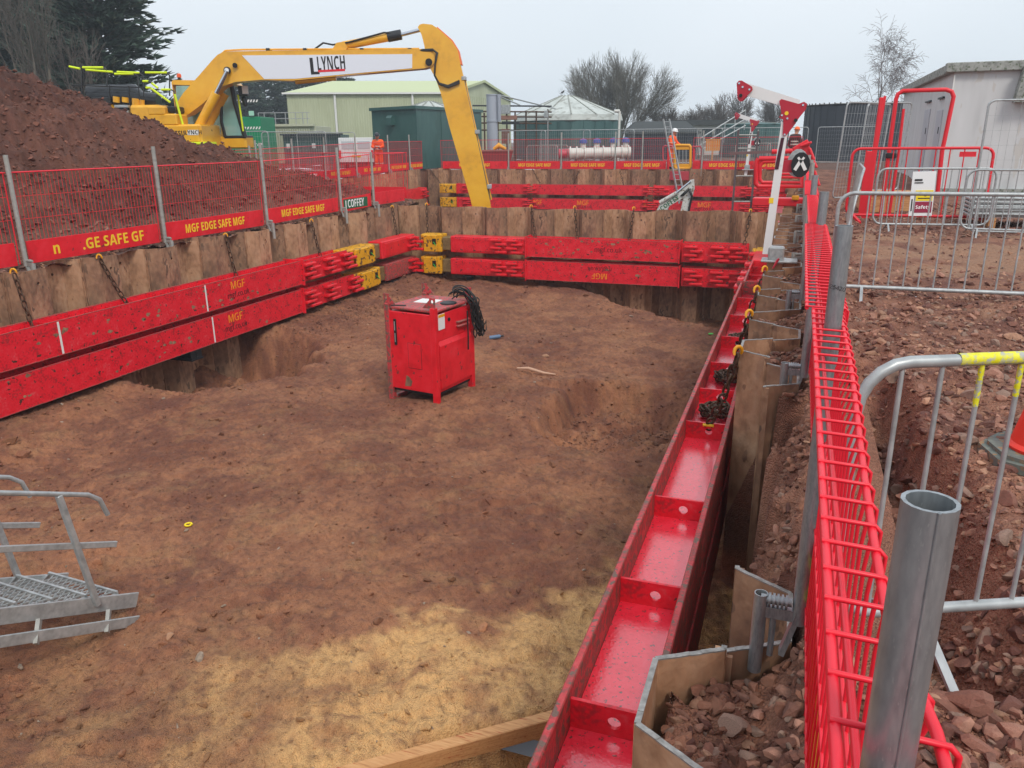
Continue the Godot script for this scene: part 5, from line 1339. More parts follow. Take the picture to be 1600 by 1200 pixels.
# ---------------------------------------------------------------- power pack on the excavation floor
func build_power_pack():
	var t := thing("power_pack", "battered red steel power pack cabinet on skids standing on the dug floor", "power pack")
	var W := 0.95
	var Dp := 1.1
	var red: Material = M.red_plain.duplicate(); red.uv1_world_triplanar = false
	var worn: Material = M.red_worn.duplicate(); worn.uv1_world_triplanar = false
	var base_col: Material = M.red_plain.duplicate(); base_col.uv1_world_triplanar = false
	put(mb().at(Vector3(-W / 2, 0.78, -Dp / 2), Vector3(W - 0.06, 1.12, Dp - 0.06)), "carcass", base_col, t)
	put(mb().at(Vector3(-W / 2, 0.79, -0.018), Vector3(W - 0.1, 1.14, 0.026), 0.008), "front_panel", red, t)
	for sx in [0.0, -W + 0.09]:
		for sz in [0.0, -Dp + 0.09]:
			put(mb().at(Vector3(sx - 0.045, 0.73, sz - 0.045), Vector3(0.092, 1.46, 0.092), 0.008), "corner_post", worn if sx < 0 else red, t)
			var ear := mb()
			holed(ear, Transform3D(Basis(Vector3.UP, PI / 2 * 0.0), Vector3(sx - 0.045, 1.52, sz - 0.02)), 0.1, 0.16, Vector2(0, 0.03), 0.024, 0.016)
			put(ear, "lifting_eye", worn, t)
			var dirx := -1.0 if sx == 0.0 else 1.0
			put(mb().prism([Vector2(0, 0), Vector2(dirx * 0.13, 0.0), Vector2(0, 0.12)], Transform3D(Basis.IDENTITY, Vector3(sx - 0.045 + dirx * 0.051, 1.45, sz - 0.02)), -0.006, 0.006), "gusset", worn, t)
	# lid with turned edges
	put(mb().at(Vector3(-W / 2, 1.40, -Dp / 2 - 0.005), Vector3(W - 0.02, 0.035, Dp - 0.05), 0.008), "lid", worn, t)
	put(mb().box(Transform3D(Basis.from_euler(Vector3(0, 0.12, 0)), Vector3(-0.55, 1.421, -0.62)), Vector3(0.36, 0.006, 0.3)), "paper_notice", M.label_white, t)
	put(mb().box(Transform3D(Basis.from_euler(Vector3(0, 0.3, 0)), Vector3(-0.78, 1.422, -0.13)), Vector3(0.26, 0.008, 0.06)), "dark_strip", M.rubber, t)
	put(mb().lathe([Vector2(0.13, 1.418), Vector2(0.13, 1.432), Vector2(0.115, 1.438), Vector2(0.0, 1.438)], Transform3D(Basis.IDENTITY, Vector3(-0.16, 0, -0.62)), 20), "filler_cap", M.dark_steel, t)
	# sight gauge and hatch on the front
	put(mb().at(Vector3(-W + 0.2, 1.06, 0.0), Vector3(0.05, 0.38, 0.022), 0.006), "gauge_frame", M.black, t)
	for k in 2: put(mb().at(Vector3(-W + 0.2, 1.15 - k * 0.17, 0.0115), Vector3(0.016, 0.13, 0.006)), "gauge_glass", M.galv, t)
	put(mb().at(Vector3(-0.4, 0.74, -0.003), Vector3(0.24, 0.36, 0.012), 0.003), "hatch", red, t)
	put(mb().at(Vector3(-0.4, 0.74, -0.0045), Vector3(0.252, 0.372, 0.004)), "hatch_gap", M.rubber, t)
	put(mb().prism([Vector2(-0.62, 0.27), Vector2(-0.5, 0.28), Vector2(-0.47, 0.36), Vector2(-0.53, 0.42), Vector2(-0.58, 0.44), Vector2(-0.6, 0.36)], Transform3D(Basis.IDENTITY, Vector3(0, 0, 0)), -0.004, -0.0035), "bare_patch", M.pile_dark, t)
	# right side: recess above, bulged door below with its sloping top
	var side := Transform3D(Basis(Vector3.UP, PI / 2), Vector3(0, 0, 0))
	put(mb().prism([Vector2(0.0, 0.28), Vector2(0.05, 0.28), Vector2(0.05, 0.9), Vector2(0.0, 0.99)], Transform3D(Basis.IDENTITY, Vector3(-0.04, 0, 0)), -Dp + 0.1, -0.1), "side_door", red, t)
	put(mb().at(Vector3(-0.026, 1.16, -Dp / 2), Vector3(0.012, 0.38, Dp - 0.2), 0.003), "control_panel", base_col, t)
	put(mb().at(Vector3(-0.016, 1.24, -0.2), Vector3(0.008, 0.22, 0.17)), "rating_label", M.label_white, t)
	put(mb().at(Vector3(-0.0115, 1.325, -0.2), Vector3(0.003, 0.04, 0.165)), "label_strip", M.hook, t)
	put(mb().tube([Vector3(-0.02, 1.24, -0.4), Vector3(0.0, 1.24, -0.4)], 0.025, 10), "key_switch", M.black, t)
	for k in 2: put(mb().tube([Vector3(-0.02, 1.16 - k * 0.06, -0.62), Vector3(0.02, 1.16 - k * 0.06, -0.62), Vector3(0.03, 1.16 - k * 0.06, -0.9)], 0.02, 8), "pipe_stub", worn, t)
	# skids
	for sx in [-0.06, -W + 0.06]:
		put(mb().bar(Vector3(sx, 0.045, -0.09), Vector3(sx, 0.045, -Dp + 0.09), 0.08, 0.07, 0.01), "skid_rail", worn, t)
	put(mb().at(Vector3(-W / 2, 0.19, -Dp / 2), Vector3(W - 0.1, 0.03, Dp - 0.1)), "floor_plate", M.dark_steel, t)
	t.position = Vector3(-4.96, floor_y(-5.4, -10.9) - 0.03, -10.37); t.rotation.y = -0.169; t.scale = Vector3(1, 1.09, 1)
	# coiled hoses hung over the corner
	var h := thing("hose_coil", "bundle of black hoses hung over the corner of the red power pack", "hose", t.position + Vector3(0.2, 1.45, -0.9))
	for k in 11:
		var pts := []
		var w := 0.05 * (k % 4)
		var r := RandomNumberGenerator.new(); r.seed = 60 + k
		for i in 19:
			var a := i / 18.0
			var drop := maxf(0.0, a - 0.3)
			pts.push_back(Vector3(-0.2 + 0.32 * smoothstep(0.0, 0.45, a) + 0.05 * sin(a * 7.0 + k), 1.45 + 0.07 * sin(minf(a / 0.35, 1.0) * PI) + 0.012 * k - drop * (0.72 + 0.03 * (k % 5)), -0.78 - w * 0.5 - 0.22 * a - 0.04 * sin(a * 5.0 + k * 1.3)))
		pts.append_array([pts[18] + Vector3(0.01, -0.05, -0.03), pts[18] + Vector3(-0.01, -0.04, -0.1), pts[18] + Vector3(-0.02, 0.1, -0.12)])
		for i in range(17, 7, -1): pts.push_back(pts[i] + Vector3(-0.03 + r.randf_range(-0.01, 0.01), 0, -0.09 + r.randf_range(-0.02, 0.02)))
		var b := mb().tube(pts, 0.0105, 7)
		for i in b.v.size(): b.v[i] = t.transform * b.v[i]
		for i in b.n.size(): b.n[i] = t.transform.basis * b.n[i]
		put(b, "hose", M.hose, h)
	var strap := mb().tube([Vector3(0.07, 1.3, -0.8), Vector3(0.075, 0.9, -0.8), Vector3(0.07, 0.72, -0.8)], 0.012, 6)
	for i in strap.v.size(): strap.v[i] = t.transform * strap.v[i]
	for i in strap.n.size(): strap.n[i] = t.transform.basis * strap.n[i]
	put(strap, "loose_end", M.hose, h)

# ---------------------------------------------------------------- stair flight, timber, litter
func build_stairs():
	var A := Vector3(-5.16, -2.08, -4.52)      # foot of the near stringer
	var dir := Vector3(-0.10, 0.46, 1.0).normalized()
	var cross := Vector3(-0.87, 0, -0.05)
	var t := thing("metal_stair", "galvanised metal stair foot with mesh treads and handrails on the dug floor", "stair", A)
	var L := 2.9
	for o in [Vector3.ZERO, cross]: put(mb().bar(A + o, A + o + dir * L, 0.025, 0.13, 0.004), "stringer", M.galv, t)
	put(mb().bar(A + Vector3(0.12, -0.12, 0.1), A + Vector3(0.12, -0.12, 0.1) + dir * L, 0.02, 0.09, 0.004), "lower_rail", M.galv, t)
	for k in 9:
		var p := A + dir * (0.3 + k * 0.3) + cross * 0.5 + Vector3(0, 0.02, 0)
		var tr := Basis(cross.normalized(), Vector3.UP, cross.normalized().cross(Vector3.UP))
		var tread := mb()
		tread.box(Transform3D(tr, p + Vector3(0, 0, 0.125)), Vector3(0.84, 0.035, 0.02)).box(Transform3D(tr, p - Vector3(0, 0, 0.125)), Vector3(0.84, 0.035, 0.02))
		put(tread, "tread_edge", M.galv, t)
		var mesh := mb()
		for i in 15:
			var x0 := -0.42 + i * 0.06
			for sg in [-1.0, 1.0]:
				var a := Vector3(clampf(x0, -0.42, 0.42), 0, -0.12)
				var b := Vector3(clampf(x0 + sg * 0.12, -0.42, 0.42), 0, 0.12)
				mesh.bar(p + tr * a, p + tr * b, 0.007, 0.012)
		put(mesh, "tread_mesh", M.galv, t)
	for k in 4:
		var p := A + dir * (0.35 + k * 0.62) + Vector3(0.06, -0.05, 0)
		put(mb().bar(p, p + Vector3(0.08, -0.12, 0.12), 0.03, 0.05), "brace", M.galv_dull, t)
	var q0 := A + dir * 0.42
	for o in [Vector3(0.03, 0, 0), cross - Vector3(0.03, 0, 0)]:
		for s in [0.42, 1.55]:
			var f: Vector3 = A + o + dir * s
			put(mb().bar(f, f + Vector3(-0.04, 1.05, 0.12), 0.045, 0.045, 0.006), "post", M.galv, t)
		var r0: Vector3 = A + o + dir * 0.42 + Vector3(-0.04, 1.06, 0.12)
		put(mb().tube([r0 - dir * 0.36 + Vector3(0, -0.2, -0.05), r0 - dir * 0.34 + Vector3(0, -0.05, -0.02), r0 - dir * 0.26 + Vector3(0, 0.0, 0), r0, r0 + dir * 2.3], 0.02, 8), "handrail", M.galv, t)
		put(mb().bar(r0 - dir * 0.34 + Vector3(0, -0.5, -0.1), r0 + dir * 2.3 + Vector3(0, -0.5, -0.1), 0.03, 0.05, 0.004), "mid_rail", M.galv, t)
func build_litter():
	var a := on_y(575, 1207, -2.02)
	var b := on_y(872, 1126, -2.02)
	single(mb().bar(a - (b - a) * 0.6, b + (b - a) * 0.25, 0.09, 0.13, 0.006), "timber_baulk", M.timber, "sawn timber baulk laid across the cut at the floor edge", "timber", (a + b) * 0.5)
	var c := on_y(815, 1165, -2.35)
	var w := thing("weed_sheet", "crumpled dark grey sheet under the timber baulk", "sheet", c)
	var s := mb()
	for i in 6:
		for j in 4:
			var q := func(ii, jj): return c + Vector3(-0.12 + ii * 0.05, nz(ii * 3.0, jj * 3.0, 1.0, 90) * 0.09 + 0.02, -0.06 + jj * 0.04)
			s.face(q.call(i, j), q.call(i + 1, j), q.call(i + 1, j + 1), q.call(i, j + 1), Vector3.UP)
	put(s, "sheet", plain(rgb(92, 96, 100), 0.5), w)
	var r := on_y(295, 824, -2.17); r.y = floor_y(r.x, r.z) + 0.012
	var pts := []
	for k in 17: pts.push_back(r + Vector3(cos(TAU * k / 16) * 0.034, 0.0, sin(TAU * k / 16) * 0.034))
	single(mb().tube(pts, 0.011, 8, false), "plastic_ring", M.sign_yellow, "small bright yellow plastic ring on the bare floor", "ring", r)
	var bl := on_y(775, 535, -2.17); bl.y = floor_y(bl.x, bl.z)
	var t := thing("blue_canister", "small blue and grey canister lying on the floor past the power pack", "canister", bl)
	var d := Vector3(0.9, 0.12, -0.42).normalized()
	put(mb().tube([bl + Vector3(0, 0.05, 0) - d * 0.13, bl + Vector3(0, 0.05, 0) + d * 0.08, bl + Vector3(0, 0.05, 0) + d * 0.1], [0.04, 0.04, 0.02], 10), "body", plain(rgb(86, 112, 142), 0.4), t)
	put(mb().tube([bl + Vector3(0, 0.05, 0) + d * 0.1, bl + Vector3(0, 0.05, 0) + d * 0.16], 0.018, 8), "nozzle", M.dark_steel, t)
	var st0 := on_y(808, 574, -2.15)
	var st1 := on_y(868, 583, -2.15)
	st0.y = floor_y(st0.x, st0.z) + 0.03; st1.y = floor_y(st1.x, st1.z) + 0.03
	single(mb().tube([st0, st0.lerp(st1, 0.3) + Vector3(0, 0.03, 0), st0.lerp(st1, 0.7) + Vector3(0.02, 0.0, 0.03), st1], [0.015, 0.03, 0.024, 0.012], 7), "pale_root", plain(rgb(196, 160, 134), 0.9), "pale crooked root lying on the floor past the power pack", "root", st0)
	var g := on_y(1107, 523, -2.15); g.y = floor_y(g.x, g.z) + 0.02
	single(mb().bar(g, g + Vector3(0.1, 0.01, 0.03), 0.04, 0.03, 0.008), "green_tag", plain(rgb(96, 214, 96), 0.5), "dropped bright green plastic tag near the far corner", "tag", g)
	var lf := on_y(1033, 888, -0.985)
	single(mb().prism([Vector2(-0.012, 0), Vector2(0.0, 0.03), Vector2(0.012, 0), Vector2(0, -0.02)], Transform3D(Basis.from_euler(Vector3(-1.3, 0.4, 0)), Vector3(-0.6, -0.978, -4.25)), -0.001, 0.001), "fallen_leaf", plain(rgb(120, 170, 60), 0.6), "small green leaf lying on the wet web of the brace", "leaf", Vector3(-0.6, -0.978, -4.25))

# ---------------------------------------------------------------- people
func body_mesh(bones: Array, cell: float, mat: Material) -> ArrayMesh:
	# bones: [a, b, ra, rb, colour]; smooth union of tapered capsules, meshed as surface nets
	var lo := Vector3.INF
	var hi := -Vector3.INF
	for b in bones:
		var r: float = maxf(b[2], b[3]) + cell * 2.5
		for p in [b[0], b[1]]:
			lo = lo.min(p - Vector3.ONE * r); hi = hi.max(p + Vector3.ONE * r)
	var n := Vector3i(((hi - lo) / cell).ceil()) + Vector3i.ONE
	var val := PackedFloat32Array(); val.resize(n.x * n.y * n.z); val.fill(1.0)
	for b in bones:
		var A: Vector3 = b[0]
		var D: Vector3 = b[1] - b[0]
		var dd := maxf(D.length_squared(), 1e-9)
		var r: float = maxf(b[2], b[3]) + cell * 2.5
		var l := Vector3i(((A.min(b[1]) - Vector3.ONE * r - lo) / cell).floor()).clamp(Vector3i.ZERO, n - Vector3i.ONE)
		var h := Vector3i(((A.max(b[1]) + Vector3.ONE * r - lo) / cell).ceil()).clamp(Vector3i.ZERO, n - Vector3i.ONE)
		for z in range(l.z, h.z + 1):
			for y in range(l.y, h.y + 1):
				for x in range(l.x, h.x + 1):
					var p := lo + Vector3(x, y, z) * cell
					var t := clampf((p - A).dot(D) / dd, 0, 1)
					var d: float = (p - A - D * t).length() - lerpf(b[2], b[3], t)
					var i := (z * n.y + y) * n.x + x
					var o := val[i]
					var k := 0.045
					var q := clampf(0.5 + 0.5 * (o - d) / k, 0, 1)
					val[i] = lerpf(o, d, q) - k * q * (1.0 - q)
	var id := {}
	var vs := PackedVector3Array()
	var step := [Vector3i(0, 0, 0), Vector3i(1, 0, 0), Vector3i(0, 1, 0), Vector3i(1, 1, 0), Vector3i(0, 0, 1), Vector3i(1, 0, 1), Vector3i(0, 1, 1), Vector3i(1, 1, 1)]
	var edges := [[0, 1], [2, 3], [4, 5], [6, 7], [0, 2], [1, 3], [4, 6], [5, 7], [0, 4], [1, 5], [2, 6], [3, 7]]
	for z in n.z - 1:
		for y in n.y - 1:
			for x in n.x - 1:
				var g := []
				var neg := 0
				for s in step:
					var w: float = val[((z + s.z) * n.y + y + s.y) * n.x + x + s.x]
					g.push_back(w)
					if w < 0: neg += 1
				if neg == 0 or neg == 8: continue
				var sum := Vector3.ZERO
				var cnt := 0
				for e in edges:
					if (g[e[0]] < 0) != (g[e[1]] < 0):
						var t: float = g[e[0]] / (g[e[0]] - g[e[1]])
						sum += Vector3(step[e[0]]).lerp(Vector3(step[e[1]]), t); cnt += 1
				id[Vector3i(x, y, z)] = vs.size(); vs.push_back(lo + (Vector3(x, y, z) + sum / cnt) * cell)
	var cols := PackedColorArray(); var nor := PackedVector3Array()
	for v in vs:
		var best := 1e9
		var col := Color.WHITE
		for b in bones:
			var D: Vector3 = b[1] - b[0]
			var t := clampf((v - b[0]).dot(D) / maxf(D.length_squared(), 1e-9), 0, 1)
			var d: float = (v - b[0] - D * t).length() - lerpf(b[2], b[3], t)
			if d < best:
				best = d; col = b[4]
		cols.push_back(col); nor.push_back(Vector3.ZERO)
	var ix := PackedInt32Array()
	for c in id:
		for ax in 3:
			var a1 := (ax + 1) % 3
			var a2 := (ax + 2) % 3
			var s0: float = val[(c.z * n.y + c.y) * n.x + c.x]
			var e: Vector3i = c; e[ax] += 1
			var s1: float = val[(e.z * n.y + e.y) * n.x + e.x]
			if (s0 < 0) == (s1 < 0): continue
			var p1: Vector3i = c; p1[a1] -= 1
			var p2: Vector3i = c; p2[a2] -= 1
			var p3: Vector3i = p1; p3[a2] -= 1
			if not (id.has(p1) and id.has(p2) and id.has(p3)): continue
			var q := [id[c], id[p1], id[p3], id[p2]]
			if s0 < 0: q.reverse()
			ix.append_array([q[0], q[1], q[2], q[0], q[2], q[3]])
	for i in range(0, ix.size(), 3):
		var m := (vs[ix[i + 2]] - vs[ix[i]]).cross(vs[ix[i + 1]] - vs[ix[i]])
		for k in 3: nor[ix[i + k]] += m
	for i in nor.size(): nor[i] = nor[i].normalized()
	var arr := []; arr.resize(Mesh.ARRAY_MAX)
	arr[Mesh.ARRAY_VERTEX] = vs; arr[Mesh.ARRAY_NORMAL] = nor; arr[Mesh.ARRAY_COLOR] = cols; arr[Mesh.ARRAY_INDEX] = ix
	var mesh := ArrayMesh.new(); mesh.add_surface_from_arrays(Mesh.PRIMITIVE_TRIANGLES, arr); mesh.surface_set_material(0, mat)
	return mesh
func person(at: Vector3, turn: float, scale: float, lean: float, hands: Array, helmet: Color, suit: Color, label: String):
	# built facing +z at the origin, 1.78 m tall
	var t := thing("person", label, "person")
	var skin := lin(196, 140, 112)
	var dark := lin(40, 40, 44)
	var hip := Vector3(0, 0.95, 0)
	var chest := Vector3(0, 1.33, lean * 0.38)
	var neck := Vector3(0, 1.49, lean * 0.55)
	var head := neck + Vector3(0, 0.14, 0.05 + lean * 0.25)
	var B := []
	B.push_back([hip, hip + Vector3(0, 0.14, lean * 0.1), 0.165, 0.16, suit])
	B.push_back([hip + Vector3(0, 0.12, lean * 0.1), chest, 0.16, 0.17, suit])
	for s in [-1.0, 1.0]:
		B.push_back([chest, chest + Vector3(s * 0.12, 0.06, 0), 0.15, 0.12, suit])
		var sh: Vector3 = chest + Vector3(s * 0.2, 0.08, 0)
		var hand: Vector3 = hands[0 if s < 0 else 1]
		var el: Vector3 = (sh + hand) * 0.5 + Vector3(s * 0.09, -0.08, -0.06)
		B.push_back([sh, el, 0.078, 0.066, suit]); B.push_back([el, hand.lerp(el, 0.15), 0.066, 0.05, suit])
		B.push_back([hand.lerp(el, 0.1), hand, 0.036, 0.042, dark])
		for f in 4:
			var o := Vector3((f - 1.5) * 0.021, 0, 0)
			B.push_back([hand + o, hand + o * 1.1 + Vector3(0, -0.035, 0.055 + (0.01 if f == 1 or f == 2 else 0.0)), 0.014, 0.012, dark])
		B.push_back([hand + Vector3(-s * 0.03, 0.0, 0), hand + Vector3(-s * 0.06, -0.01, 0.045), 0.014, 0.012, dark])
		var kn := Vector3(s * 0.115, 0.5, 0.04 + lean * 0.06)
		B.push_back([hip + Vector3(s * 0.09, -0.04, 0), kn, 0.115, 0.085, suit]); B.push_back([kn, Vector3(s * 0.12, 0.1, -0.03), 0.085, 0.075, suit])
		B.push_back([Vector3(s * 0.12, 0.06, -0.04), Vector3(s * 0.135, 0.045, 0.17), 0.055, 0.045, dark])
	B.push_back([neck - Vector3(0, 0.06, 0.0), head, 0.062, 0.06, skin])
	B.push_back([head + Vector3(0, 0.05, 0.0), head + Vector3(0, -0.03, 0.02), 0.092, 0.075, skin])
	B.push_back([head + Vector3(0, 0.0, 0.085), head + Vector3(0, -0.015, 0.11), 0.016, 0.014, skin])     # nose
	for s in [-1.0, 1.0]: B.push_back([head + Vector3(s * 0.088, 0.015, 0), head + Vector3(s * 0.09, -0.02, 0), 0.014, 0.012, skin])
	var m := plain(Color.WHITE, 0.75); m.vertex_color_use_as_albedo = true
	inst(body_mesh(B, 0.026, m), "body", t)
	var hm := plain(helmet, 0.35)
	put(mb().lathe([Vector2(0.155, 0.0), Vector2(0.15, 0.012), Vector2(0.118, 0.018), Vector2(0.113, 0.07), Vector2(0.085, 0.115), Vector2(0.04, 0.137), Vector2(0.0, 0.14)], Transform3D(Basis.from_euler(Vector3(0.12 + lean * 0.5, 0, 0)).scaled_local(Vector3(0.93, 1, 1.12)), head + Vector3(0, 0.055, 0.01)), 20), "helmet", hm, t)
	put(mb().bar(head + Vector3(-0.07, 0.025, 0.095), head + Vector3(0.07, 0.025, 0.095), 0.02, 0.035, 0.008), "glasses", M.black, t)
	put(mb().bar(head + Vector3(-0.025, -0.055, 0.1), head + Vector3(0.025, -0.055, 0.1), 0.006, 0.008), "mouth", plain(rgb(150, 90, 80), 0.6), t)
	for y in [0.0, 0.15]:
		var c := hip.lerp(chest, 0.3 + y * 2.2)
		put(mb().lathe([Vector2(0.176, -0.024), Vector2(0.178, 0.024)], Transform3D(Basis.IDENTITY, c), 20), "reflective_band", M.reflective, t)
	for s in [-1.0, 1.0]: put(mb().lathe([Vector2(0.098, -0.022), Vector2(0.1, 0.022)], Transform3D(Basis.IDENTITY, Vector3(s * 0.117, 0.4, 0.025)), 14), "leg_band", M.reflective, t)
	t.position = at; t.rotation.y = turn; t.scale = Vector3.ONE * scale
	return t
func build_people():
	var hv := lin(250, 92, 28)
	var p := on_z(594, 276, -36.4); p.y = 0.3
	person(Vector3(p.x, 0.27, p.z), 0.35, 1.04, 0.28, [Vector3(-0.13, 1.1, 0.36), Vector3(0.1, 1.12, 0.38)], rgb(52, 56, 62), hv, "person in orange workwear and dark helmet leaning over the fence with both hands together")
	var q := on_z(1047, 262, -40.6)
	person(Vector3(q.x, 0.3, q.z), 1.25, 1.05, 0.12, [Vector3(-0.2, 1.05, 0.34), Vector3(0.2, 1.08, 0.36)], rgb(236, 236, 234), hv, "person in orange workwear and white helmet at the yellow gate")
	var r := on_z(1238, 262, -40.6)
	person(Vector3(r.x, 0.3, r.z), 2.6, 1.05, 0.05, [Vector3(-0.24, 0.86, 0.18), Vector3(0.24, 0.86, 0.18)], rgb(246, 110, 30), lin(70, 40, 42), "person in dark clothes and orange helmet behind the slim davit, back turned")

# ---------------------------------------------------------------- long reach excavator
var EP: Vector3
var EX: Vector3
var EN: Vector3
func ex(u, v, l := 0.0) -> Vector2:
	var w := on_plane(u, v, EP + EN * l, EN) - EP
	return Vector2(w.dot(EX), w.y)
func exl(list: Array, l := 0.0) -> Array: return list.map(func(e): return ex(e[0], e[1], l))
func ew(u, v, l := 0.0) -> Vector3: return on_plane(u, v, EP + EN * l, EN)
func ebox(u0, v0, u1, v1, l0: float, l1: float, ch := 0.05) -> MB:    # box whose near face covers these pixels
	var a := ex(u0, v0, l1)
	var b := ex(u1, v1, l1)
	return mb().box(Transform3D(Basis(EX, Vector3.UP, EN), EP + EX * (a.x + b.x) * 0.5 + Vector3.UP * (a.y + b.y) * 0.5 + EN * (l0 + l1) * 0.5), Vector3(absf(b.x - a.x), absf(b.y - a.y), l1 - l0), ch)
func build_excavator():
	EX = Vector3(0.942, 0, -0.336).normalized()
	EN = EX.cross(Vector3.UP)
	EP = dep(310, 215, 30.0)
	var tf := Transform3D(Basis(EX, Vector3.UP, EN), EP)
	var foot := ew(250, 230, 0.0); foot.y = 0.08
	var t := thing("excavator", "yellow long reach excavator with white lettered boom parked behind the spoil heap", "excavator", foot)
	# boom with rounded back
	var boom := put(mb().prism(exl([[279, 176], [283, 160], [292, 146], [318, 117], [338, 94], [345, 87], [355, 82], [440, 80.5], [660, 78], [672, 80], [680, 88], [681, 98], [676, 105], [664, 108], [560, 117], [460, 127], [414, 125.5], [372, 129], [352, 136], [338, 148], [320, 164], [300, 179], [286, 184]]), tf, -0.34, 0.34), "boom", M.plant, t)
	for l in [-0.345, 0.345]:
		put(mb().prism(exl([[378, 86.5], [644, 84.5], [644, 106.5], [462, 123], [413, 123.5]], l), tf, l - 0.006, l + 0.006), "white_panel", M.boom_white, boom)
	var face := Basis(EX, Vector3.UP, EN).rotated(EN, 0.03)
	lettering("LYNCH", 0.46, M.letter_black, Transform3D(face, ew(517.5, 99, 0.353)), boom, "Droid Sans", 700, 0.004, ew(539, 99).distance_to(ew(496, 99)))
	lettering("L", 0.56, M.letter_black, Transform3D(face, ew(491, 104, 0.353)), boom, "Droid Sans", 700, 0.004)
	put(mb().prism(exl([[497, 109.5], [539, 107.5], [539, 111], [497, 113]], 0.354), tf, 0.352, 0.357), "red_stripe", M.gate_red, boom)
	for e in [[1, 0.12], [-1, -0.12]]: put(mb().tube([ew(300, 132, e[1]), ew(340, 90, e[1]), ew(352, 79, e[1]), ew(380, 77.5, e[1]), ew(655, 76, e[1])], 0.035, 6), "hydraulic_pipe", M.plant, boom)
	for u in [418, 476, 565, 640]: put(ebox(u - 3, 75, u + 3, 80, -0.2, 0.2, 0.01), "pipe_clamp", M.dark_steel, boom)
	put(mb().tube([ew(355, 110, -0.45), ew(355, 110, 0.46)], 0.13, 14), "pivot_pin", M.black, boom)
	put(mb().tube([ew(354, 109.5, 0.46), ew(354, 109.5, 0.5)], 0.08, 14), "pin_cap", M.white, boom)
	put(mb().tube([ew(367, 102, 0.36), ew(367, 102, 0.47)], 0.09, 12), "work_lamp", M.black, boom)
	# stick (dipper)
	var stick := put(mb().prism(exl([[654, 44], [657, 40], [662, 38.5], [676, 40], [685, 46], [707, 66], [716, 80], [720, 101], [724, 118], [742, 200], [766, 316], [768, 330], [740, 330], [736, 312], [703, 198], [689, 144], [681, 122], [671, 104], [667, 90], [664, 72], [660, 56]]), tf, -0.27, 0.27), "stick", M.plant, t)
	put(mb().prism(exl([[684, 43], [708, 64], [718, 80], [723, 102], [719, 101], [715, 81], [705, 67], [683, 46]]), tf, -0.25, 0.25), "orange_patch", plain(rgb(236, 120, 70), 0.5), stick)
	put(mb().tube([ew(670, 97, -0.42), ew(670, 97, 0.42)], 0.13, 14), "elbow_pin", M.black, t)
	for k in 3:
		var o := k * 0.9
		put(mb().tube([ew(655 - o, 78 + o, 0.3), ew(676 + o, 77 + o, 0.36), ew(682 + o, 83, 0.4), ew(680, 100, 0.42), ew(679, 118, 0.4), ew(686, 130 + o, 0.38), ew(700, 134 + o * 1.5, 0.36), ew(718, 126 + o * 2, 0.34)], 0.035, 7), "hose", M.hose, t)
	for k in 3: put(mb().tube([ew(723 + k * 1.5, 120, 0.22 - k * 0.18), ew(729 + k * 1.5, 150, 0.22 - k * 0.18), ew(764 + k * 2, 312, 0.22 - k * 0.18)], 0.03, 6), "hydraulic_pipe", M.ram_steel if k == 1 else M.plant, stick)
	for e in [[724, 122], [745, 206], [764, 292]]: put(ebox(e[0] - 3, e[1] - 3, e[0] + 4, e[1] + 3, -0.25, 0.3, 0.01), "pipe_clamp", M.galv, stick)
	# cylinders
	put(mb().tube([ew(656, 47, 0), ew(624, 55, 0)], 0.07, 10), "piston_rod", M.chrome, t)
	var sc := put(mb().tube([ew(626, 54.5, 0), ew(536, 71.5, 0)], 0.15, 14), "stick_cylinder", M.plant, t)
	put(mb().tube([ew(627, 54, 0), ew(606, 58, 0)], 0.18, 14), "gland", M.dark_steel, sc)
	put(mb().prism(exl([[520, 80], [528, 68], [540, 66], [545, 76], [542, 80]]), tf, -0.25, 0.25), "cylinder_bracket", M.plant, t)
	put(mb().tube([ew(490, 78, 0.1), ew(505, 67, 0.12), ew(520, 70, 0.14), ew(545, 66, 0.18), ew(600, 51, 0.16), ew(615, 52, 0.12)], 0.035, 6), "hose", M.hose, t)
	put(mb().tube([ew(525, 122, 0.1), ew(462, 128, 0.1)], 0.09, 10), "underboom_tube", M.plant, boom)
	for l in [0.55, -0.55]:
		var du := 0.0 if l > 0 else 14.0
		put(mb().tube([ew(355, 111, l), ew(337 + du * 0.4, 147, l)], 0.075, 10), "piston_rod", M.chrome, t)
		put(mb().tube([ew(338 + du, 146, l), ew(308 + du, 203, l)], 0.17, 14), "boom_cylinder", M.plant, t)
	# upper structure
	var dk := put(ebox(110, 196, 318, 232, -1.45, 1.4, 0.06), "deck", M.plant, t)
	put(ebox(200, 164, 256, 214, 0.45, 1.46, 0.09), "tank", M.plant, t)
	put(ebox(229, 166, 258, 180, 0.6, 1.49, 0.05), "tank_cover", M.plant, t)
	put(ebox(232, 178, 277, 196, 0.4, 1.48, 0.05), "tool_box", M.plant, t)
	put(ebox(228, 196, 312, 222, 0.5, 1.5, 0.04), "side_skirt", M.plant, t)
	put(ebox(289, 222, 322, 226, 0.5, 1.6, 0.02), "step_edge", M.rail_lime, t)
	put(ebox(110, 163, 178, 215, -1.4, 1.46, 0.12), "engine_hood", M.plant, t)
	for k in 3: put(ebox(178, 164 + k * 8.5, 200, 168 + k * 8.5, 0.5, 1.49, 0.01), "hand_step", M.galv, t)
	for k in 3: put(ebox(178, 168.5 + k * 8.5, 200, 172 + k * 8.5, 0.5, 1.44, 0.005), "louvre", M.purple if k > 0 else M.dark_steel, t)
	var hc := mb()
	hc.tube([ew(143, 152, 0.55), ew(145, 151, 0.55), ew(210, 151, 0.55), ew(222, 156, 0.55), ew(248, 158, 0.55)], [0.3, 0.45, 0.45, 0.3, 0.28], 18)
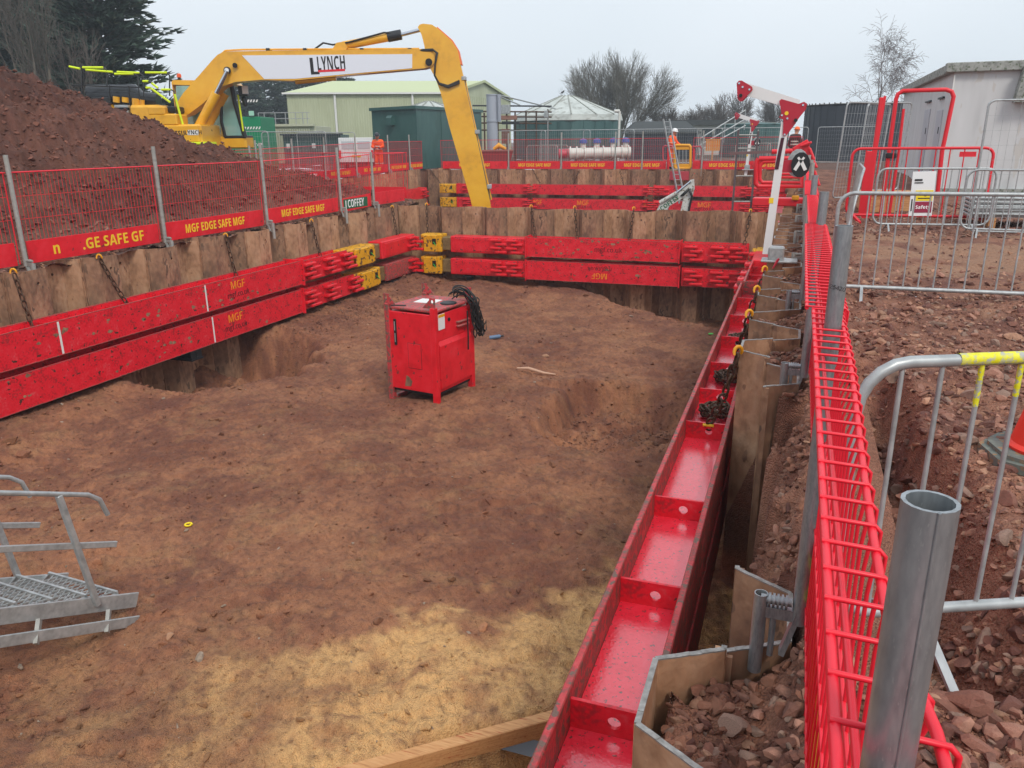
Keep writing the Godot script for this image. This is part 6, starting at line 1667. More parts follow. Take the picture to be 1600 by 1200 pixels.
	put(hc, "engine_cover", M.black_gloss, t)
	put(ebox(142, 152, 172, 165, 0.1, 1.1, 0.02), "grille_box", M.black, t)
	for e in [[213, 154, 166, 0.15], [222, 156, 166, 0.09], [182, 151, 160, 0.12], [196, 152, 160, 0.12]]: put(mb().tube([ew(e[0], e[2], 1.0), ew(e[0], e[1], 1.0)], e[3], 14), "filler_neck", M.plant, t)
	put(ebox(252, 166, 274, 176, 0.3, 1.2, 0.04), "pump_block", M.black, t)
	# handrails, lime sleeves on black tube
	for r in [[[108, 104], [125, 107.5]], [[129, 105.5], [161, 105.5]], [[134, 109], [176, 112.5]], [[179, 115.5], [209, 115.5]], [[183, 112.5], [218, 114]], [[227, 113.5], [261, 113.5]], [[223, 127], [232, 127]], [[237, 130], [247, 137.5]], [[228, 137], [235, 137]], [[236, 138], [266, 160]], [[252, 140], [267, 140]], [[273, 147], [281, 178]], [[281, 178], [290, 210]]]:
		put(mb().tube([ew(r[0][0], r[0][1], 1.3), ew(r[1][0], r[1][1], 1.3)], 0.04, 8), "rail_sleeve", M.rail_lime, t)
	for r in [[[128, 106], [128, 150]], [[162, 105.5], [167, 110], [167, 134]], [[134, 109], [131, 112], [131, 134]], [[209, 115.5], [215, 119], [218, 156]], [[218, 114], [223, 118], [225, 156]], [[261, 113.5], [265, 118], [265, 150]], [[112, 133], [235, 137]], [[171, 133], [172, 166]], [[201, 134], [203, 166]], [[232, 127], [238, 131]], [[267, 140], [271, 142], [273, 147]], [[290, 210], [292, 216]]]:
		put(mb().tube(r.map(func(e): return ew(e[0], e[1], 1.3)), 0.025, 6), "rail", M.black, t)
	# cab on the far side, seen past the boom
	var cab := put(mb().prism(exl([[268, 128], [270, 125], [362, 126], [367, 132], [364, 134], [290, 133], [268, 132]], -0.5), tf, -1.45, -0.5), "cab_roof", M.plant, t)
	put(ebox(268, 130, 274, 168, -1.4, -0.5, 0.02), "cab_pillar", M.plant, t)
	put(mb().tube([ew(362, 132, -0.5), ew(367, 160, -0.5), ew(376, 190, -0.5), ew(383, 214, -0.5)], 0.09, 8), "front_pillar", M.black, t)
	put(mb().tube([ew(362, 132, -1.4), ew(367, 160, -1.4), ew(376, 190, -1.4), ew(383, 214, -1.4)], 0.08, 8), "front_pillar", M.black, t)
	put(mb().tube([ew(346, 135, -0.5), ew(346, 190, -0.5), ew(352, 214, -0.5)], 0.06, 8), "door_pillar", M.black, t)
	put(ebox(300, 214, 386, 232, -1.45, -0.5, 0.05), "cab_base", M.plant, t)
	put(ebox(350, 212, 384, 216, -1.4, -0.48, 0.02), "cab_sill", M.black, t)
	for l in [-0.52, -1.42]:
		put(mb().prism(exl([[275, 134], [345, 134], [345, 212], [300, 212], [275, 168]], l), tf, l - 0.008, l + 0.008), "side_window", M.glass, t)
		put(mb().prism(exl([[348, 134], [361, 134], [366, 160], [375, 190], [381, 212], [353, 212], [348, 190]], l), tf, l - 0.008, l + 0.008), "front_window", M.glass, t)
	put(ebox(298, 170, 322, 214, -1.2, -0.7, 0.08), "seat", M.black, t)
	put(mb().tube([ew(280, 125, -0.8), ew(280, 121, -0.8)], 0.06, 10), "beacon_base", M.black, t)
	put(mb().lathe([Vector2(0.085, 0), Vector2(0.085, 0.1), Vector2(0.05, 0.14), Vector2(0, 0.145)], Transform3D(Basis.IDENTITY, ew(280, 121, -0.8)), 14), "beacon", plain(rgb(226, 92, 40), 0.3), t)
	put(ebox(371, 134, 386, 150, -0.6, -0.3, 0.03), "monitor_box", M.black, t)
	put(ebox(377.5, 134, 388, 146.5, -0.3, -0.28, 0.004), "white_label", M.label_white, t)
	put(mb().lathe([Vector2(0, -0.2), Vector2(0.12, -0.16), Vector2(0.13, 0.1), Vector2(0.08, 0.17), Vector2(0, 0.18)], Transform3D(Basis.from_euler(Vector3(0, 0, 0.25)).scaled_local(Vector3(0.9, 1, 0.4)), ew(382, 158, -0.4)), 14), "mirror", M.black, t)
	put(mb().tube([ew(372, 148, -0.4), ew(374, 163, -0.4), ew(380, 205, -0.4)], 0.035, 6), "rail_sleeve", M.rail_lime, t)
	for k in 5: put(mb().tube([ew(312 + k * 4, 196 + k % 2 * 3, 0.3), ew(314 + k * 4, 204, 0.35), ew(312 + k * 4, 216, 0.3)], 0.04, 6), "hose", M.hose, t)
	put(mb().prism(exl([[293, 203], [310, 203], [310, 211], [293, 211]], 1.51), tf, 1.503, 1.508), "name_plate", M.label_white, t)
	lettering("LYNCH", 0.14, M.letter_black, Transform3D(Basis(EX, Vector3.UP, EN), ew(302, 207, 1.51)), t)
	lettering("KOMATSU", 0.17, M.letter_black, Transform3D(Basis(EX, Vector3.UP, EN), ew(268, 208.5, 1.506)), t, "Droid Sans", 700, 0.004, 0.95)
	# undercarriage
	for l in [-1.25, 1.25]:
		var c := ew(250, 258, l)
		var pl := []
		for k in 20:
			var a := TAU * k / 20
			pl.push_back(Vector2((1.9 if cos(a) > 0 else -1.9) + cos(a) * 0.46, sin(a) * 0.46))
		var o := Vector3(c.x, 0.56, c.z)
		var tr := put(mb().prism(pl, Transform3D(Basis(EX, Vector3.UP, EN), o), -0.34, 0.34), "track", M.dark_steel, t)
		for k in 24: put(mb().box(Transform3D(Basis(EX, Vector3.UP, EN), o + EX * (-1.95 + k * 0.17) + Vector3.UP * 0.475), Vector3(0.12, 0.035, 0.72)), "track_shoe", M.dark_steel, tr)
	put(mb().lathe([Vector2(0.7, 0.85), Vector2(0.7, 1.3)], Transform3D(Basis.IDENTITY, Vector3(foot.x, 0, foot.z)), 20), "slew_ring", M.dark_steel, t)

# ---------------------------------------------------------------- trees
func twig(b: MB, a: Vector3, c: Vector3, ra: float, rb: float, sides := 3):
	var d := (c - a).normalized()
	var x := d.cross(Vector3.UP if absf(d.y) < 0.9 else Vector3.RIGHT).normalized()
	var y := d.cross(x)
	for k in sides:
		var p := TAU * k / sides
		var q := TAU * (k + 1) / sides
		var n0 := x * cos(p) + y * sin(p)
		var n1 := x * cos(q) + y * sin(q)
		b.stri(a + n0 * ra, c + n0 * rb, c + n1 * rb, n0, n0, n1)
		b.stri(a + n0 * ra, c + n1 * rb, a + n1 * ra, n0, n1, n1)
func grow(b: MB, fine: MB, p: Vector3, d: Vector3, ln: float, r: float, depth: int, R: RandomNumberGenerator, o: Dictionary):
	var segs := 3
	var q := p
	var dir := d
	for s in segs:
		dir = (dir + Vector3(R.randf_range(-1, 1), R.randf_range(-0.6, 1), R.randf_range(-1, 1)) * o.wander + Vector3.UP * (o.up if depth > 1 else -o.droop)).normalized()
		var e := q + dir * ln / segs
		var r1 := r * (1.0 - 0.22 * (s + 1))
		if depth > 2: twig(b, q, e, r * (1.0 - 0.22 * s), r1, 5)
		else: twig(fine, q, e, maxf(o.thin, r * (1.0 - 0.22 * s)), maxf(o.thin, r1), 3)
		q = e
		if depth > 0:
			var kids: int = o.kids if s > 0 else o.kids - 1
			for k in kids:
				var side := dir.cross(Vector3(R.randf_range(-1, 1), R.randf_range(-1, 1), R.randf_range(-1, 1))).normalized()
				grow(b, fine, q - dir * ln / segs * R.randf() * 0.6, (dir + side * R.randf_range(o.open * 0.6, o.open)).normalized(), ln * R.randf_range(0.5, 0.72), r1 * 0.6, depth - 1, R, o)
	if depth > 0: grow(b, fine, q, dir, ln * 0.62, r * 0.34, depth - 1, R, o)
func bare_tree(called: String, base: Vector3, tall: float, sd: int, o: Dictionary, label: String, stems := 1, depth := 4, mats := []):
	var R := RandomNumberGenerator.new(); R.seed = sd
	var t := thing(called, label, "tree", base, "bare trees" if called != "birch_tree" else "")
	var b := mb()
	var f := mb()
	var tr := mb()
	for s in stems:
		var lean: Vector3 = Vector3(cos(s * 2.4 + 0.4), 0, sin(s * 2.4 + 0.4)) * (0.0 if stems == 1 else o.get("splay", 0.4) * sqrt((s + 0.4) / stems))
		var d := (Vector3.UP + lean).normalized()
		var h: float = tall * o.get("bole", 0.16)
		tr.tube([base - Vector3(0, 0.2, 0), base + d * h * 0.5, base + d * h], [tall * 0.026, tall * 0.02, tall * 0.017], 7)
		grow(b, f, base + d * h * 0.92, d, tall * o.get("reach", 0.36), tall * 0.016, depth, R, o)
	put(tr, "trunk", mats[0] if mats else M.bark, t)
	if b.v.size() > 0: put(b, "limbs", mats[0] if mats else M.bark, t)
	put(f, "twigs", mats[1] if mats else M.twig, t)
func conifer(base: Vector3, tall: float, wide: float, sd: int, tint: Color, label: String, low := 0.05, lvls := 120, fan := 1.0):
	var R := RandomNumberGenerator.new(); R.seed = sd
	var t := thing("conifer_tree", label, "tree", base, "dark evergreen trees")
	put(mb().tube([base, base + Vector3(0, tall * 0.6, 0), base + Vector3(0, tall, 0)], [tall * 0.02, tall * 0.013, 0.03], 8), "trunk", M.bark, t)
	var lm := mb()
	var cr := mb()
	for i in lvls:
		var k := low + (1.0 - low) * (i + R.randf()) / lvls
		var reach := wide * (1.0 - pow(k, 2.2)) * R.randf_range(0.7, 1.12) + 0.25
		for j in 7:
			var a := R.randf() * TAU
			var o := base + Vector3(0, tall * k, 0)
			var d := Vector3(cos(a), R.randf_range(-0.05, 0.3), sin(a)).normalized()
			var l := reach * R.randf_range(0.6, 1.08)
			twig(lm, o, o + d * l * 0.9, 0.045, 0.012, 3)
			var n := int(l * 4.6) + 3
			for s in n:
				var w := 0.3 + 0.74 * s / n
				var p := o + d * l * w + Vector3(R.randf_range(-1, 1), R.randf_range(-0.5, 0.4), R.randf_range(-1, 1)) * 0.3 - Vector3(0, 0.07 * w * w * l, 0)
				var col := tint * R.randf_range(0.5, 1.6)
				if R.randf() < 0.08: col = col.lerp(Color(0.11, 0.12, 0.07), 0.6)
				for q in 4:      # a spray of narrow needle fans
					var dir := (d * 1.2 + Vector3(R.randf_range(-1, 1), R.randf_range(-0.5, 0.6), R.randf_range(-1, 1)) * 0.75).normalized()
					var sd2 := dir.cross(Vector3(R.randf_range(-1, 1), R.randf_range(-1, 1), R.randf_range(-1, 1))).normalized() * fan
					var ln := R.randf_range(0.2, 0.44) * fan
					cr.tri(p - sd2 * 0.055, p + dir * ln, p + sd2 * 0.055)
					if cr.c.size() < cr.v.size():
						for z in 3: cr.c.push_back(col)
	put(lm, "limbs", M.bark, t)
	put(cr, "crown", M.needle, t)
func build_trees():
	var g := Color(0.052, 0.085, 0.062)
	for e in [[176, 46.0, 23.0, 3.5, 11, "dense dark evergreen tree standing clear against the sky behind the excavator"], [88, 52.0, 24.0, 4.0, 12, "broad dark evergreen tree behind the spoil heap, beside the pale bare tree"], [8, 50.0, 22.0, 4.2, 13, "dark evergreen tree at the edge behind the spoil heap"]]:
		var p := dep(e[0], 235, e[1]); p.y = 0.25
		conifer(p, e[2], e[3], e[4], g, e[5], 0.05, 125, 1.65)
	for e in [[420, 98.0, 9.6, 6.0, 21], [480, 100.0, 10.2, 6.0, 22], [540, 102.0, 9.8, 4.6, 23], [385, 95.0, 9.0, 5.0, 24]]:
		var p := dep(e[0], 215, e[1]); p.y = 0.25
		conifer(p, e[2] + 0.6, e[3], e[4], g * 0.9, "low dark evergreen tree behind the pale shed", 0.0, 46, 1.5)
	# bare trees
	var round_o := {"wander": 0.1, "up": 0.06, "droop": 0.0, "kids": 2, "open": 0.6, "thin": 0.009, "splay": 0.95, "bole": 0.07, "reach": 0.37}
	var p := dep(70, 240, 38.0); p.y = 0.2
	bare_tree("bare_tree", p, 9.5, 31, {"wander": 0.09, "up": 0.12, "droop": 0.0, "kids": 2, "open": 0.55, "thin": 0.008, "splay": 0.25, "bole": 0.22, "reach": 0.36}, "pale leafless tree in front of the dark evergreens", 3, 3, [plain(rgb(98, 92, 82), 0.9), plain(rgb(90, 84, 76), 0.9)])
	p = dep(152, 240, 41.0); p.y = 0.2
	bare_tree("bare_tree", p, 8.0, 36, {"wander": 0.1, "up": 0.1, "droop": 0.0, "kids": 2, "open": 0.6, "thin": 0.008, "splay": 0.3, "bole": 0.18, "reach": 0.34}, "thin leafless tree beside the broad evergreen behind the excavator", 2, 3, [plain(rgb(106, 98, 88), 0.9), plain(rgb(100, 92, 84), 0.9)])
	p = dep(962, 210, 84.0); p.y = 0.2
	bare_tree("bare_tree", p, 11.2, 32, round_o, "big round leafless tree behind the tank with the pale roof", 11, 4, [plain(rgb(104, 102, 88), 0.9), M.twig_dark])
	for e in [[1040, 86.0, 6.0, 33, "leafless tree behind the dark hut"], [1110, 92.0, 6.8, 34, "leafless tree behind the white building"], [1145, 95.0, 8.2, 35, "leafless tree behind the davit jib"], [1205, 95.0, 7.6, 38, "leafless tree seen under the davit knuckle"], [845, 98.0, 6.6, 37, "leafless tree behind the gantry"], [1290, 90.0, 6.2, 39, "leafless tree behind the black tank"], [1075, 90.0, 5.6, 40, "small leafless tree between the dark hut and the white building"]]:
		p = dep(e[0], 212, e[1]); p.y = 0.2
		bare_tree("bare_tree", p, e[2], e[3], {"wander": 0.12, "up": 0.06, "droop": 0.0, "kids": 3, "open": 0.7, "thin": 0.014, "splay": 0.45, "bole": 0.12, "reach": 0.33}, e[4], 3, 3, [M.bark, M.twig])
	p = dep(1366, 210, 68.0); p.y = 0.2
	bare_tree("birch_tree", p, 8.0, 41, {"wander": 0.13, "up": 0.02, "droop": 0.2, "kids": 2, "open": 1.15, "thin": 0.011, "splay": 0.0, "bole": 0.16, "reach": 0.56}, "leafless birch with drooping twigs behind the black tank", 1, 4, [plain(rgb(116, 106, 100), 0.8), M.birch_twig])

# ---------------------------------------------------------------- buildings and plant beyond the cells
func wall_to(a: Vector3, b: Vector3, y0: float, y1: float, th := 0.15) -> MB:   # upright wall from a to b
	var p := Vector3(a.x, (y0 + y1) * 0.5, a.z)
	var q := Vector3(b.x, (y0 + y1) * 0.5, b.z)
	return mb().bar(p, q, th, y1 - y0)
func build_shed():
	var A := dep(448, 146, 75.0)
	var B := dep(700, 141, 77.0)
	var C := dep(797, 152, 92.0)
	var ey := 6.25
	var Dd := A + (C - B)
	var mid := (B + C) * 0.5
	var ridge := 7.75
	var t := thing("storage_shed", "long pale green clad shed with a low pitched roof", "building", Vector3(B.x, 0.2, B.z))
	put(wall_to(A, B, 0.2, ey), "long_wall", M.shed_wall, t)
	put(wall_to(Dd, C, 0.2, ey), "long_wall", M.shed_wall, t)
	for e in [[A, Dd], [B, C]]:
		var ln: float = Vector2(e[0].x - e[1].x, e[0].z - e[1].z).length()
		var ax: Vector3 = (e[1] - e[0]); ax.y = 0; ax = ax.normalized()
		put(mb().prism([Vector2(0, 0.2), Vector2(ln, 0.2), Vector2(ln, ey), Vector2(ln / 2, ridge), Vector2(0, ey)], Transform3D(Basis(ax, Vector3.UP, ax.cross(Vector3.UP)), Vector3(e[0].x, 0, e[0].z)), -0.06, 0.06), "gable_wall", M.shed_wall, t)
	var rm := (A + Dd) * 0.5
	var roof := mb()
	var up := Vector3.UP
	var o := (A - B); o.y = 0; o = o.normalized() * 0.25
	var w := (B - C); w.y = 0; w = w.normalized() * 0.3
	roof.face(Vector3(A.x, ey, A.z) + o + w, Vector3(B.x, ey, B.z) - o + w, Vector3(mid.x, ridge + 0.08, mid.z) - o, Vector3(rm.x, ridge + 0.08, rm.z) + o, up)
	roof.face(Vector3(Dd.x, ey, Dd.z) + o - w, Vector3(C.x, ey, C.z) - o - w, Vector3(mid.x, ridge + 0.08, mid.z) - o, Vector3(rm.x, ridge + 0.08, rm.z) + o, up)
	var rf := put(roof, "roof", M.shed_roof, t)
	put(mb().bar(Vector3(A.x, ey - 0.05, A.z) + o + w * 1.2, Vector3(B.x, ey - 0.05, B.z) - o + w * 1.2, 0.2, 0.16), "gutter", M.label_white, rf)
	put(mb().bar(Vector3(B.x, ey, B.z) - o * 1.3, Vector3(mid.x, ridge + 0.05, mid.z) - o * 1.3, 0.1, 0.25).bar(Vector3(mid.x, ridge + 0.05, mid.z) - o * 1.3, Vector3(C.x, ey, C.z) - o * 1.3, 0.1, 0.25), "verge_trim", M.shed_roof, rf)
	for e in [525, 646]:
		var p := on_plane(e, 160, A, (B - A).cross(up).normalized()) + w * 0.6
		put(mb().tube([Vector3(p.x, 0.3, p.z), Vector3(p.x, ey - 0.1, p.z)], 0.12, 8), "downpipe", M.label_white, t)
	var ribs := mb()
	var n := 64
	for i in n:
		var p := A.lerp(B, (i + 0.5) / n) + w.normalized() * 0.085
		ribs.bar(Vector3(p.x, 1.9, p.z), Vector3(p.x, ey - 0.2, p.z), 0.1, 0.035)
	for i in 34:
		var p := B.lerp(C, (i + 0.5) / 34.0) - o.normalized() * 0.085
		ribs.bar(Vector3(p.x, 1.9, p.z), Vector3(p.x, ey - 0.1, p.z), 0.1, 0.035)
	put(ribs, "cladding_ribs", M.shed_wall, t)
	put(mb().bar(Vector3(A.x, 0.9, A.z) + w * 0.4, Vector3(B.x, 0.9, B.z) + w * 0.4, 0.1, 1.7), "brick_plinth", M.brick_far, t)
func tank(at: Vector3, R: float, y0: float, y1: float, apex: float, segs: int, mw: Material, mr: Material, called: String, label: String, group := ""):
	var t := thing(called, label, "tank", Vector3(at.x, y0, at.z), group)
	var x := Transform3D(Basis(Vector3.UP, 0.12), Vector3(at.x, 0, at.z))
	put(mb().lathe([Vector2(R, y0), Vector2(R, y1)], x, segs * 3), "shell", mw, t)
	var top: float = R * 0.12
	var rf := put(mb().lathe([Vector2(R, y1 - 0.1), Vector2(R * 1.035, y1), Vector2(R * 1.01, y1 + (apex - y1) * 0.22), Vector2(top, apex), Vector2(0, apex)], x, segs, false), "roof", mr, t)
	for k in segs:
		var a := TAU * k / segs
		var d := Vector3(cos(a), 0, sin(a))
		var b := mb().bar(x * (d * R * 1.02 + Vector3.UP * (y1 + (apex - y1) * 0.22)), x * (d * top + Vector3.UP * apex), 0.09, 0.07)
		put(b, "roof_rib", M.concrete, rf)
	for k in segs * 2:
		var a := TAU * k / (segs * 2)
		put(mb().bar(x * (Vector3(cos(a), 0, sin(a)) * (R + 0.01) + Vector3.UP * y0), x * (Vector3(cos(a), 0, sin(a)) * (R + 0.01) + Vector3.UP * (y1 - 0.1)), 0.06, 0.03), "shell_joint", mw, t)
	return t
func cubic(called: String, label: String, cat: String, pl: Vector3, pr: Vector3, depth: float, y0: float, y1: float, mat: Material, part := "walls") -> Node3D:   # building whose front runs from pl to pr
	var t := thing(called, label, cat, Vector3(pl.x, y0, pl.z))
	var d := pr - pl; d.y = 0
	var back := Vector3.UP.cross(d.normalized()) * -1.0
	if back.dot(pl - EYE) < 0: back = -back
	var c := (pl + pr) * 0.5 + back * depth * 0.5; c.y = (y0 + y1) * 0.5
	put(mb().box(Transform3D(Basis(d.normalized(), Vector3.UP, d.normalized().cross(Vector3.UP)), c), Vector3(d.length(), y1 - y0, depth), 0.02), part, mat, t)
	t.set_meta("frame", 0); t.remove_meta("frame")
	return t
func build_background():
	build_shed()
	# green kiosk: two faces meeting at a corner
	var L := dep(580, 169, 43.5)
	var K := dep(650, 169, 41.0)
	var Rr := dep(752, 176, 47.5)
	var t := thing("green_kiosk", "dark green plastic kiosk building behind the yellow dipper arm", "building", Vector3(K.x, 0.3, K.z))
	var ky := 3.35
	var far := L + (Rr - K)
	var poly := [L, K, Rr, far].map(func(p): return Vector2(p.x, -p.z))
	put(mb().prism(poly, Transform3D(Basis(Vector3.RIGHT, -PI / 2), Vector3.ZERO), 0.25, ky), "walls", M.kiosk, t)
	var big := Vector2.ZERO
	for q in poly: big += q / 4.0
	put(mb().prism(poly.map(func(q): return big + (q - big) * 1.04), Transform3D(Basis(Vector3.RIGHT, -PI / 2), Vector3.ZERO), ky + 0.003, ky + 0.16), "roof", M.kiosk, t)
	var nrm := (K - L).cross(Vector3.UP).normalized()
	if nrm.dot(EYE - K) < 0: nrm = -nrm
	var vp := on_plane(613, 188, K, nrm)
	var vx := Transform3D(Basis((K - L).normalized() * Vector3(1, 0, 1), Vector3.UP, nrm), vp).orthonormalized()
	put(mb().prism([Vector2(0, -0.25), Vector2(0.26, -0.25), Vector2(0.26, 0.12), Vector2(0.16, 0.25), Vector2(0, 0.25)], Transform3D(Basis(nrm, Vector3.UP, nrm.cross(Vector3.UP)), vp), -0.23, 0.23), "vent_hood", M.kiosk, t)
	for e in [0.35, 0.7]: put(wall_to(K.lerp(Rr, e - 0.004) + Vector3(0, 0, 0.03), K.lerp(Rr, e) + Vector3(0, 0, 0.03), 0.3, ky - 0.05, 0.04), "panel_joint", M.kiosk, t)
	# tanks
	tank(dep(886, 215, 64.0), 4.35, 0.25, 3.15, 5.1, 14, M.tank_green, M.tank_roof, "covered_tank", "wide green tank with a pale ribbed conical roof behind the white pipework")
	tank(dep(672, 200, 60.0), 2.6, 0.25, 3.7, 4.6, 12, M.tank_green, M.tank_roof, "covered_tank", "pale conical tank roof peeping over the green kiosk")
	tank(dep(1178, 215, 62.0), 2.6, 0.25, 2.7, 2.9, 12, M.tank_green, M.tank_green, "round_tank", "dark green flat topped tank seen behind the two davits")
	var bk: Node3D = tank(dep(1342, 215, 50.0), 3.4, 0.25, 3.62, 3.7, 20, M.dark_clad, M.dark_clad, "black_tank", "large black ribbed tank beside the grey building")
	for k in 60:
		var a := TAU * k / 60
		put(mb().at(bk.position + Vector3(cos(a) * 3.48, 3.42, sin(a) * 3.48), Vector3(0.06, 0.1, 0.06)), "rim_bolt", M.black, bk)
	var bird := dep(879, 147, 63.5)
	var bt := thing("bird", "small dark bird perched on the conical tank roof", "bird", bird)
	put(mb().tube([bird + Vector3(-0.16, 0.05, 0), bird + Vector3(-0.06, 0.12, 0), bird + Vector3(0.06, 0.17, 0), bird + Vector3(0.11, 0.25, 0), bird + Vector3(0.17, 0.25, 0)], [0.015, 0.06, 0.07, 0.045, 0.008], 8), "body", M.black, bt)
	put(mb().bar(bird + Vector3(0.03, -0.02, 0.02), bird + Vector3(0.03, 0.12, 0.02), 0.012, 0.012).bar(bird + Vector3(0.03, -0.02, -0.02), bird + Vector3(0.03, 0.12, -0.02), 0.012, 0.012), "legs", M.black, bt)
	# dark hut with hipped roof, white building
	t = cubic("dark_hut", "dark boarded hut with a low grey hipped roof behind the yellow gate", "building", dep(988, 205, 56.0), dep(1092, 203, 56.0), 4.0, 0.25, 2.15, M.dark_clad)
	var h0 := dep(982, 202, 55.8)
	var h1 := dep(1096, 202, 55.8)
	var hd := Vector3(0.33, 0, -0.94) * -4.3
	var hb := Vector3.UP.cross((h1 - h0).normalized()) * 4.4
	if hb.dot(h0 - EYE) < 0: hb = -hb
	var ra := h0.lerp(h1, 0.14) + hb * 0.45; ra.y = 2.95
	var rb := h0.lerp(h1, 0.86) + hb * 0.45; rb.y = 2.95
	h0.y = 2.12; h1.y = 2.12
	var roof := mb()
	roof.face(h0, h1, rb, ra, Vector3.UP); roof.face(h0 + hb, h1 + hb, rb, ra, Vector3.UP); roof.face(h0, h0 + hb, ra, ra, Vector3.UP); roof.face(h1, h1 + hb, rb, rb, Vector3.UP)
	put(roof, "roof", M.roof_felt, t)
	put(mb().bar(h0, h1, 0.12, 0.14), "fascia", M.roof_felt, t)
	for i in 26:
		var p := h0.lerp(h1, (i + 0.5) / 26.0); p.y = 1.2
		put(mb().at(p + (hb * -0.003), Vector3(0.05, 1.75, 0.05)), "board_strip", M.dark_clad, t)
	t = cubic("white_building", "flat roofed white rendered building behind the dark hut", "building", dep(1040, 190, 70.0), dep(1152, 190, 70.0), 5.0, 0.25, 3.0, plain(rgb(186, 186, 178), 0.8))
	var w0 := dep(1036, 186, 69.7); w0.y = 3.05
	var w1 := dep(1156, 186, 69.7); w1.y = 3.05
	put(mb().bar(w0, w1, 0.4, 0.42), "roof_edge", M.roof_felt, t)
	for u in [1105, 1125]:
		var q := dep(u, 208, 69.85)
		put(mb().at(Vector3(q.x, 2.0, q.z), Vector3(0.9, 1.0, 0.06)), "window", M.glass_dark, t)
	# stair rails in front of it
	t = thing("access_stair", "grey steel access stair beside the white building", "stair", dep(1100, 235, 58.0) * Vector3(1, 0, 1) + Vector3(0, 0.25, 0))
	for e in [[[1085, 222], [1165, 172]], [[1085, 232], [1165, 186]], [[1085, 240], [1165, 196]]]: put(mb().tube([dep(e[0][0], e[0][1], 58.0), dep(e[1][0], e[1][1], 58.0)], 0.05, 6), "rail", M.galv, t)
	for i in 6:
		var k := i / 5.0
		var a := dep(lerpf(1085, 1165, k), lerpf(222, 172, k), 58.0)
		put(mb().tube([a, Vector3(a.x, maxf(0.28, a.y - 1.4), a.z)], 0.04, 6), "upright", M.galv, t)
	# cream low building with roof railing
	t = cubic("cream_building", "low cream corrugated building with a railed flat roof", "building", dep(404, 190, 56.0), dep(492, 190, 56.0), 5.0, 0.25, 2.85, M.cream)
	for i in 22:
		var p := dep(404, 200, 55.95).lerp(dep(484, 200, 55.95), (i + 0.5) / 22.0)
		put(mb().at(Vector3(p.x, 1.45, p.z), Vector3(0.09, 2.4, 0.09)), "corrugation", M.cream, t)
	put(mb().bar(dep(402, 183, 55.8) * Vector3(1, 0, 1) + Vector3(0, 2.9, 0), dep(490, 183, 55.8) * Vector3(1, 0, 1) + Vector3(0, 2.9, 0), 0.3, 0.16), "roof_edge", M.cream, t)
	for u in [404, 413, 430, 446, 462, 473, 480]:
		var p := dep(u, 183, 55.8)
		put(mb().tube([Vector3(p.x, 2.95, p.z), Vector3(p.x, 3.75, p.z)], 0.03, 6), "rail_post", M.galv, t)
	for y in [3.35, 3.75]: put(mb().tube([dep(404, 183, 55.8) * Vector3(1, 0, 1) + Vector3(0, y, 0), dep(484, 183, 55.8) * Vector3(1, 0, 1) + Vector3(0, y, 0)], 0.028, 6), "rail", M.galv, t)
	t = cubic("green_hut", "low dark green hut with a dark door in front of the pale shed", "building", dep(441, 202, 52.0), dep(531, 200, 52.0), 3.0, 0.25, 2.2, M.kiosk)
	put(mb().bar(dep(438, 200, 51.8) * Vector3(1, 0, 1) + Vector3(0, 2.22, 0), dep(534, 200, 51.8) * Vector3(1, 0, 1) + Vector3(0, 2.22, 0), 0.5, 0.1), "roof", M.dark_clad, t)
	for u in [450, 490]:
		var p := dep(u, 225, 51.9)
		put(mb().at(Vector3(p.x, 1.5, p.z), Vector3(0.25, 0.3, 0.03)), "notice", M.label_white, t)
	# green storage boxes with chevron bands
	var g0 := dep(346, 168, 38.0)
	var g1 := dep(405, 168, 38.0)
	t = cubic("storage_container", "bright green storage container with white chevron bands behind the cab", "container", g0, g1, 2.4, 0.15, 2.95, M.box_green)
	var gd := (g1 - g0).normalized() * Vector3(1, 0, 1)
	var gn := gd.cross(Vector3.UP)
	if gn.dot(EYE - g0) < 0: gn = -gn
	for v in [158, 200, 226]:
		var y := dep(375, v, 38.0).y
		for i in 13:
			var p := g0.lerp(g1, (i + 0.4) / 13.0)
			put(mb().prism([Vector2(-0.06, -0.06), Vector2(0.01, -0.06), Vector2(0.07, 0.06), Vector2(0.0, 0.06)], Transform3D(Basis(gd, Vector3.UP, gn), Vector3(p.x, y, p.z) + gn * 0.01), 0.0, 0.004), "chevron", M.label_white, t)
	for u in [363, 393]:
		var p := dep(u, 177, 38.0)
		put(mb().box(Transform3D(Basis(gd, Vector3.UP, gn), p + gn * 0.02), Vector3(0.25, 0.22, 0.02)), "notice", plain(rgb(150, 205, 180), 0.6), t)
	# white van seen from behind
	var v0 := dep(528, 215, 44.0)
	var v1 := dep(582, 215, 44.0)
	t = cubic("white_van", "white van parked behind the fence next to the leaning worker", "van", v0, v1, 4.6, 0.6, 1.95, M.white, "body")
	var vd := (v1 - v0).normalized() * Vector3(1, 0, 1)
	var vn := vd.cross(Vector3.UP)
	if vn.dot(EYE - v0) < 0: vn = -vn
	var vm := (v0 + v1) * 0.5
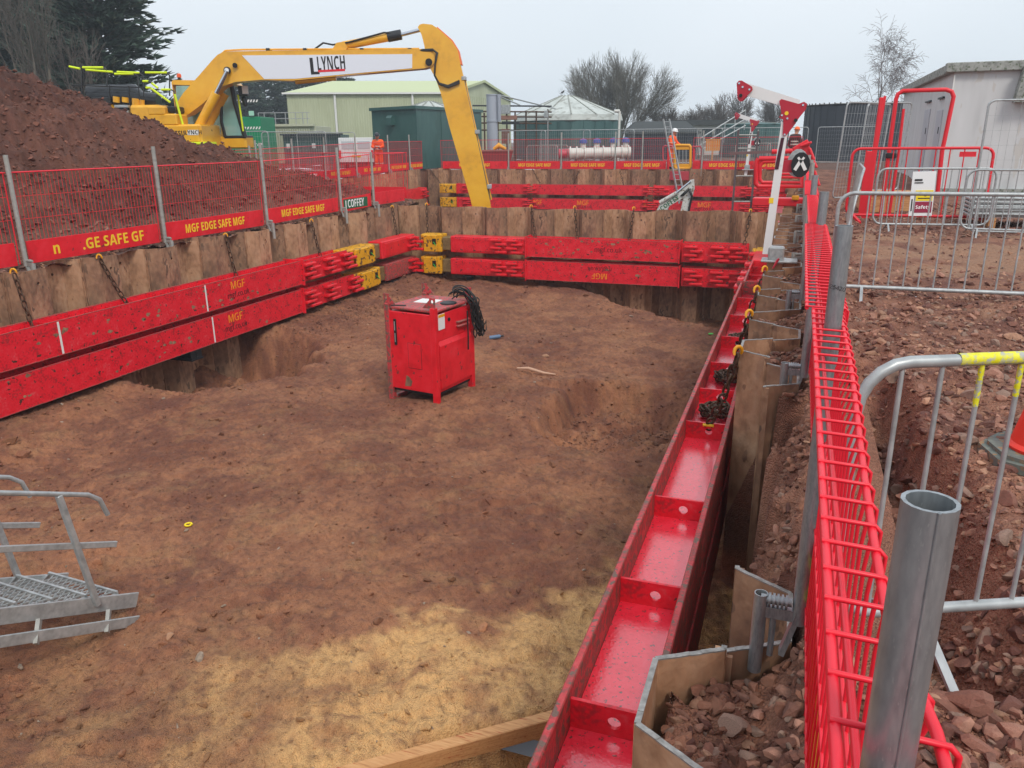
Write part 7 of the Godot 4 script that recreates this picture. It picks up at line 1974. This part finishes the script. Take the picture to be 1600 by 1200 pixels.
	for sx in [-0.45, 0.45]:
		put(mb().box(Transform3D(Basis(vd, Vector3.UP, vn), Vector3(vm.x, 1.55, vm.z) + vd * sx + vn * 0.01), Vector3(0.7, 0.42, 0.02), 0.005), "rear_window", plain(rgb(190, 196, 200), 0.1), t)
		put(mb().box(Transform3D(Basis(vd, Vector3.UP, vn), Vector3(vm.x, 1.05, vm.z) + vd * sx * 2.02 + vn * 0.02), Vector3(0.12, 0.45, 0.04), 0.01), "tail_light", M.gate_red, t)
		put(mb().tube([Vector3(vm.x, 0.6, vm.z) + vd * sx * 1.9 - vn * 0.9, Vector3(vm.x, 0.6, vm.z) + vd * sx * 1.5 - vn * 0.9], 0.32, 16), "wheel", M.rubber, t)
	put(mb().box(Transform3D(Basis(vd, Vector3.UP, vn), Vector3(vm.x, 0.55, vm.z) + vn * 0.05), Vector3(1.9, 0.16, 0.1), 0.02), "bumper", M.black, t)
	put(mb().box(Transform3D(Basis(vd, Vector3.UP, vn), Vector3(vm.x, 0.95, vm.z) + vn * 0.015), Vector3(0.5, 0.11, 0.015)), "number_plate", M.sign_yellow, t)
	# grey stack column and scaffold gantry
	var c := dep(769, 190, 52.0)
	t = thing("exhaust_column", "tall pale grey steel column beside the gantry", "column", Vector3(c.x, 0.25, c.z))
	put(mb().lathe([Vector2(0.36, 0.25), Vector2(0.36, 2.9), Vector2(0.4, 2.9), Vector2(0.4, 3.0), Vector2(0.36, 3.0), Vector2(0.36, 4.55), Vector2(0.39, 4.55), Vector2(0.39, 4.62), Vector2(0, 4.62)], Transform3D(Basis.IDENTITY, Vector3(c.x, 0, c.z)), 18), "shaft", plain(rgb(160, 166, 176), 0.5), t)
	put(mb().tube([Vector3(c.x + 0.5, 2.9, c.z), Vector3(c.x + 0.5, 4.6, c.z)], 0.13, 10), "side_pipe", plain(rgb(150, 156, 166), 0.5), t)
	t = thing("pipe_gantry", "rusty scaffold gantry with pipes between the column and the domed tank", "gantry", dep(810, 230, 56.0) * Vector3(1, 0, 1) + Vector3(0, 0.25, 0))
	for u in [742, 757, 778, 792, 805, 822, 838, 856]:
		var p := dep(u, 200, 56.0)
		put(mb().tube([Vector3(p.x, 0.25, p.z), Vector3(p.x, [3.8, 3.6, 3.7, 3.8][u % 4], p.z)], 0.06, 6), "upright", M.chain, t)
	for v in [165, 174, 182, 192, 203]: put(mb().tube([dep(738, v, 56.0), dep(862, v + 1, 56.0)], 0.06, 6), "ledger", M.chain if v != 165 else M.dark_steel, t)
	put(mb().bar(dep(780, 184, 56.2), dep(808, 184, 56.2), 1.2, 0.28), "deck", plain(rgb(138, 100, 84), 0.8), t)
	put(mb().bar(dep(784, 192, 55.5), dep(812, 192, 55.5), 0.3, 0.2), "pipe_run", M.dark_steel, t)
	put(mb().box(Transform3D(Basis.IDENTITY, dep(790, 171, 55.5)), Vector3(0.6, 0.62, 0.3), 0.02), "control_box", M.galv, t)
	for e in [[[778, 148], [868, 170]], [[778, 150], [812, 164]]]: put(mb().tube([dep(e[0][0], e[0][1], 55.0), dep(e[1][0], e[1][1], 60.0)], 0.05, 6), "brace_tube", M.galv, t)
	put(mb().box(Transform3D(Basis.IDENTITY, dep(790, 213, 55.5)), Vector3(0.5, 1.0, 0.4), 0.02), "red_cabinet", M.brick_far, t)
	# white pipework with blue valve heads
	var p0 := dep(873, 241, 45.0); p0.y = 0.95
	var p1 := dep(985, 237, 45.0); p1.y = 1.0
	t = thing("pipework", "thick white pipe run with blue valve heads behind the back fence", "pipe", Vector3(p0.x, 0.3, p0.z))
	put(mb().tube([p0.lerp(p1, 0.14), p1], 0.3, 16), "main_pipe", M.pipe_white, t)
	put(mb().tube([p0, p0.lerp(p1, 0.16)], 0.27, 16), "red_end", plain(rgb(190, 70, 84), 0.5), t)
	for k in [0.16, 0.25, 0.36, 0.5, 0.62, 0.74, 0.88, 0.97]: put(mb().tube([p0.lerp(p1, k - 0.008), p0.lerp(p1, k + 0.008)], 0.4, 16), "flange", M.pipe_white, t)
	for k in [0.34, 0.53, 0.76, 0.93]:
		var q := p0.lerp(p1, k)
		put(mb().tube([q + Vector3(0, 0.25, 0), q + Vector3(0, 0.55, 0)], 0.16, 10), "valve_neck", M.pipe_white, t)
		put(mb().lathe([Vector2(0.0, 0.55), Vector2(0.24, 0.55), Vector2(0.22, 0.72), Vector2(0.1, 0.8), Vector2(0, 0.82)], Transform3D(Basis.IDENTITY, q), 12), "valve_head", M.blue, t)
	for k in [0.2, 0.55, 0.9]: put(mb().at(p0.lerp(p1, k) * Vector3(1, 0, 1) + Vector3(0, 0.46, 0), Vector3(0.25, 0.36, 0.5)), "support", M.galv, t)
	var lp := dep(968, 180, 46.0)
	single(mb().tube([Vector3(lp.x, 0.28, lp.z), Vector3(lp.x, 3.3, lp.z)], 0.07, 8).tube([Vector3(lp.x, 3.3, lp.z), Vector3(lp.x - 0.3, 3.3, lp.z)], 0.09, 8), "white_pole", M.pipe_white, "white pole standing at the end of the pipe run", "pole", Vector3(lp.x, 0.28, lp.z))
	var lq := dep(856, 180, 50.0)
	t = thing("lamp_pole", "thin lamp pole in front of the domed tank", "lamp post", Vector3(lq.x, 0.28, lq.z))
	put(mb().tube([Vector3(lq.x, 0.28, lq.z), Vector3(lq.x, 3.4, lq.z)], 0.035, 6), "pole", M.galv, t)
	put(mb().at(Vector3(lq.x - 0.1, 3.3, lq.z + 0.1), Vector3(0.2, 0.45, 0.2), 0.03), "lamp_head", M.galv, t)
	# skip and barriers behind the back fence
	var s0 := dep(752, 248, 44.0)
	var s1 := dep(800, 248, 44.0)
	var sx := (s1 - s0).normalized() * Vector3(1, 0, 1)
	t = thing("waste_skip", "rusty red waste skip behind the back fence beside the dipper arm", "skip", Vector3(s0.x, 0.28, s0.z))
	put(mb().prism([Vector2(0.25, 0.3), Vector2(1.55, 0.3), Vector2(1.8, 1.15), Vector2(0, 1.15)], Transform3D(Basis(sx, Vector3.UP, sx.cross(Vector3.UP)), Vector3(s0.x, 0, s0.z)), -1.4, 0.0), "tub", plain(rgb(120, 40, 40), 0.7), t)
	put(mb().bar(Vector3(s0.x, 1.18, s0.z), Vector3(s0.x, 1.18, s0.z) + sx * 1.8, 0.1, 0.09), "rim", plain(rgb(150, 100, 90), 0.7), t)
	put(mb().tube([Vector3(s0.x, 1.25, s0.z) + sx * 0.7, Vector3(s0.x, 1.45, s0.z) + sx * 1.0, Vector3(s0.x, 1.25, s0.z) + sx * 1.4], [0.08, 0.16, 0.07], 8), "yellow_bag", M.hook, t)
	var bb := barrier(1.9, 1.15, M.galv_dull, 13, 0.02, true)
	stand(bb, dep(847, 250, 44.5) * Vector3(1, 0, 1) + Vector3(0, 0.28, 0), -0.1, "grey barrier behind the back fence in front of the domed tank", "grey pedestrian barriers")
	copy(bb, dep(865, 250, 45.3) * Vector3(1, 0, 1) + Vector3(0, 0.28, 0), -0.25, "grey barrier tucked behind another in front of the domed tank", "grey pedestrian barriers")
	copy(bb, dep(1175, 250, 44.0) * Vector3(1, 0, 1) + Vector3(0, 0.28, 0), -0.02, "grey barrier behind the back fence under the slim davit", "grey pedestrian barriers")
	copy(bb, dep(1225, 250, 44.0) * Vector3(1, 0, 1) + Vector3(0, 0.28, 0), 0.04, "grey barrier behind the back fence beside the davit winch", "grey pedestrian barriers")
	# row of mesh site panels behind the back fence
	var hp := heras(3.05, 2.0, M.galv, 0.12)
	stand(hp, dep(815, 240, 47.0) * Vector3(1, 0, 1) + Vector3(0, 0.26, 0), -0.02, "tall grey mesh panel in the row across the back, before the gantry", "mesh panels behind the cells")
	var names := ["before the domed tank", "before the pipe run end", "before the dark hut", "behind the yellow gate", "before the white building", "before the flat topped tank", "before the black tank"]
	for i in 7:
		var u: int = [883, 950, 1015, 1085, 1130, 1215, 1320][i]
		copy(hp, dep(u, 240, 47.0 - i * 0.5) * Vector3(1, 0, 1) + Vector3(0, 0.26, 0), 0.0, "tall grey mesh panel in the row across the back, " + names[i], "mesh panels behind the cells")
	for i in 4:
		var u: int = [268, 372, 462, 512][i]
		copy(hp, dep(u, 250, [36.0, 34.0, 36.5, 41.0][i]) * Vector3(1, 0, 1) + Vector3(0, 0.2, 0), [0.2, 0.15, 0.25, 0.3][i], "tall grey mesh panel standing behind the fence below the excavator, " + ["beside the tracks", "before the green container", "before the low green hut", "before the white van"][i], "mesh panels below the excavator")
	# stacked red plates below the excavator
	t = thing("red_panel_stack", "stack of dusty red fence panels lying below the excavator cab", "panel stack", dep(365, 262, 33.0) * Vector3(1, 0, 1) + Vector3(0, 0.15, 0))
	for i in 5: put(mb().box(Transform3D(Basis(Vector3.UP, 0.3 + 0.02 * (i % 2)), dep(368, 262, 33.0) * Vector3(1, 0, 1) + Vector3(0, 0.24 + i * 0.13, 0)), Vector3(2.6, 0.11, 1.2), 0.015), "panel", M.red_plain if i < 4 else M.red_worn, t)
	# orange hand-rail crate
	var oc := dep(1114, 227, 46.0)
	t = thing("orange_box", "orange slatted box on the barrier behind the back fence", "box", oc)
	for i in 7: put(mb().at(oc + Vector3(-0.36 + i * 0.12, 0, 0), Vector3(0.1, 0.62, 0.05)), "slat", M.plastic_orange, t)
	put(mb().at(oc + Vector3(0, 0.33, 0), Vector3(0.9, 0.06, 0.1)), "rim", M.plastic_orange, t)
	put(mb().at(oc + Vector3(0, -0.38 - 0.4, 0), Vector3(0.08, 0.95, 0.08)), "stake", M.timber, t)

func build_grey_building():
	var X := 3.9
	var t := thing("grey_building", "pale grey rendered flat roofed building with a stained concrete parapet", "building", Vector3(X, 0, -27))
	put(mb().at(Vector3(X + 0.012, 1.7, -26.97), Vector3(0.03, 3.4, 0.06)), "corner_bead", M.label_white, t)
	put(mb().at(Vector3(X + 7.0, 1.75, -33.3), Vector3(14.0, 3.5, 12.6), 0.03), "walls", M.render_grey, t)
	for e in [[Vector3(X + 6.9, 3.6, -26.98), Vector3(14.3, 0.26, 0.3)], [Vector3(X - 0.02, 3.6, -33.5), Vector3(0.3, 0.26, 12.7)]]: put(mb().at(e[0], e[1], 0.02), "parapet", M.concrete, t)
	put(mb().at(Vector3(X + 7.0, 3.55, -33.4), Vector3(13.5, 0.1, 12.3)), "roof", M.roof_felt, t)
	# doors and vents on the side wall, flat slots on it
	for e in [[-28.6, 1.1, 2.2], [-31.4, 1.3, 2.3]]:
		put(mb().at(Vector3(X - 0.012, e[2] * 0.5 + 0.3, e[0]), Vector3(0.03, e[2], e[1]), 0.006), "door", plain(rgb(176, 178, 184), 0.5), t)
		put(mb().at(Vector3(X - 0.035, 2.85, e[0]), Vector3(0.06, 0.05, e[1] * 0.9)), "door_hood", M.dark_steel, t)
		put(mb().at(Vector3(X - 0.032, 1.9, e[0] + 0.3), Vector3(0.02, 0.2, 0.08)), "lock", M.black, t)
	put(mb().prism([Vector2(0, 0), Vector2(0.9, 0.0), Vector2(0.9, 0.95), Vector2(0.12, 0.95)], Transform3D(Basis.IDENTITY, on_z(1581, 160, -26.95)), -0.02, 0.35), "concrete_hood", M.concrete, t)
	put(mb().at(Vector3(X + 1.5, 0.12, -26.9), Vector3(3.0, 0.24, 0.25)), "plinth", M.concrete, t)

# ---------------------------------------------------------------- things in and around the second cell
func build_second_cell():
	# yellow gate in a red frame with a platform below
	var gz := -39.7
	var q := func(u, v): return on_z(u, v, gz)
	var t := thing("yellow_gate", "yellow access gate in a red frame at the back edge of the second cell", "gate", q.call(1063, 268))
	var ring := func(u0, v0, u1, v1, r): return mb().tube([q.call(u0 + 2, v0), q.call(u1 - 2, v0), q.call(u1, v0 + 3), q.call(u1, v1 - 3), q.call(u1 - 2, v1), q.call(u0 + 2, v1), q.call(u0, v1 - 3), q.call(u0, v0 + 3), q.call(u0 + 2, v0)], r, 8, false)
	put(ring.call(1054, 227, 1079, 263, 0.07), "frame", M.hook, t)
	for e in [[1056, 228, 1077, 234], [1056, 256, 1077, 262]]:
		var a: Vector3 = q.call(e[0], e[1])
		var b: Vector3 = q.call(e[2], e[3])
		put(mb().at((a + b) * 0.5, Vector3(b.x - a.x, a.y - b.y, 0.05), 0.01), "panel", M.hook, t)
	for u in [1061, 1067, 1072]: put(mb().tube([q.call(u, 234), q.call(u, 257)], 0.02, 6), "bar", M.galv, t)
	for e in [[1036, 228, 1052], [1080, 229, 1096]]: put(ring.call(e[0], e[1], e[2], 251, 0.04), "side_rail", plain(rgb(196, 90, 100), 0.5), t)
	for u in [1044, 1084]: put(mb().tube([q.call(u, 232), q.call(u, 282)], 0.05, 8), "post", M.gate_red, t)
	var a0: Vector3 = q.call(1044, 267)
	var a1: Vector3 = q.call(1084, 281)
	put(mb().at((a0 + a1) * 0.5 + Vector3(0, 0, 0.45), Vector3(a1.x - a0.x, 0.42, 0.05), 0.01), "kick_plate", plain(rgb(176, 60, 70), 0.5), t)
	# long aluminium ladder up to the gate
	t = thing("ladder", "grey aluminium ladder leaning up to the yellow gate", "ladder", on_z(1062, 330, -38.2))
	var f0 := on_z(1066, 318, -38.4)
	var f1 := on_z(1041, 186, -39.35)
	for o in [-0.14, 0.14]: put(mb().bar(f0 + Vector3(o, 0, 0), f1 + Vector3(o, 0, 0), 0.04, 0.08), "stile", M.galv, t)
	for i in 16: put(mb().tube([f0.lerp(f1, (i + 0.5) / 16.0) + Vector3(-0.14, 0, 0), f0.lerp(f1, (i + 0.5) / 16.0) + Vector3(0.14, 0, 0)], 0.016, 6), "rung", M.galv, t)
	# mini digger arm rising out of the cell
	var mz := -29.0
	var m := func(u, v): return on_z(u, v, mz)
	var base: Vector3 = m.call(1040, 345)
	t = thing("digger_arm", "dirty white mini digger arm with green lettering rising from the second cell", "digger arm", Vector3(base.x, -2.9, mz))
	var tfm := Transform3D(Basis.IDENTITY, Vector3(0, 0, mz))
	var P := func(l: Array): return l.map(func(e): var w: Vector3 = m.call(e[0], e[1]); return Vector2(w.x, w.y))
	var pw := tex(pattern(91, 256, [[0.0, rgb(150, 146, 136)], [0.4, rgb(196, 198, 192)], [1.0, rgb(216, 218, 214)]], 0.04, 0.01, 0.5, [0.72, rgb(130, 118, 100)], 0.02), Vector3.ONE * 1.2, 0.55)
	put(mb().prism(P.call([[1022, 340], [1030, 322], [1036, 312], [1074, 290], [1083, 288], [1085, 296], [1078, 303], [1046, 322], [1036, 342]]), tfm, -0.14, 0.14), "boom", pw, t)
	put(mb().prism(P.call([[1074, 292], [1079, 281], [1084, 280], [1085, 294], [1079, 318], [1074, 345], [1060, 345], [1068, 312]]), tfm, -0.11, 0.11), "stick", pw, t)
	put(mb().tube([m.call(1032, 316) + Vector3(0, 0, 0.16), m.call(1058, 301) + Vector3(0, 0, 0.16)], 0.07, 10), "cylinder", pw, t)
	put(mb().tube([m.call(1058, 301) + Vector3(0, 0, 0.16), m.call(1080, 283) + Vector3(0, 0, 0.12)], 0.035, 8), "piston_rod", M.chrome, t)
	for k in 3: put(mb().tube([m.call(1064 + k * 2, 306) + Vector3(0, 0, 0.16), m.call(1076 + k * 2, 294) + Vector3(0, 0, 0.2), m.call(1081 + k, 306) + Vector3(0, 0, 0.18), m.call(1074 + k, 340) + Vector3(0, 0, 0.15)], 0.018, 6), "hose", M.hose, t)
	lettering("COFFEY", 0.15, M.board_green, Transform3D(Basis(Vector3.BACK, 0.62), m.call(1047, 317) + Vector3(0, 0, 0.145)), t)
	put(mb().at(Vector3(base.x - 0.3, -2.35, mz - 0.2), Vector3(1.3, 1.0, 1.5), 0.1), "house", pw, t)
	# dark access frame and red hooped gate at the shared corner
	var az := -22.2
	var aq := func(u, v): return on_z(u, v, az)
	t = thing("access_ladder", "dark steel ladder frame with a crossbar in front of the slim davit", "ladder", aq.call(1157, 335))
	for e in [[[1154, 203], [1143, 345]], [[1185, 205], [1171, 345]]]: put(mb().bar(aq.call(e[0][0], e[0][1]), aq.call(e[1][0], e[1][1]), 0.05, 0.05), "stile", plain(rgb(98, 86, 88), 0.5, 0.3), t)
	for v in [211, 232, 275, 315]: put(mb().tube([aq.call(1151 - (v - 232) * 0.07, v), aq.call(1181 - (v - 232) * 0.09, v)], 0.022, 6), "rung", M.galv_dull, t)
	put(mb().bar(aq.call(1141, 240), aq.call(1206, 237), 0.06, 0.07), "crossbar", plain(rgb(112, 86, 84), 0.6), t)
	t = thing("red_hoop_gate", "red tubular hooped gate beside the davit mast", "gate", aq.call(1215, 315))
	var rr := func(u0, v0, u1, v1, r): return mb().tube([aq.call(u0 + 5, v0), aq.call(u1, v0 - 1), aq.call(u1 + 1, v1), aq.call(u0 + 4, v1), aq.call(u0, v1 - 5), aq.call(u0 + 1, v0 + 5), aq.call(u0 + 5, v0)], r, 10, false)
	put(rr.call(1181, 248, 1252, 291, 0.07), "outer_hoop", M.gate_red, t)
	put(rr.call(1187, 253, 1252, 285, 0.05), "inner_hoop", M.gate_red, t)
	put(mb().tube([aq.call(1206, 237), aq.call(1262, 235)], 0.06, 8), "top_rail", M.gate_red, t)
	for v in [272, 277]: put(mb().tube([aq.call(1212, v), aq.call(1256, v)], 0.035, 8), "mid_rail", M.gate_red, t)
	put(mb().at(aq.call(1218, 315), Vector3(1.35, 0.2, 0.5), 0.02), "sill", M.gate_red, t)
	put(mb().at(aq.call(1243, 308) + Vector3(0, 0, 0.28), Vector3(0.18, 0.12, 0.06), 0.02), "latch", M.hook, t)
	t = thing("red_cover", "crumpled red plastic sheet tied over the fence top beside the davit winch", "cover", aq.call(1258, 240))
	for e in [[1240, 236, 1264, 222], [1258, 228, 1268, 250], [1262, 245, 1272, 262], [1266, 262, 1276, 290]]:
		var a := on_z(e[0], e[1], -20.0)
		var b := on_z(e[2], e[3], -20.0)
		put(mb().bar(a, b, 0.05, 0.16, 0.02).bar(a.lerp(b, 0.3) + Vector3(0.05, 0.05, 0.05), b + Vector3(0.06, 0.0, 0.08), 0.1, 0.05, 0.015), "fold", M.gate_red, t)
